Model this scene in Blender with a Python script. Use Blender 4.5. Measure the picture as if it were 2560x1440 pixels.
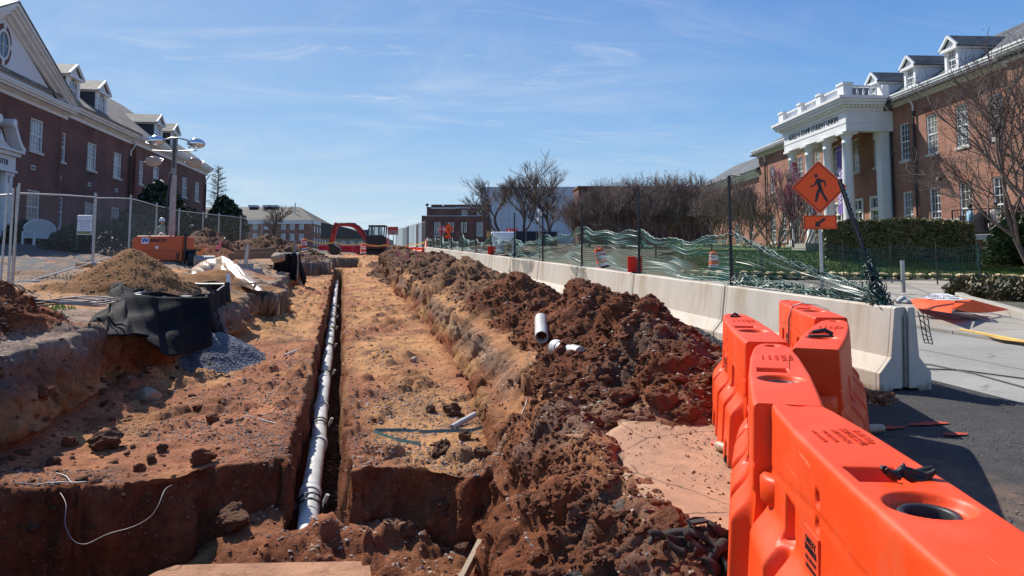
import bpy, math, random
import numpy as np
from mathutils import Vector, Matrix
random.seed(7); np.random.seed(7)
R=math.radians
scene=bpy.context.scene
for o in list(bpy.data.objects): bpy.data.objects.remove(o)
COL=scene.collection
# ------------------------------------------------------------------ camera
FPX=1920.0; CYP=504.0; PITCH=R(4.8); YAW=R(12.44); HC=1.48
cam_d=bpy.data.cameras.new('camera'); cam=bpy.data.objects.new('camera',cam_d); COL.objects.link(cam)
cam_d.sensor_width=36; cam_d.sensor_fit='HORIZONTAL'; cam_d.lens=36*FPX/2560; cam_d.shift_y=-(720-CYP)/2560
cam_d.clip_start=.05; cam_d.clip_end=4000
cam.location=(0,0,HC); cam.rotation_euler=(R(90)+PITCH,0,-YAW)
scene.camera=cam
# ------------------------------------------------------------------ light
SUN_AZ=R(-29); SUN_EL=R(45)
world=bpy.data.worlds.new('World'); scene.world=world; world.use_nodes=True
nt=world.node_tree; nt.nodes.clear()
def wn(t,**k):
    n=nt.nodes.new(t)
    for a,b in k.items(): setattr(n,a,b)
    return n
out=wn('ShaderNodeOutputWorld'); bg=wn('ShaderNodeBackground'); sky=wn('ShaderNodeTexSky')
sky.sky_type='NISHITA'; sky.sun_disc=False; sky.sun_elevation=SUN_EL; sky.sun_rotation=SUN_AZ
sky.altitude=0; sky.air_density=1.25; sky.dust_density=.6; sky.ozone_density=2.4
bg.inputs[1].default_value=.088
tc=wn('ShaderNodeTexCoord'); sep=wn('ShaderNodeSeparateXYZ'); nt.links.new(tc.outputs['Generated'],sep.inputs[0])
mx=wn('ShaderNodeMath',operation='MAXIMUM'); mx.inputs[1].default_value=.0; nt.links.new(sep.outputs[2],mx.inputs[0])
az=wn('ShaderNodeMath',operation='ADD'); az.inputs[1].default_value=.12; nt.links.new(mx.outputs[0],az.inputs[0])
dx=wn('ShaderNodeMath',operation='DIVIDE'); nt.links.new(sep.outputs[0],dx.inputs[0]); nt.links.new(az.outputs[0],dx.inputs[1])
dy=wn('ShaderNodeMath',operation='DIVIDE'); nt.links.new(sep.outputs[1],dy.inputs[0]); nt.links.new(az.outputs[0],dy.inputs[1])
cmb=wn('ShaderNodeCombineXYZ'); nt.links.new(dx.outputs[0],cmb.inputs[0]); nt.links.new(dy.outputs[0],cmb.inputs[1])
def cloud(scale,rot,stretch,lo,hi,seed,dist):
    mp=wn('ShaderNodeMapping'); mp.inputs['Rotation'].default_value=(0,0,rot); mp.inputs['Scale'].default_value=(scale,scale*stretch,1); mp.inputs['Location'].default_value=(seed,seed*.7,seed*1.3)
    nt.links.new(cmb.outputs[0],mp.inputs[0])
    nz=wn('ShaderNodeTexNoise'); nz.inputs['Scale'].default_value=1; nz.inputs['Detail'].default_value=9; nz.inputs['Roughness'].default_value=.62; nz.inputs['Distortion'].default_value=dist
    nt.links.new(mp.outputs[0],nz.inputs['Vector'])
    mr=wn('ShaderNodeMapRange'); mr.interpolation_type='SMOOTHSTEP'; mr.inputs[1].default_value=lo; mr.inputs[2].default_value=hi; nt.links.new(nz.outputs[0],mr.inputs[0]); return mr.outputs[0]
c1=cloud(.60,R(24),2.6,.47,.76,6.4,.9); c2=cloud(1.6,R(35),2.2,.49,.80,2.3,1.3); c3=cloud(.34,R(10),1.3,.38,.62,5.7,.3)
m1=wn('ShaderNodeMath',operation='MAXIMUM'); nt.links.new(c1,m1.inputs[0]); nt.links.new(c2,m1.inputs[1])
m2=wn('ShaderNodeMath',operation='MULTIPLY'); nt.links.new(m1.outputs[0],m2.inputs[0]); nt.links.new(c3,m2.inputs[1])
m3=wn('ShaderNodeMath',operation='MULTIPLY'); ef=wn('ShaderNodeMapRange'); ef.interpolation_type='SMOOTHSTEP'; ef.inputs[1].default_value=.22; ef.inputs[2].default_value=.36; ef.inputs[3].default_value=1; ef.inputs[4].default_value=.3; nt.links.new(mx.outputs[0],ef.inputs[0])
me_=wn('ShaderNodeMath',operation='MULTIPLY'); nt.links.new(m2.outputs[0],me_.inputs[0]); nt.links.new(ef.outputs[0],me_.inputs[1]); 
vl=cloud(.9,R(28),1.5,.42,.78,4.4,.8); vm=wn('ShaderNodeMath',operation='MULTIPLY'); nt.links.new(vl,vm.inputs[0]); vm.inputs[1].default_value=.34; vx=wn('ShaderNodeMath',operation='MAXIMUM'); nt.links.new(me_.outputs[0],vx.inputs[0]); nt.links.new(vm.outputs[0],vx.inputs[1]); nt.links.new(vx.outputs[0],m3.inputs[0])
cg=wn('ShaderNodeVectorMath',operation='DOT_PRODUCT'); nt.links.new(tc.outputs['Generated'],cg.inputs[0]); cg.inputs[1].default_value=(math.sin(R(-12)),math.cos(R(-12)),0)
cr=wn('ShaderNodeMapRange'); cr.interpolation_type='SMOOTHSTEP'; cr.inputs[1].default_value=.62; cr.inputs[2].default_value=.97; cr.inputs[3].default_value=.12; cr.inputs[4].default_value=1.0; nt.links.new(cg.outputs['Value'],cr.inputs[0]); nt.links.new(cr.outputs[0],m3.inputs[1])
mix=wn('ShaderNodeMix',data_type='RGBA'); nt.links.new(m3.outputs[0],mix.inputs[0]); 
gr=wn('ShaderNodeValToRGB'); e=gr.color_ramp.elements; e[0].position=0; e[0].color=(6.1,7.3,8.1,1); e[1].position=1; e[1].color=(.55,1.7,4.6,1)
for p_,c_ in ((.08,(4.0,6.0,8.0)),(.18,(1.95,4.15,7.6)),(.36,(.74,2.3,6.3)),(.6,(.5,1.7,5.2))): q_=e.new(p_); q_.color=(*c_,1)
nt.links.new(mx.outputs[0],gr.inputs[0])
dt=wn('ShaderNodeVectorMath',operation='DOT_PRODUCT'); nt.links.new(tc.outputs['Generated'],dt.inputs[0]); dt.inputs[1].default_value=(math.sin(R(-29))*.75,math.cos(R(-29))*.75,.66)
dm=wn('ShaderNodeMapRange'); dm.interpolation_type='SMOOTHSTEP'; dm.inputs[1].default_value=.45; dm.inputs[2].default_value=1.0; dm.inputs[4].default_value=.34; nt.links.new(dt.outputs['Value'],dm.inputs[0])
gl=wn('ShaderNodeMix',data_type='RGBA'); nt.links.new(dm.outputs[0],gl.inputs[0]); nt.links.new(gr.outputs[0],gl.inputs[6]); gl.inputs[7].default_value=(5.2,6.8,8.2,1)
mg=wn('ShaderNodeMix',data_type='RGBA'); mg.inputs[0].default_value=.88
nt.links.new(sky.outputs[0],mg.inputs[6]); nt.links.new(gl.outputs[2],mg.inputs[7]); nt.links.new(mg.outputs[2],mix.inputs[6]); mix.inputs[7].default_value=(7.6,7.9,8.3,1)
nt.links.new(mix.outputs[2],bg.inputs[0]); nt.links.new(bg.outputs[0],out.inputs[0])
sd=bpy.data.lights.new('sun','SUN'); sd.energy=5.0; sd.angle=R(.55); sd.color=(1,.955,.88)
sun=bpy.data.objects.new('sun',sd); COL.objects.link(sun)
sv=Vector((math.sin(SUN_AZ)*math.cos(SUN_EL),math.cos(SUN_AZ)*math.cos(SUN_EL),math.sin(SUN_EL)))
sun.rotation_euler=sv.to_track_quat('Z','Y').to_euler(); sun.location=(0,0,60)
scene.view_settings.view_transform='Standard'; scene.view_settings.look='None'; scene.view_settings.gamma=1
scene.view_settings.use_curve_mapping=False; scene.view_settings.exposure=0.32
# ------------------------------------------------------------------ measuring helpers (photo pixel -> place in the world)
def ray(px,py):
    cx=px-1280; cy=CYP-py
    h=FPX*math.cos(PITCH)-cy*math.sin(PITCH); u=FPX*math.sin(PITCH)+cy*math.cos(PITCH)
    return (cx/h*math.cos(YAW)+math.sin(YAW), -cx/h*math.sin(YAW)+math.cos(YAW), u/h)
def W(px,py,Z): a=ray(px,py); return Vector((a[0]*Z,a[1]*Z,HC+a[2]*Z))
def G(px,py,z0=0.,s=.039): a=ray(px,py); Z=(z0-HC)/(a[2]-s*a[1]); return W(px,py,Z)
def FP(px,py,P,az,off=0.,side=1):
    """facade coordinates (s along, z) of a pixel on the vertical plane through P with azimuth az"""
    u=(math.sin(az),math.cos(az)); n=(-u[1]*side,u[0]*side)
    Q=(P[0]+n[0]*off,P[1]+n[1]*off); a=ray(px,py)
    det=a[0]*(-u[1])+u[0]*a[1]; Z=(Q[0]*(-u[1])+u[0]*Q[1])/det
    return (a[0]*Z-Q[0])*u[0]+(a[1]*Z-Q[1])*u[1], HC+a[2]*Z
# ------------------------------------------------------------------ mesh building
class MB:
    def __init__(s): s.v=[]; s.f=[]; s.m=[]; s.sm=[]
    def add(s,vs,fs,m=0,sm=False):
        k=len(s.v); s.v.extend([tuple(v) for v in vs])
        for f in fs: s.f.append(tuple(i+k for i in f)); s.m.append(m); s.sm.append(sm)
    def box(s,x0,x1,y0,y1,z0,z1,m=0):
        s.add([(x0,y0,z0),(x1,y0,z0),(x1,y1,z0),(x0,y1,z0),(x0,y0,z1),(x1,y0,z1),(x1,y1,z1),(x0,y1,z1)],
              [(0,3,2,1),(4,5,6,7),(0,1,5,4),(1,2,6,5),(2,3,7,6),(3,0,4,7)],m)
    def beam(s,p,q,w,h,m=0,up=(0,0,1)):
        p=Vector(p); q=Vector(q); d=(q-p).normalized(); up=Vector(up)
        if abs(d.dot(up))>.98: up=Vector((0,1,0))
        a=d.cross(up).normalized(); b=a.cross(d).normalized(); vs=[]
        for c in (p,q):
            for i,j in ((-1,-1),(1,-1),(1,1),(-1,1)): vs.append(c+a*(w/2*i)+b*(h/2*j))
        s.add(vs,[(0,1,2,3),(7,6,5,4),(0,4,5,1),(1,5,6,2),(2,6,7,3),(3,7,4,0)],m)
    def tube(s,pts,r,n=8,m=0,caps=True,sm=True):
        pts=[Vector(p) for p in pts]; N=len(pts)
        if not hasattr(r,'__len__'): r=[r]*N
        t0=(pts[1]-pts[0]).normalized(); a=t0.orthogonal().normalized(); vs=[]
        for i in range(N):
            t=((pts[min(i+1,N-1)]-pts[max(i-1,0)])); t=t.normalized() if t.length>1e-9 else t0
            a=(a-t*a.dot(t)); a=a.normalized() if a.length>1e-6 else t.orthogonal().normalized(); b=t.cross(a)
            for k in range(n):
                th=2*math.pi*k/n; vs.append(pts[i]+(a*math.cos(th)+b*math.sin(th))*r[i])
        fs=[(i*n+k,i*n+(k+1)%n,(i+1)*n+(k+1)%n,(i+1)*n+k) for i in range(N-1) for k in range(n)]
        s.add(vs,fs,m,sm)
        if caps:
            s.add(vs[:n],[tuple(range(n))[::-1]],m); s.add(vs[-n:],[tuple(range(n))],m)
    def lathe(s,prof,n=20,c=(0,0,0),m=0,sm=True,ang=2*math.pi):
        vs=[]; N=len(prof)
        for r_,z in prof:
            for k in range(n): th=ang*k/n; vs.append((c[0]+r_*math.cos(th),c[1]+r_*math.sin(th),c[2]+z))
        s.add(vs,[(i*n+k,i*n+(k+1)%n,(i+1)*n+(k+1)%n,(i+1)*n+k) for i in range(N-1) for k in range(n)],m,sm)
    def poly(s,pts,m=0): s.add(pts,[tuple(range(len(pts)))],m)
    def prism(s,pts,vec,m=0):
        n=len(pts); vec=Vector(vec); q=[Vector(p) for p in pts]; s.add(q+[p+vec for p in q],
            [tuple(range(n))[::-1],tuple(range(n,2*n))]+[(i,(i+1)%n,n+(i+1)%n,n+i) for i in range(n)],m)
    def build(s,name,mats,parent=None,bevel=0,fix=False,auto=False):
        me=bpy.data.meshes.new(name); me.from_pydata(s.v,[],s.f)
        if not isinstance(mats,(list,tuple)): mats=[mats]
        for x in mats: me.materials.append(x)
        if len(s.f):
            me.polygons.foreach_set('material_index',np.array(s.m,dtype=np.int32)); me.polygons.foreach_set('use_smooth',np.array(s.sm,dtype=bool))
        me.update()
        if fix:
            import bmesh
            b=bmesh.new(); b.from_mesh(me); bmesh.ops.recalc_face_normals(b,faces=b.faces); b.to_mesh(me); b.free()
        o=bpy.data.objects.new(name,me); COL.objects.link(o)
        if parent: o.parent=parent
        if bevel:
            bm=o.modifiers.new('bevel','BEVEL'); bm.width=bevel; bm.segments=2; bm.limit_method='ANGLE'; bm.angle_limit=R(40)
        return o
def grid_mesh(name,P,mats,parent=None,cols=None,smooth=True,closeu=False):
    """P: (nr,nc,3) array"""
    nr,nc=P.shape[:2]; me=bpy.data.meshes.new(name)
    idx=np.arange(nr*nc).reshape(nr,nc)
    if closeu: idx=np.concatenate([idx,idx[:,:1]],1)
    q=np.stack([idx[:-1,:-1],idx[:-1,1:],idx[1:,1:],idx[1:,:-1]],-1).reshape(-1,4)
    me.vertices.add(nr*nc); me.vertices.foreach_set('co',P.reshape(-1).astype(np.float32))
    me.loops.add(q.size); me.loops.foreach_set('vertex_index',q.reshape(-1).astype(np.int32))
    me.polygons.add(len(q)); me.polygons.foreach_set('loop_start',np.arange(0,q.size,4,dtype=np.int32))
    me.polygons.foreach_set('use_smooth',np.full(len(q),smooth))
    for x in (mats if isinstance(mats,(list,tuple)) else [mats]): me.materials.append(x)
    me.update(calc_edges=True)
    if cols is not None:
        a=me.color_attributes.new('Col','FLOAT_COLOR','POINT'); c=np.ones((nr*nc,4),np.float32); c[:,:3]=cols.reshape(-1,3); a.data.foreach_set('color',c.reshape(-1))
    o=bpy.data.objects.new(name,me); COL.objects.link(o)
    if parent: o.parent=parent
    return o
def tri_mesh(name,V,F,mats,parent=None,smooth=False,cols=None):
    me=bpy.data.meshes.new(name); me.vertices.add(len(V)); me.vertices.foreach_set('co',np.asarray(V,np.float32).reshape(-1))
    F=np.asarray(F,np.int32); k=F.shape[1]
    me.loops.add(F.size); me.loops.foreach_set('vertex_index',F.reshape(-1)); me.polygons.add(len(F))
    me.polygons.foreach_set('loop_start',np.arange(0,F.size,k,dtype=np.int32)); me.polygons.foreach_set('use_smooth',np.full(len(F),smooth))
    for x in (mats if isinstance(mats,(list,tuple)) else [mats]): me.materials.append(x)
    me.update(calc_edges=True)
    if cols is not None:
        a=me.color_attributes.new('Col','FLOAT_COLOR','POINT'); c=np.ones((len(V),4),np.float32); c[:,:3]=cols; a.data.foreach_set('color',c.reshape(-1))
    o=bpy.data.objects.new(name,me); COL.objects.link(o)
    if parent: o.parent=parent
    return o
def tag(o,label=None,cat=None,group=None,kind=None):
    if label: o['label']=label
    if cat: o['category']=cat
    if group: o['group']=group
    if kind: o['kind']=kind
    return o
def thing(name,label,cat,loc=(0,0,0),rz=0,group=None):
    o=bpy.data.objects.new(name,None); COL.objects.link(o); o.empty_display_size=.1
    o.location=loc; o.rotation_euler=(0,0,rz); return tag(o,label,cat,group)
def copy_tree(o,parent=None):
    c=o.copy(); COL.objects.link(c)
    if parent: c.parent=parent
    for ch in KIDS(o): copy_tree(ch,c)
    return c
def KIDS(o): return [x for x in COL.objects if x.parent is o]
def dup(o,loc,rz,label,scale=None):
    c=copy_tree(o); c.location=loc; c.rotation_euler=(o.rotation_euler[0],o.rotation_euler[1],rz); c['label']=label
    if scale: c.scale=scale if hasattr(scale,'__len__') else (scale,)*3
    return c
# ------------------------------------------------------------------ lettering
_tc={}
def text(body,size,parent,loc,rot,m,name='lettering',depth=.004,align='CENTER',sx=1.,bold=0.):
    cu=bpy.data.curves.new('t','FONT'); cu.body=body; cu.size=size; cu.extrude=depth; cu.align_x=align; cu.align_y='CENTER'; cu.resolution_u=2; cu.offset=bold
    ob=bpy.data.objects.new('t',cu); me=bpy.data.meshes.new_from_object(ob); bpy.data.objects.remove(ob)
    me.materials.clear(); me.materials.append(m); me.name=name
    o=bpy.data.objects.new(name,me); COL.objects.link(o); o.parent=parent; o.location=loc; o.rotation_euler=rot; o.scale=(sx,1,1); return o
# ------------------------------------------------------------------ array noise
def _h(ix,iy,iz,seed):
    h=(ix.astype(np.int64)*374761393+iy.astype(np.int64)*668265263+iz.astype(np.int64)*2147483647+seed*69069)&0xffffffff
    h=((h^(h>>13))*1274126177)&0xffffffff; h^=h>>16; h=(h*2246822519)&0xffffffff
    return (h^(h>>15))/4294967296.
def vn2(x,y,seed=0):
    x=np.asarray(x,float); y=np.asarray(y,float)
    ix=np.floor(x); iy=np.floor(y); fx=x-ix; fy=y-iy; fx=fx*fx*(3-2*fx); fy=fy*fy*(3-2*fy); z=np.zeros_like(ix)
    a=_h(ix,iy,z,seed); b=_h(ix+1,iy,z,seed); c=_h(ix,iy+1,z,seed); d=_h(ix+1,iy+1,z,seed)
    return (a*(1-fx)+b*fx)*(1-fy)+(c*(1-fx)+d*fx)*fy
def fbm(x,y,o=4,seed=0,g=.5):
    s=0;a=1;t=0
    for i in range(o): s=s+a*(vn2(x*2**i,y*2**i,seed+i)*2-1); t+=a; a*=g
    return s/t
def vn3(x,y,z,seed=0):
    ix=np.floor(x); iy=np.floor(y); iz=np.floor(z); fx=x-ix; fy=y-iy; fz=z-iz
    fx=fx*fx*(3-2*fx); fy=fy*fy*(3-2*fy); fz=fz*fz*(3-2*fz); r=0
    for k,wz in ((0,1-fz),(1,fz)):
        for j,wy in ((0,1-fy),(1,fy)):
            for i,wx in ((0,1-fx),(1,fx)): r=r+_h(ix+i,iy+j,iz+k,seed)*wx*wy*wz
    return r
def fbm3(x,y,z,o=4,seed=0,g=.5):
    s=0;a=1;t=0
    for i in range(o): s=s+a*(vn3(x*2**i,y*2**i,z*2**i,seed+i)*2-1); t+=a; a*=g
    return s/t
def clod(x,y,sc,seed,p=.6):
    """rounded lumps on a jittered lattice, 0..1"""
    X=x/sc; Y=y/sc; ix=np.floor(X); iy=np.floor(Y); best=np.zeros_like(X); z=np.zeros_like(ix)
    for j in (-1,0,1):
        for i in (-1,0,1):
            cx=ix+i; cy=iy+j; a=_h(cx,cy,z,seed); b=_h(cx,cy,z+1,seed); c=_h(cx,cy,z+2,seed)
            d2=((cx+.2+.6*a-X)**2+(cy+.2+.6*b-Y)**2)/(.25+.5*c)**2
            best=np.maximum(best,np.where(c<p,0,1)*np.sqrt(np.maximum(0,1-d2))*(.4+.6*c))
    return best
def ss(a,b,x): t=np.clip((x-a)/(b-a),0,1); return t*t*(3-2*t)
# ------------------------------------------------------------------ materials
def nodes(name):
    m=bpy.data.materials.new(name); m.use_nodes=True; n=m.node_tree; b=n.nodes['Principled BSDF']; return m,n,b
def N(n,t,**k):
    x=n.nodes.new(t)
    for a,b in k.items(): setattr(x,a,b)
    return x
def mat(name,col,rough=.6,metal=0.,var=.15,vs=6.,bump=.0,bs=40.,col2=None,dirt=None,dirt_amt=.4,dirt_s=2.,spec=.5,stretch=(1,1,1),sub=0.,trans=0.,bd=.01,alpha=1.,mud=None,scuff=None):
    m,n,b=nodes(name); L=n.links.new
    tc=N(n,'ShaderNodeTexCoord'); mp=N(n,'ShaderNodeMapping'); mp.inputs['Scale'].default_value=stretch; L(tc.outputs['Object'],mp.inputs[0])
    nz=N(n,'ShaderNodeTexNoise'); nz.inputs['Scale'].default_value=vs; nz.inputs['Detail'].default_value=6; nz.inputs['Roughness'].default_value=.6; L(mp.outputs[0],nz.inputs['Vector'])
    mr=N(n,'ShaderNodeMapRange'); mr.inputs[1].default_value=.3; mr.inputs[2].default_value=.7; L(nz.outputs[0],mr.inputs[0])
    mx=N(n,'ShaderNodeMix',data_type='RGBA'); L(mr.outputs[0],mx.inputs[0])
    c2=col2 or tuple(min(1,c*(1+var)) for c in col); c1=col if col2 else tuple(c*(1-var) for c in col)
    mx.inputs[6].default_value=(*c1,1); mx.inputs[7].default_value=(*c2,1); o=mx.outputs[2]
    if dirt:
        nd=N(n,'ShaderNodeTexNoise'); nd.inputs['Scale'].default_value=dirt_s; nd.inputs['Detail'].default_value=8; nd.inputs['Roughness'].default_value=.7; L(mp.outputs[0],nd.inputs['Vector'])
        md=N(n,'ShaderNodeMapRange'); md.inputs[1].default_value=.48; md.inputs[2].default_value=.72; md.inputs[4].default_value=dirt_amt; L(nd.outputs[0],md.inputs[0])
        m2=N(n,'ShaderNodeMix',data_type='RGBA'); L(md.outputs[0],m2.inputs[0]); L(o,m2.inputs[6]); m2.inputs[7].default_value=(*dirt,1); o=m2.outputs[2]
    if scuff:                                                 # fine drag scratches and small splashes
        for st_,sc_,th_,am_,cc_ in (((34,1.6,26),1.,.655,.75,scuff[0]),((9,34,30),1.,.69,.5,scuff[0]),((17,17,17),1.,.68,.75,scuff[1])):
            mq=N(n,'ShaderNodeMapping'); mq.inputs['Scale'].default_value=st_; L(tc.outputs['Object'],mq.inputs[0]); nq=N(n,'ShaderNodeTexNoise'); nq.inputs['Scale'].default_value=sc_; nq.inputs['Detail'].default_value=5; nq.inputs['Roughness'].default_value=.65; L(mq.outputs[0],nq.inputs['Vector'])
            rq=N(n,'ShaderNodeMapRange'); rq.inputs[1].default_value=th_; rq.inputs[2].default_value=th_+.045; rq.inputs[4].default_value=am_; L(nq.outputs[0],rq.inputs[0]); m5=N(n,'ShaderNodeMix',data_type='RGBA'); L(rq.outputs[0],m5.inputs[0]); L(o,m5.inputs[6]); m5.inputs[7].default_value=(*cc_,1); o=m5.outputs[2]
    if mud:                                                   # splashed dirt low on the thing: (colour, height)
        sp=N(n,'ShaderNodeSeparateXYZ'); L(tc.outputs['Object'],sp.inputs[0]); nm=N(n,'ShaderNodeTexNoise'); nm.inputs['Scale'].default_value=7; nm.inputs['Detail'].default_value=9; nm.inputs['Roughness'].default_value=.75; L(tc.outputs['Object'],nm.inputs['Vector'])
        ma=N(n,'ShaderNodeMath',operation='MULTIPLY_ADD'); L(nm.outputs[0],ma.inputs[0]); ma.inputs[1].default_value=-mud[1]*2.4; L(sp.outputs[2],ma.inputs[2])
        mm=N(n,'ShaderNodeMapRange'); mm.inputs[1].default_value=-mud[1]*1.25; mm.inputs[2].default_value=-mud[1]*.75; mm.inputs[3].default_value=.85; mm.inputs[4].default_value=0; L(ma.outputs[0],mm.inputs[0])
        m4=N(n,'ShaderNodeMix',data_type='RGBA'); L(mm.outputs[0],m4.inputs[0]); L(o,m4.inputs[6]); m4.inputs[7].default_value=(*mud[0],1); o=m4.outputs[2]
    L(o,b.inputs['Base Color']); b.inputs['Roughness'].default_value=rough; b.inputs['Metallic'].default_value=metal; b.inputs['Specular IOR Level'].default_value=spec
    if sub: b.inputs['Subsurface Weight'].default_value=sub; b.inputs['Subsurface Radius'].default_value=(.3,.1,.05)
    if trans: b.inputs['Transmission Weight'].default_value=trans
    if alpha<1: b.inputs['Alpha'].default_value=alpha
    if bump:
        nb=N(n,'ShaderNodeTexNoise'); nb.inputs['Scale'].default_value=bs; nb.inputs['Detail'].default_value=8; nb.inputs['Roughness'].default_value=.65; L(mp.outputs[0],nb.inputs['Vector'])
        bu=N(n,'ShaderNodeBump'); bu.inputs['Strength'].default_value=bump; bu.inputs['Distance'].default_value=bd; L(nb.outputs[0],bu.inputs['Height']); L(bu.outputs[0],b.inputs['Normal'])
    return m
def brick_mat(name,c1,c2,mortar,bw=.2,bh=.067,rough=.85,mix=.12,ms=.012,big=None):
    m,n,b=nodes(name); L=n.links.new
    tc=N(n,'ShaderNodeTexCoord'); sp=N(n,'ShaderNodeSeparateXYZ'); L(tc.outputs['Object'],sp.inputs[0])
    ad=N(n,'ShaderNodeMath',operation='ADD'); L(sp.outputs[0],ad.inputs[0]); L(sp.outputs[1],ad.inputs[1])
    cb=N(n,'ShaderNodeCombineXYZ'); L(ad.outputs[0],cb.inputs[0]); L(sp.outputs[2],cb.inputs[1])
    br=N(n,'ShaderNodeTexBrick'); L(cb.outputs[0],br.inputs['Vector']); br.inputs['Scale'].default_value=1; br.inputs['Brick Width'].default_value=bw; br.inputs['Row Height'].default_value=bh
    br.inputs['Mortar Size'].default_value=ms; br.inputs['Mortar Smooth'].default_value=.2; br.inputs['Color1'].default_value=(*c1,1); br.inputs['Color2'].default_value=(*c2,1); br.inputs['Mortar'].default_value=(*mortar,1); br.inputs['Bias'].default_value=-.1
    nz=N(n,'ShaderNodeTexNoise'); nz.inputs['Scale'].default_value=.6; nz.inputs['Detail'].default_value=8; L(tc.outputs['Object'],nz.inputs['Vector'])
    mr=N(n,'ShaderNodeMapRange'); mr.inputs[1].default_value=.3; mr.inputs[2].default_value=.7; mr.inputs[3].default_value=.68; mr.inputs[4].default_value=1.28; L(nz.outputs[0],mr.inputs[0])
    vm=N(n,'ShaderNodeVectorMath',operation='SCALE'); L(br.outputs['Color'],vm.inputs[0]); L(mr.outputs[0],vm.inputs['Scale']); L(vm.outputs[0],b.inputs['Base Color'])
    bu=N(n,'ShaderNodeBump'); bu.inputs['Strength'].default_value=.5; bu.inputs['Distance'].default_value=.01; bu.invert=True; L(br.outputs['Fac'],bu.inputs['Height']); L(bu.outputs[0],b.inputs['Normal'])
    b.inputs['Roughness'].default_value=rough; b.inputs['Specular IOR Level'].default_value=.25
    return m
def glass_mat(name,tint,rough=.04):
    m,n,b=nodes(name); L=n.links.new
    tc=N(n,'ShaderNodeTexCoord'); nz=N(n,'ShaderNodeTexNoise'); nz.inputs['Scale'].default_value=.9; L(tc.outputs['Object'],nz.inputs['Vector'])
    mr=N(n,'ShaderNodeMapRange'); mr.inputs[1].default_value=.4; mr.inputs[2].default_value=.65; L(nz.outputs[0],mr.inputs[0])
    mx=N(n,'ShaderNodeMix',data_type='RGBA'); L(mr.outputs[0],mx.inputs[0]); mx.inputs[6].default_value=(*tint,1); mx.inputs[7].default_value=(*[c*2.6+.01 for c in tint],1); L(mx.outputs[2],b.inputs['Base Color'])
    b.inputs['Roughness'].default_value=rough; b.inputs['Specular IOR Level'].default_value=1.0; b.inputs['IOR'].default_value=1.6
    nb=N(n,'ShaderNodeTexNoise'); nb.inputs['Scale'].default_value=3; L(tc.outputs['Object'],nb.inputs['Vector']); bu=N(n,'ShaderNodeBump'); bu.inputs['Strength'].default_value=.15; bu.inputs['Distance'].default_value=.01
    L(nb.outputs[0],bu.inputs['Height']); L(bu.outputs[0],b.inputs['Normal'])
    return m
def soil_mat():
    m,n,b=nodes('soil'); L=n.links.new
    at=N(n,'ShaderNodeVertexColor'); at.layer_name='Col'; tc=N(n,'ShaderNodeTexCoord')
    def nz(s,d=8,r=.62):
        x=N(n,'ShaderNodeTexNoise'); x.inputs['Scale'].default_value=s; x.inputs['Detail'].default_value=d; x.inputs['Roughness'].default_value=r; L(tc.outputs['Object'],x.inputs['Vector']); return x.outputs[0]
    def mr(o,a,c,d,e):
        x=N(n,'ShaderNodeMapRange'); x.inputs[1].default_value=a; x.inputs[2].default_value=c; x.inputs[3].default_value=d; x.inputs[4].default_value=e; L(o,x.inputs[0]); return x.outputs[0]
    v1=mr(nz(1.3),.3,.7,.62,1.35); v2=mr(nz(16),.3,.7,.7,1.3)
    mu=N(n,'ShaderNodeMath',operation='MULTIPLY'); L(v1,mu.inputs[0]); L(v2,mu.inputs[1])
    sc=N(n,'ShaderNodeVectorMath',operation='SCALE'); L(at.outputs[0],sc.inputs[0]); L(mu.outputs[0],sc.inputs['Scale'])
    vo=N(n,'ShaderNodeTexVoronoi'); vo.inputs['Scale'].default_value=34; vo.inputs['Randomness'].default_value=1; L(tc.outputs['Object'],vo.inputs['Vector'])
    sep=N(n,'ShaderNodeSeparateColor'); L(vo.outputs['Color'],sep.inputs[0])
    st=mr(sep.outputs[0],.93,.95,0,.5); dd=mr(vo.outputs['Distance'],.012,.02,1,0)
    vd=mr(vo.outputs['Distance'],.25,.45,1,0); s2=N(n,'ShaderNodeMath',operation='MULTIPLY'); L(st,s2.inputs[0]); L(vd,s2.inputs[1])
    mx=N(n,'ShaderNodeMix',data_type='RGBA'); L(s2.outputs[0],mx.inputs[0]); L(sc.outputs[0],mx.inputs[6]); mx.inputs[7].default_value=(.42,.33,.26,1)
    L(mx.outputs[2],b.inputs['Base Color']); b.inputs['Roughness'].default_value=.95; b.inputs['Specular IOR Level'].default_value=.15
    h1=mr(nz(22,10,.7),0,1,0,.05); h2=mr(nz(90,6,.7),0,1,0,.012); ad=N(n,'ShaderNodeMath',operation='ADD'); L(h1,ad.inputs[0]); L(h2,ad.inputs[1])
    a2=N(n,'ShaderNodeMath',operation='MULTIPLY_ADD'); L(s2.outputs[0],a2.inputs[0]); a2.inputs[1].default_value=.02; L(ad.outputs[0],a2.inputs[2])
    bu=N(n,'ShaderNodeBump'); bu.inputs['Strength'].default_value=.9; bu.inputs['Distance'].default_value=1; L(a2.outputs[0],bu.inputs['Height']); L(bu.outputs[0],b.inputs['Normal'])
    return m
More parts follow.
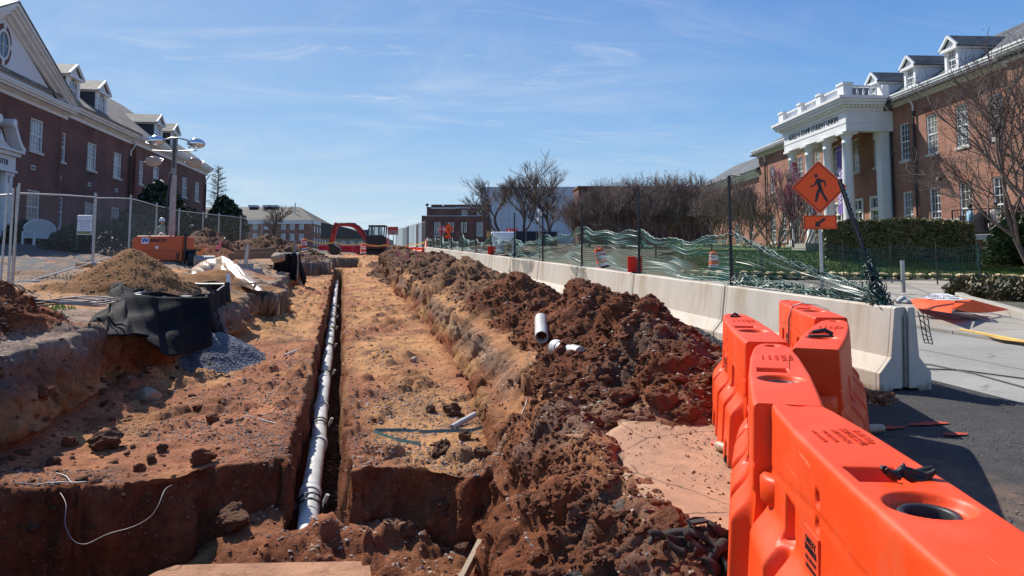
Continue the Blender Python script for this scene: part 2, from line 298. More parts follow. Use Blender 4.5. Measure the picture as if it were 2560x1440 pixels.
def pavement_mat(name,c1,c2,dust,x0,x1,crack=.5,cs=1.2,joint=None):
    """asphalt/concrete with cracks; dust (own colour) lies where object x runs from x1 down to x0"""
    m,n,b=nodes(name); L=n.links.new; tc=N(n,'ShaderNodeTexCoord')
    def nz(s,d=8,r=.6):
        x=N(n,'ShaderNodeTexNoise'); x.inputs['Scale'].default_value=s; x.inputs['Detail'].default_value=d; x.inputs['Roughness'].default_value=r; L(tc.outputs['Object'],x.inputs['Vector']); return x
    def mr(o,a,c,d,e):
        x=N(n,'ShaderNodeMapRange'); x.inputs[1].default_value=a; x.inputs[2].default_value=c; x.inputs[3].default_value=d; x.inputs[4].default_value=e; L(o,x.inputs[0]); return x.outputs[0]
    mx=N(n,'ShaderNodeMix',data_type='RGBA'); L(mr(nz(60,5).outputs[0],.35,.65,0,1),mx.inputs[0]); mx.inputs[6].default_value=(*c1,1); mx.inputs[7].default_value=(*c2,1)
    lg=N(n,'ShaderNodeVectorMath',operation='SCALE'); L(mx.outputs[2],lg.inputs[0]); L(mr(nz(.8).outputs[0],.3,.7,.8,1.18),lg.inputs['Scale']); o=lg.outputs[0]
    if dust:
        sp=N(n,'ShaderNodeSeparateXYZ'); L(tc.outputs['Object'],sp.inputs[0])
        ad=N(n,'ShaderNodeMath',operation='ADD'); L(sp.outputs[0],ad.inputs[0]); L(mr(nz(1.6).outputs[0],0,1,-1.2,1.2),ad.inputs[1])
        m2=N(n,'ShaderNodeMix',data_type='RGBA'); L(mr(ad.outputs[0],x0,x1,.95,0),m2.inputs[0]); L(o,m2.inputs[6]); m2.inputs[7].default_value=(*dust,1)
        ds=N(n,'ShaderNodeVectorMath',operation='SCALE'); L(m2.outputs[2],ds.inputs[0]); L(mr(nz(7,10,.7).outputs[0],.3,.7,.72,1.2),ds.inputs['Scale']); o=ds.outputs[0]
    vo=N(n,'ShaderNodeTexVoronoi',feature='DISTANCE_TO_EDGE'); vo.inputs['Scale'].default_value=cs
    dm=N(n,'ShaderNodeMix',data_type='VECTOR'); dm.inputs[0].default_value=.12; L(tc.outputs['Object'],dm.inputs[4]); L(nz(3.5).outputs['Color'],dm.inputs[5]); L(dm.outputs[1],vo.inputs['Vector'])
    ck=mr(vo.outputs['Distance'],.0,.009,1,0); gate=mr(nz(.9).outputs[0],.5,.56,0,crack); cm=N(n,'ShaderNodeMath',operation='MULTIPLY'); L(ck,cm.inputs[0]); L(gate,cm.inputs[1])
    m3=N(n,'ShaderNodeMix',data_type='RGBA'); L(cm.outputs[0],m3.inputs[0]); L(o,m3.inputs[6]); m3.inputs[7].default_value=(.02,.018,.016,1)
    L(m3.outputs[2],b.inputs['Base Color']); b.inputs['Roughness'].default_value=.9; b.inputs['Specular IOR Level'].default_value=.3
    hh=N(n,'ShaderNodeMath',operation='MULTIPLY_ADD'); L(cm.outputs[0],hh.inputs[0]); hh.inputs[1].default_value=-.6; L(nz(130,4,.7).outputs[0],hh.inputs[2])
    bu=N(n,'ShaderNodeBump'); bu.inputs['Strength'].default_value=.5; bu.inputs['Distance'].default_value=.01; L(hh.outputs[0],bu.inputs['Height']); L(bu.outputs[0],b.inputs['Normal'])
    return m
SOIL=soil_mat()
M={}
M['white']=mat('white_paint',(.74,.74,.72),.55,var=.06,vs=1.5,dirt=(.45,.42,.38),dirt_amt=.25,dirt_s=1.2)
M['stucco']=mat('white_stucco',(.68,.69,.70),.8,var=.04,bump=.2,bs=60)
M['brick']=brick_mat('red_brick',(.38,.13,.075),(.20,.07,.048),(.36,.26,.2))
M['brickl']=brick_mat('shaded_brown_brick',(.20,.075,.058),(.14,.052,.042),(.19,.13,.11))  # left facade's shade is darkened into this brick colour
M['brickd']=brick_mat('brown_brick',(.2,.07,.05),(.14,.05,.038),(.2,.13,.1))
M['arch']=brick_mat('arch_brick',(.40,.13,.07),(.33,.10,.06),(.34,.22,.17),bw=.07,bh=.22)
M['slate']=brick_mat('slate',(.13,.13,.13),(.07,.075,.08),(.03,.03,.03),bw=.3,bh=.16,ms=.008,rough=.6)
M['slatel']=brick_mat('pale_slate',(.25,.21,.165),(.11,.105,.10),(.06,.055,.05),bw=.32,bh=.18,ms=.01,rough=.7)
M['dslate']=mat('dark_slate_siding',(.05,.055,.06),.6,var=.3,vs=4)
M['clap']=mat('painted_clapboard',(.62,.66,.70),.6,var=.05)
M['sill']=mat('limestone_sill',(.55,.53,.48),.8,var=.1,bump=.2)
M['glass']=glass_mat('window_glass',(.012,.018,.022)); M['glassb']=glass_mat('curtained_glass',(.11,.13,.135),.08); M['glasst']=glass_mat('shaded_tan_glass',(.16,.13,.08),.3)
M['black']=mat('black_metal',(.018,.018,.02),.5,var=.2,spec=.5)
M['iron']=mat('dark_rail_metal',(.05,.045,.045),.5)
M['conc']=mat('barrier_concrete',(.58,.52,.43),.9,var=.1,vs=3,bump=.4,bs=60,bd=.008,dirt=(.40,.30,.19),dirt_amt=.85,dirt_s=1.7,stretch=(1,1,.3),mud=((.26,.16,.10),.16))
M['concd']=mat('grey_concrete',(.36,.35,.33),.9,var=.15,bump=.4,bs=30)
M['orange']=mat('orange_plastic',(.88,.068,.007),.46,var=.09,vs=4,bump=.14,bs=24,bd=.01,dirt=(.62,.15,.07),dirt_amt=.45,dirt_s=3.2,spec=.32,mud=((.30,.13,.07),.12),scuff=((.86,.22,.11),(.50,.14,.06)))
M['orangel']=mat('embossed_orange',(.80,.07,.014),.6,var=.05)
M['sorange']=mat('sign_orange',(1.,.095,.002),.5,var=.04)
M['red']=mat('red_paint',(.50,.022,.018),.45,var=.15,dirt=(.2,.08,.05),dirt_amt=.75,dirt_s=2.2)
M['sred']=mat('sign_red',(.6,.02,.025),.35)
M['redp']=mat('red_plastic',(.75,.01,.025),.45)
M['mark']=mat('red_marker',(.9,.018,.004),.5,var=.04)
M['swhite']=mat('sign_white',(.8,.8,.8),.4,var=.04)
M['galv']=mat('galvanised_steel',(.48,.48,.47),.42,metal=.75,var=.2,vs=12,dirt=(.3,.27,.23),dirt_amt=.4)
M['galvd']=mat('dull_galvanised',(.3,.28,.26),.6,metal=.4,var=.25)
M['mastp']=mat('beige_mast_paint',(.42,.36,.32),.6)
M['lumpa']=mat('broken_asphalt',(.03,.025,.022),.95,col2=(.14,.09,.06),vs=30,bump=.8,bs=50)
M['roofb']=mat('brown_slate_roof',(.06,.05,.04),.8,var=.2,vs=.3)
M['alu']=mat('brushed_aluminium',(.6,.6,.6),.35,metal=.85,var=.1)
M['wire']=mat('fence_wire',(.22,.22,.22),.5,metal=.5)
M['netg']=mat('green_netting',(.020,.10,.075),.42,var=.4,vs=2,spec=.75)
M['netd']=mat('dark_netting',(.006,.05,.04),.4,var=.3,spec=.6)
M['pvc']=mat('white_pvc',(.56,.55,.52),.5,var=.1,vs=4,dirt=(.30,.19,.12),dirt_amt=.7,dirt_s=3)
M['wood']=mat('raw_lumber',(.46,.35,.22),.8,var=.15,stretch=(1,8,8),bump=.3,bs=30)
M['woodd']=mat('weathered_timber',(.22,.14,.09),.85,var=.25,stretch=(1,8,8),bump=.4)
M['ply']=mat('dusty_board',(.42,.21,.11),.95,var=.2,vs=3,bump=1.,bs=30,bd=.02,dirt=(.24,.09,.05),dirt_amt=1.,dirt_s=5)
M['fabric']=mat('black_geotextile',(.006,.0065,.009),.8,spec=.15,var=.4,vs=5,bump=.6,bs=18,bd=.02,dirt=(.045,.03,.022),dirt_amt=.45,dirt_s=1.6)
M['fabricb']=mat('dusty_black_fabric',(.030,.024,.021),.85,var=.4,vs=8,bump=.5,bs=40,dirt=(.13,.07,.045),dirt_amt=.7,dirt_s=6)
M['glove']=mat('black_glove_fabric',(.010,.010,.011),.6,var=.3,bump=.4,bs=160,bd=.003)
M['film']=mat('plastic_sheeting',(.50,.34,.22),.34,var=.1,vs=3,bump=.6,bs=7,bd=.04,dirt=(.42,.19,.075),dirt_amt=1.,dirt_s=2.6,spec=.7)
M['rock']=mat('sandstone',(.36,.27,.19),.9,var=.2,bump=.6,bs=25,dirt=(.2,.09,.05),dirt_amt=.5,dirt_s=8)
M['rockw']=mat('pale_stone',(.62,.56,.45),.9,var=.12,bump=.6,bs=40)
M['clodm']=mat('red_clay_clod',(.12,.042,.022),.95,col2=(.21,.085,.044),bump=1.,bs=30,bd=.035,spec=.15)
M['clodb']=mat('brown_clay_clod',(.09,.045,.027),.95,col2=(.17,.085,.048),bump=1.,bs=30,bd=.035,spec=.15)
M['pebble']=mat('pebbles',(.24,.16,.12),.85,col2=(.50,.40,.32),vs=14,bump=.2)
M['gravel']=mat('blue_gravel',(.10,.105,.125),.85,col2=(.29,.30,.34),vs=40,bump=.3)
M['bark']=mat('grey_bark',(.11,.085,.07),.9,var=.3,bump=.5,bs=30)
M['barkl']=mat('pale_myrtle_bark',(.26,.20,.16),.85,var=.3)
M['twig']=mat('brown_twigs',(.15,.11,.09),.9,var=.35,vs=1.5)
M['roofd']=mat('dark_brown_roof',(.09,.075,.065),.8)
M['twigr']=mat('russet_twigs',(.15,.10,.08),.9,col2=(.30,.235,.20),vs=.7)
M['pink']=mat('pink_blossom',(.42,.13,.20),.7,var=.3)
M['leaf']=mat('hedge_leaf',(.085,.10,.035),.45,col2=(.24,.22,.09),vs=1.6)
M['leafd']=mat('dark_evergreen_leaf',(.012,.03,.012),.5,col2=(.035,.06,.025),vs=1.2)
M['jun']=mat('juniper_leaf',(.02,.045,.012),.6,col2=(.06,.09,.025),vs=2.)
M['shrub']=mat('olive_shrub_leaf',(.07,.08,.03),.6,col2=(.16,.11,.05),vs=2.5)
M['grass']=mat('lawn_grass',(.065,.13,.018),.8,col2=(.12,.18,.04),vs=1.6)
M['straw']=mat('dry_grass',(.28,.22,.1),.8,var=.3)
M['lime']=mat('sprout_green',(.25,.38,.05),.6,var=.2)
M['skin']=mat('skin',(.42,.24,.17),.6); M['hiviz']=mat('worker_shirt',(.30,.33,.22),.8); M['bluef']=mat('pale_blue_shirt',(.32,.5,.62),.8); M['cream']=mat('cream_shirt',(.6,.52,.42),.8); M['hair']=mat('dark_hair',(.03,.02,.015),.7)
M['hat']=mat('white_hard_hat',(.75,.76,.78),.3)
M['rubber']=mat('tyre_rubber',(.02,.02,.022),.7); M['steeld']=mat('bucket_steel',(.05,.045,.04),.55,metal=.5,dirt=(.2,.1,.06),dirt_amt=.6)
M['wanco']=mat('orange_enamel',(.62,.10,.02),.4,var=.08,dirt=(.4,.12,.05),dirt_amt=.3)
M['blue']=mat('blue_print',(.02,.06,.35),.5); M['purple']=mat('purple_banner',(.17,.11,.36),.7,var=.08); M['yellow']=mat('caution_yellow',(.8,.6,.12),.5)
M['tact']=mat('tactile_yellow',(.7,.45,.12),.8,var=.15,dirt=(.3,.18,.08),dirt_amt=.5)
M['stone']=mat('yellow_ledge_stone',(.55,.43,.24),.9,var=.25,vs=5,bump=.5)
M['paint']=mat('orange_spray_paint',(.5,.06,.03),.9,dirt=(.04,.04,.045),dirt_amt=1.,dirt_s=9)
M['mirror']=mat('lamp_reflector',(.72,.72,.74),.12,metal=.9,var=.03); M['lamp']=mat('lamp_lens',(.35,.33,.30),.15,spec=1.)
M['strap']=mat('green_strap',(.10,.2,.16),.6,dirt=(.25,.14,.08),dirt_amt=.5)
M['tent']=mat('pale_roof_panel',(.52,.53,.56),.6,var=.06,vs=.2); M['tan']=mat('tan_masonry',(.34,.3,.24),.85,var=.12,vs=.5)
M['hill']=mat('ground_cover',(.11,.085,.06),.95,col2=(.085,.085,.045),vs=.4)
M['asph']=pavement_mat('asphalt',(.036,.033,.031),(.085,.078,.072),(.43,.25,.15),2.6,4.0,.9,1.1)
M['drive']=pavement_mat('driveway_asphalt',(.055,.058,.062),(.09,.09,.09),None,0,0,.3,.6)
M['road']=pavement_mat('road_concrete',(.27,.255,.23),(.36,.34,.30),None,0,0,.45,.5)
M['walk']=pavement_mat('sidewalk_concrete',(.31,.28,.235),(.40,.36,.30),None,0,0,.15,.5)
M['kerbm']=mat('kerb_concrete',(.36,.33,.28),.9,var=.12,bump=.3)
# ------------------------------------------------------------------ ground shape
RP=W(2330,665,40); RA=R(9.1); LP=W(85,665,40); LA=R(5.3)
def gz(x,y):
    x=np.asarray(x,float); y=np.asarray(y,float)
    g=np.where(y<80,.039*y,3.12+.004*(y-80)); g=np.where(y>300,4.0,g)
    g=g+.25*ss(-2.2,-3.2,x)+.25*ss(-3,-6,x)+.55*ss(-7,-15,x)
    q=y-(26.35-.33*(x-15)); g=g+.80*ss(0,4.6,q)*ss(11,15.5,x)
    return g
def gz1(x,y): return float(gz(x,y))
def xL(y): return np.interp(y,[2.5,7,8.5,9.7,11,12.3,14,18,25,38,50,70],[-3.5,-3.3,-3.05,-3.0,-3.0,-2.7,-2.4,-2.2,-1.95,-2.1,-2.3,-2.5])+.16*fbm(y*.9,y*0+3,3,5)+.07*fbm(y*4,y*0,3,9)
def tL(y): return -.455+.05*fbm(y*1.2,y*0,4,11)+np.where(y<7.2,.0,0)
def tR(y): return .075+.05*fbm(y*1.3,y*0+7,4,13)
def xB(y): return np.interp(y,[2.5,6.3,7.0,7.5,10.4,13.4,20,28,46,60],[1.12,1.19,1.26,1.5,1.85,1.98,2.12,2.05,2.35,2.6])+.08*fbm(y*1.5,y*0,4,17)
def xT(y): return xB(y)+np.interp(y,[2.5,6.3,7.6,10,13,18,60],[.5,.66,.7,.45,.3,.22,.25])+.10*fbm(y*1.1,y*0+2,3,21)
def yF(x): return np.interp(x,[-3.4,-2.67,-1.5,-1.3,-1.15,-.5,-.4,0.0,.05,.56,.8,1.15,1.3,2.2],[7.08,7.14,7.2,7.35,7.65,7.75,7.3,7.3,7.33,7.36,7.2,6.85,6.85,7.2])+.085*fbm(x*3.2,x*0,4,23)
PILES=[(2.98,7.5,.76,.98,1.6,0),(3.3,10.2,.82,1.0,1.35,0),(3.3,12.2,.42,.95,1.2,0),(3.3,14.3,.80,1.05,1.6,0),(3.3,17.2,.38,.95,1.5,1),(3.35,20.7,.86,1.15,2.8,1),(3.3,25,.5,1.1,2.2,2),(3.5,29.7,.85,1.3,3.4,2),
       (3.2,36,.75,1.4,3.2,2),(3.0,41.6,.85,1.7,3.8,2),(3.3,48,.6,1.8,4,2),(4.4,9.1,.40,.55,.8,3),(-4.75,10.4,.72,1.35,1.6,4),(-3.95,16.4,.86,1.12,1.25,5),(-4.6,15.5,.22,.8,.7,5),
       (-6.6,40,1.25,1.6,2.6,2),(-8.0,39,.7,2.2,2.2,2),(-3.9,43.5,1.0,2.8,3.2,2),(-6.0,36,.5,2.0,2.5,0),(-2.6,48,.8,1.8,3,2),(-2.03,13.9,.50,.72,1.3,6),(-2.9,21.2,.35,1.3,1.5,5)]
def H(x,y,full=False):
    g=gz(x,y); dep=np.interp(y,[0,42,57],[.67,.67,.03]); gr=np.where(y<80,.039*y,3.12)
    bench=gr-dep+.05*fbm(x*.8,y*.5,3,31)
    floor=gr-1.22-.45*ss(-.6,-2.4,x)+.16*fbm(x*1.1,y*1.1,3,33)+.22*ss(-1.0,-.9,x)*ss(6.6,7.1,y)*ss(.9,.2,x)*.6
    front=ss(-.075,.075,y-yF(x))
    z=floor*(1-front)+bench*front
    tr=ss(-.035,.035,x-tL(y))*ss(.035,-.035,x-tR(y))*ss(7.15,7.35,y)*ss(46.5,45.5,y)
    z=z-tr*(bench-(gr-1.62))*ss(0,.2,bench-(gr-1.62))
    # left bank with slumped foot
    l=xL(y); z=z+.30*np.exp(-np.clip(x-l,0,9)/.28)*front*(x>l-.2)*(.6+.8*vn2(y*1.1,y*0,35))
    a=ss(-.13,.13,x-l+.05*fbm(x*5,y*5,3,37)); z=(g+.03)*(1-a)+z*a
    # right bank
    b=xB(y); t=xT(y); up=gr+.0
    mid=np.where(y<7.4,np.interp(y,[2.5,6.6,7.4],[-.55,-.38,-.25]),bench+.33*(up-bench)); low=ss(-.06,.06,x-b)
    slope=ss(0,1,(x-b)/(t-b)); wallz=mid+(up-.0-mid)*slope
    z=z*(1-low)+wallz*low
    z=np.where(x>t,up,z)
    z=z-.13*ss(0,.12,x-t)*ss(6.4,5.6,y)           # bed below the pavement slab
    # dig at the far end
    hole=ss(-2.1,-1.7,x)*ss(1.3,.9,x)*ss(47,48,y)*ss(55.5,55.2,y); z=z-1.1*hole
    for (cx,cy,h,rx,ry,k) in PILES:
        d=np.sqrt(((x-cx)/rx)**2+((y-cy)/ry)**2); d=d+.16*fbm(x*1.3,y*1.3,3,41+k)
        p=h*np.clip(1.08-d,0,1.02)**.92; p=np.minimum(p,h*1.0+.05*fbm(x*3,y*3,2,43))
        basez=np.where(np.full_like(z,k==6,dtype=bool),bench,g if cx<0 else up)
        ok=(p>0)
        if cx>0: ok=ok&(x>b+.1)
        z=np.where(ok,np.maximum(z,basez+p-.02),z)
    return z
def hz(x,y): return float(H(np.array([x],float),np.array([y],float))[0])
def hzs(x,y): return H(np.asarray(x,float),np.asarray(y,float))
# --- excavation sheet
ys=[2.3]
while ys[-1]<62: ys.append(ys[-1]*1.0052)
ys=np.array(ys); k=np.linspace(-.16,.16,26); yb=7.2
ys=np.sort(np.concatenate([ys[(ys<yb-.16)|(ys>yb+.16)],yb+k])); nr=len(ys)
def seg(n): return (np.arange(n)+.5)/n
cA=np.concatenate([(-9)+5.2*np.linspace(0,1,70,endpoint=False)])
us=[]; 
rows=[]
Yc=ys
l=xL(Yc); tl=tL(Yc); tr=tR(Yc); b=xB(Yc); t=xT(Yc)
parts=[(np.full(nr,-10.),l-1.4,60),(l-1.4,l-.17,46),(l-.17,l+.17,22),(l+.17,tl-.05,86),(tl-.05,tl+.05,9),(tl+.05,tr-.05,14),(tr-.05,tr+.05,9),(tr+.05,b-.08,74),(b-.08,b+.08,10),(b+.08,t+.05,30),(t+.05,np.full(nr,5.03),118)]
X=np.concatenate([p[:,None]+(q-p)[:,None]*(np.arange(n)/n)[None,:] for p,q,n in parts]+[np.full((nr,1),5.03)],1)
Y=np.repeat(Yc[:,None],X.shape[1],1)
wg=np.exp(-((Y-7.2)/.9)**2); Y=Y+(yF(X)-7.2)*wg*ss(1.6,1.2,X)
Z=H(X,Y)
trm=ss(0,.02,X-tl[:,None])*ss(0,.02,tr[:,None]-X)*(Y>7.3)*(Y<46)
# surface character
grade=gz(X,Y); bank=ss(-.02,.25,grade-Z)
pile=np.zeros_like(Z); kind=np.zeros(Z.shape,int)-1
for i,(cx,cy,h,rx,ry,kk) in enumerate(PILES):
    d=np.sqrt(((X-cx)/rx)**2+((Y-cy)/ry)**2); w=ss(1.12,.9,d); kind=np.where((w>pile)&(w>.05),kk,kind); pile=np.maximum(pile,w)
gy,gx=np.gradient(Z); P=np.stack([X,Y,Z],-1)
def normals(P):
    a=np.gradient(P,axis=1); c=np.gradient(P,axis=0); n=np.cross(a,c); n/=np.linalg.norm(n,axis=-1,keepdims=True)+1e-9; return n
Nn=normals(P); steep=ss(.85,.45,Nn[...,2])
rough=.010+.06*pile+.05*steep; rough=np.where(kind==6,.012,rough); rough=np.where(kind==3,.03,rough); rough=np.where(kind==5,.02,rough)
near=1/(1+np.maximum(0,Y-14)/30)
inpit=ss(7.25,6.9,Y)*ss(1.9,1.3,X); edge=ss(.0,.4,X-b[:,None])*ss(8,6.5,Y)
rough=rough+.035*inpit+.022*edge
D=rough*(fbm3(X*1.7,Y*1.7,Z*1.7,3,51)*2.2+fbm3(X*6,Y*6,Z*5,4,53)*1.6)
# vertical tooth marks on cut faces
D=D+steep*.075*(fbm(X*7+Y*9,Z*1.4,4,55,.6))
D=D-.05*ss(.25,.9,steep)*ss(.55,.75,vn2(X*2.2+Y*2.2,Z*5,58))
D=D+steep*.02*fbm(X*24+Y*26,Z*2.2,2,57)
cl=(clod(X,Y,.34,61,.62)*.10+clod(X+3,Y,.17,63,.5)*.06+clod(X,Y+5,.085,65,.4)*.028)
D=D+steep*(X<-1.7)*.15*clod(X*.3+Y,Z*.55+3,.62,79,.3)+steep*(X<-1.7)*.07*clod(X*.3+Y,Z*.8,.27,80,.35)
D=D+steep*.035*clod(X+Y*.6,Z+Y*.4,.13,77,.5)+steep*.05*clod(X*.5+Y,Z*.8,.38,78,.4)
D=D+cl*np.clip(pile*.75+.13*edge+.30*inpit,0,1)*np.where((kind==6)|(kind==5)|(kind==3),.25,1)*(1-.0*steep)
cb=(clod(X+9,Y+2,.21,67,.86)*.045+clod(X+1,Y+8,.1,69,.6)*.016)
D=D+cb*(1-pile)*(.7+1.6*ss(.42,.65,vn2(X*1.1,Y*.7,71)))*(1-.6*steep)
# longitudinal scrapes left by the bucket on the bench floors
D=D+.014*(1-steep)*fbm(X*1.2,Y*6,3,73)*ss(.3,.5,bank)+.010*(1-steep)*ss(.3,.5,bank)*fbm(X*9,Y*9,3,75)
D=D*np.where((np.abs(X-tr[:,None])<.12)|(np.abs(X-tl[:,None])<.12),.45,1)
D=D*np.where((X>t[:,None]+.1)&(Y<6.0)&(pile<.1),.2,1)
D[:, -1]=0; D[:,0]=0
P=P+Nn*D[...,None]
# soil colours
tan=np.array([.53,.262,.112]); red=np.array([.25,.083,.036]); dark=np.array([.125,.060,.034]); grey=np.array([.21,.165,.13]); sand=np.array([.27,.125,.048]); och=np.array([.38,.2,.085]); bg_=np.array([.2,.205,.235]); dg=np.array([.13,.125,.115])
def mixc(a,b_,w): return a*(1-w[...,None])+b_*w[...,None]
C=np.zeros(Z.shape+(3,))+tan
n1=vn2(X*.9,Y*.45,81); n2=fbm(X*2.3,Y*1.6,4,83); n3=fbm(X*6,Y*4,3,85)
C=mixc(C,red*1.35+.02,.85*ss(.50,.85,n1+.25*n2+.22*ss(11,7.5,Y)))
C=mixc(C,dark*1.6,.8*ss(.2,.6,n2+.3*n3))
edge_d=np.minimum(np.abs(X-l[:,None]),np.minimum(np.minimum(np.abs(X-tl[:,None]),np.abs(X-tr[:,None])),np.abs(X-b[:,None])))
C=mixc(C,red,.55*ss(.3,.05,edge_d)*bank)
wallc=mixc(mixc(och+0*C,red,ss(.35,.65,vn2(Y*.8+X,Z*2.5,87))),grey,ss(.50,.12,(grade-Z))*.9)
wallc=mixc(wallc,red*.8,ss(8.6,7.6,Y)*(X>-2.9)*.9); C=mixc(C,wallc,steep*.9)
C=mixc(C,grey*1.25+.02,(1-bank)*(X<0)*.75*ss(.3,.6,vn2(X*1.3,Y*1.3,89)+.2))
C=mixc(C,tan*.95,(1-bank)*(X>1.5)*.6)
pc={0:red*.74,1:np.array([.24,.12,.06]),2:dark*1.15,3:dg,4:red*1.1,5:sand,6:bg_}
for kk,c in pc.items():
    w=pile*(kind==kk); cc=c*(1+.35*fbm(X*1.5,Y*1.5,4,91+kk)[...,None]); C=C*(1-w[...,None])+cc*w[...,None]
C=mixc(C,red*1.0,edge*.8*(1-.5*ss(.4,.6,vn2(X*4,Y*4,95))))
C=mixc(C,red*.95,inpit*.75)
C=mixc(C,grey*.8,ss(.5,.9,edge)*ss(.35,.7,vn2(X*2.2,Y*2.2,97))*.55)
C=mixc(C,dark*.55,trm*ss(-.5,-.9,Z-.039*Y)*.9)  # trench shade put into the colour: soil darkens with depth
C=np.clip(C*(1+.12*n3[...,None]),.01,1)
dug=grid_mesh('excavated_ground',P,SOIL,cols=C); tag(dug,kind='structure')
def surf(x,y):
    """height of the finished dug surface nearest to x,y"""
    i=int(np.clip(np.searchsorted(ys,y),1,nr-1)); 
    best=None
    for r_ in range(max(0,i-14),min(nr,i+14)):
        j=int(np.argmin(np.abs(P[r_,:,0]-x))); d=(P[r_,j,0]-x)**2+(P[r_,j,1]-y)**2
        if best is None or d<best[0]: best=(d,P[r_,j,2])
    return float(best[1])
# --- base ground to the horizon
xs=np.concatenate([-np.geomspace(900,11,26),np.linspace(-10.5,60,120),np.geomspace(62,900,22)])
yy=np.concatenate([np.linspace(-40,0,14,endpoint=False),np.linspace(0,90,110,endpoint=False),np.geomspace(90,2600,34)])
GX,GY=np.meshgrid(xs,yy); GZ=gz(GX,GY)-.02-.02*0
inside=(GX>-9.9)&(GX<4.95)&(GY>2.4)&(GY<61.5); GZ=np.where(inside,GZ-3.0,GZ); 
flat=(GX>1.2)&(GX<22)&(GY<95); GZ=np.where(flat&~inside,GZ-.10,GZ)
gnd=grid_mesh('ground',np.stack([GX,GY,GZ],-1),M['hill']); tag(gnd,kind='structure')
# --- pavement slab with broken edge
def slab_edge(y): return float(np.interp(y,[-4,2.6,3.2,3.74,4.2,4.7,4.96,5.3,5.57,5.9],[1.7,1.75,1.72,1.6,1.7,1.72,1.88,1.80,1.95,2.2]))+.05*float(fbm(np.array([y*5.]),np.array([0.]),3,101)[0])
nY=260; yv=np.linspace(-4,9.3,nY); PT=[]
for y in yv:
    x0=slab_edge(y) if y<6 else 2.3; xr=np.concatenate([[x0],x0+(6.07-x0)*(np.arange(1,61)/60)]); z=.039*y+.012
    PT.append([[x0+.02,y,z-.11]]+[[x,y,z+.004*math.sin(x*3+y*2)] for x in xr]+[[6.07,y,z-.2]])
PT=np.array(PT); slab=grid_mesh('asphalt_pavement',PT,M['asph']); tag(slab,kind='structure')
# --- broken asphalt crust pieces lifting along the edge
def chunk(name,c,size,m,parent=None,seed=0,flat=1.,sub=2,rz=None,smooth=False,rough=.35):
    rnd=np.random.RandomState(seed); import bmesh
    bm=bmesh.new(); bmesh.ops.create_icosphere(bm,subdivisions=sub,radius=1)
    V=np.array([v.co[:] for v in bm.verts]); F=np.array([[v.index for v in f.verts] for f in bm.faces]); bm.free()
    off=rnd.rand(3)*50; 
    for _ in range(7):
        nn=rnd.randn(3); nn/=np.linalg.norm(nn); dd=.55+.3*rnd.rand(); h=V@nn; V=V-np.outer(np.maximum(0,h-dd)*.85,nn)
    r=1+rough*fbm3(V[:,0]*1.5+off[0],V[:,1]*1.5+off[1],V[:,2]*1.5+off[2],4,seed)+(rough*.3*fbm3(V[:,0]*6+off[0],V[:,1]*6,V[:,2]*6,2,seed+1) if sub>=4 else 0); V=V*r[:,None]
    s=size if hasattr(size,'__len__') else (size,size*(.7+.3*rnd.rand()),size*.7*flat)
    V=V*np.array(s); a=rnd.rand()*6.28 if rz is None else rz; Rm=np.array([[math.cos(a),-math.sin(a),0],[math.sin(a),math.cos(a),0],[0,0,1]]); V=V@Rm.T
    o=tri_mesh(name,V,F,m,parent,smooth); o.location=c; return o
# --- loose pebbles and crumbs (nobody could count them)
def scatter(name,pts,sizes,m,variants=6,sub=0,seed=1,flat=.7):
    rnd=np.random.RandomState(seed); import bmesh
    bm=bmesh.new(); bmesh.ops.create_icosphere(bm,subdivisions=sub or 1,radius=1); V0=np.array([v.co[:] for v in bm.verts]); F0=np.array([[v.index for v in f.verts] for f in bm.faces]); bm.free()
    if sub==0:
        bm=bmesh.new(); bmesh.ops.create_icosphere(bm,subdivisions=1,radius=1); bm.free()
        import itertools
        ph=(1+5**.5)/2; V0=np.array([(-1,ph,0),(1,ph,0),(-1,-ph,0),(1,-ph,0),(0,-1,ph),(0,1,ph),(0,-1,-ph),(0,1,-ph),(ph,0,-1),(ph,0,1),(-ph,0,-1),(-ph,0,1)],float); V0/=np.linalg.norm(V0[0])
        F0=np.array([(0,11,5),(0,5,1),(0,1,7),(0,7,10),(0,10,11),(1,5,9),(5,11,4),(11,10,2),(10,7,6),(7,1,8),(3,9,4),(3,4,2),(3,2,6),(3,6,8),(3,8,9),(4,9,5),(2,4,11),(6,2,10),(8,6,7),(9,8,1)])
    if seed in (8,10,11,12,15,18,19,9):                       # tiny stones: eight faces are enough
        V0=np.array([(1,0,0),(-1,0,0),(0,1,0),(0,-1,0),(0,0,1),(0,0,-1)],float); F0=np.array([(0,2,4),(2,1,4),(1,3,4),(3,0,4),(2,0,5),(1,2,5),(3,1,5),(0,3,5)])
    n=len(pts); nv=len(V0); base=[V0*(1+.13*rnd.randn(nv,1)) for _ in range(variants)]
    A=rnd.rand(n)*6.28; B=rnd.rand(n)*6.28; ca,sa,cb,sb=np.cos(A),np.sin(A),np.cos(B),np.sin(B)
    VV=np.stack([base[i%variants] for i in range(n)])*np.stack([np.ones(n),.6+.4*rnd.rand(n),flat*(.7+.5*rnd.rand(n))],-1)[:,None,:]
    x=VV[...,0]*ca[:,None]-VV[...,1]*sa[:,None]; y=VV[...,0]*sa[:,None]+VV[...,1]*ca[:,None]; z=VV[...,2]
    z2=z*cb[:,None]*1.0+x*.25*sb[:,None]; VV=np.stack([x,y,z2],-1)*np.asarray(sizes)[:,None,None]+np.asarray(pts)[:,None,:]
    F=(F0[None]+(np.arange(n)*nv)[:,None,None]).reshape(-1,3)
    o=tri_mesh(name,VV.reshape(-1,3),F,m); tag(o,kind='stuff'); return o
rs=np.random.RandomState(3)
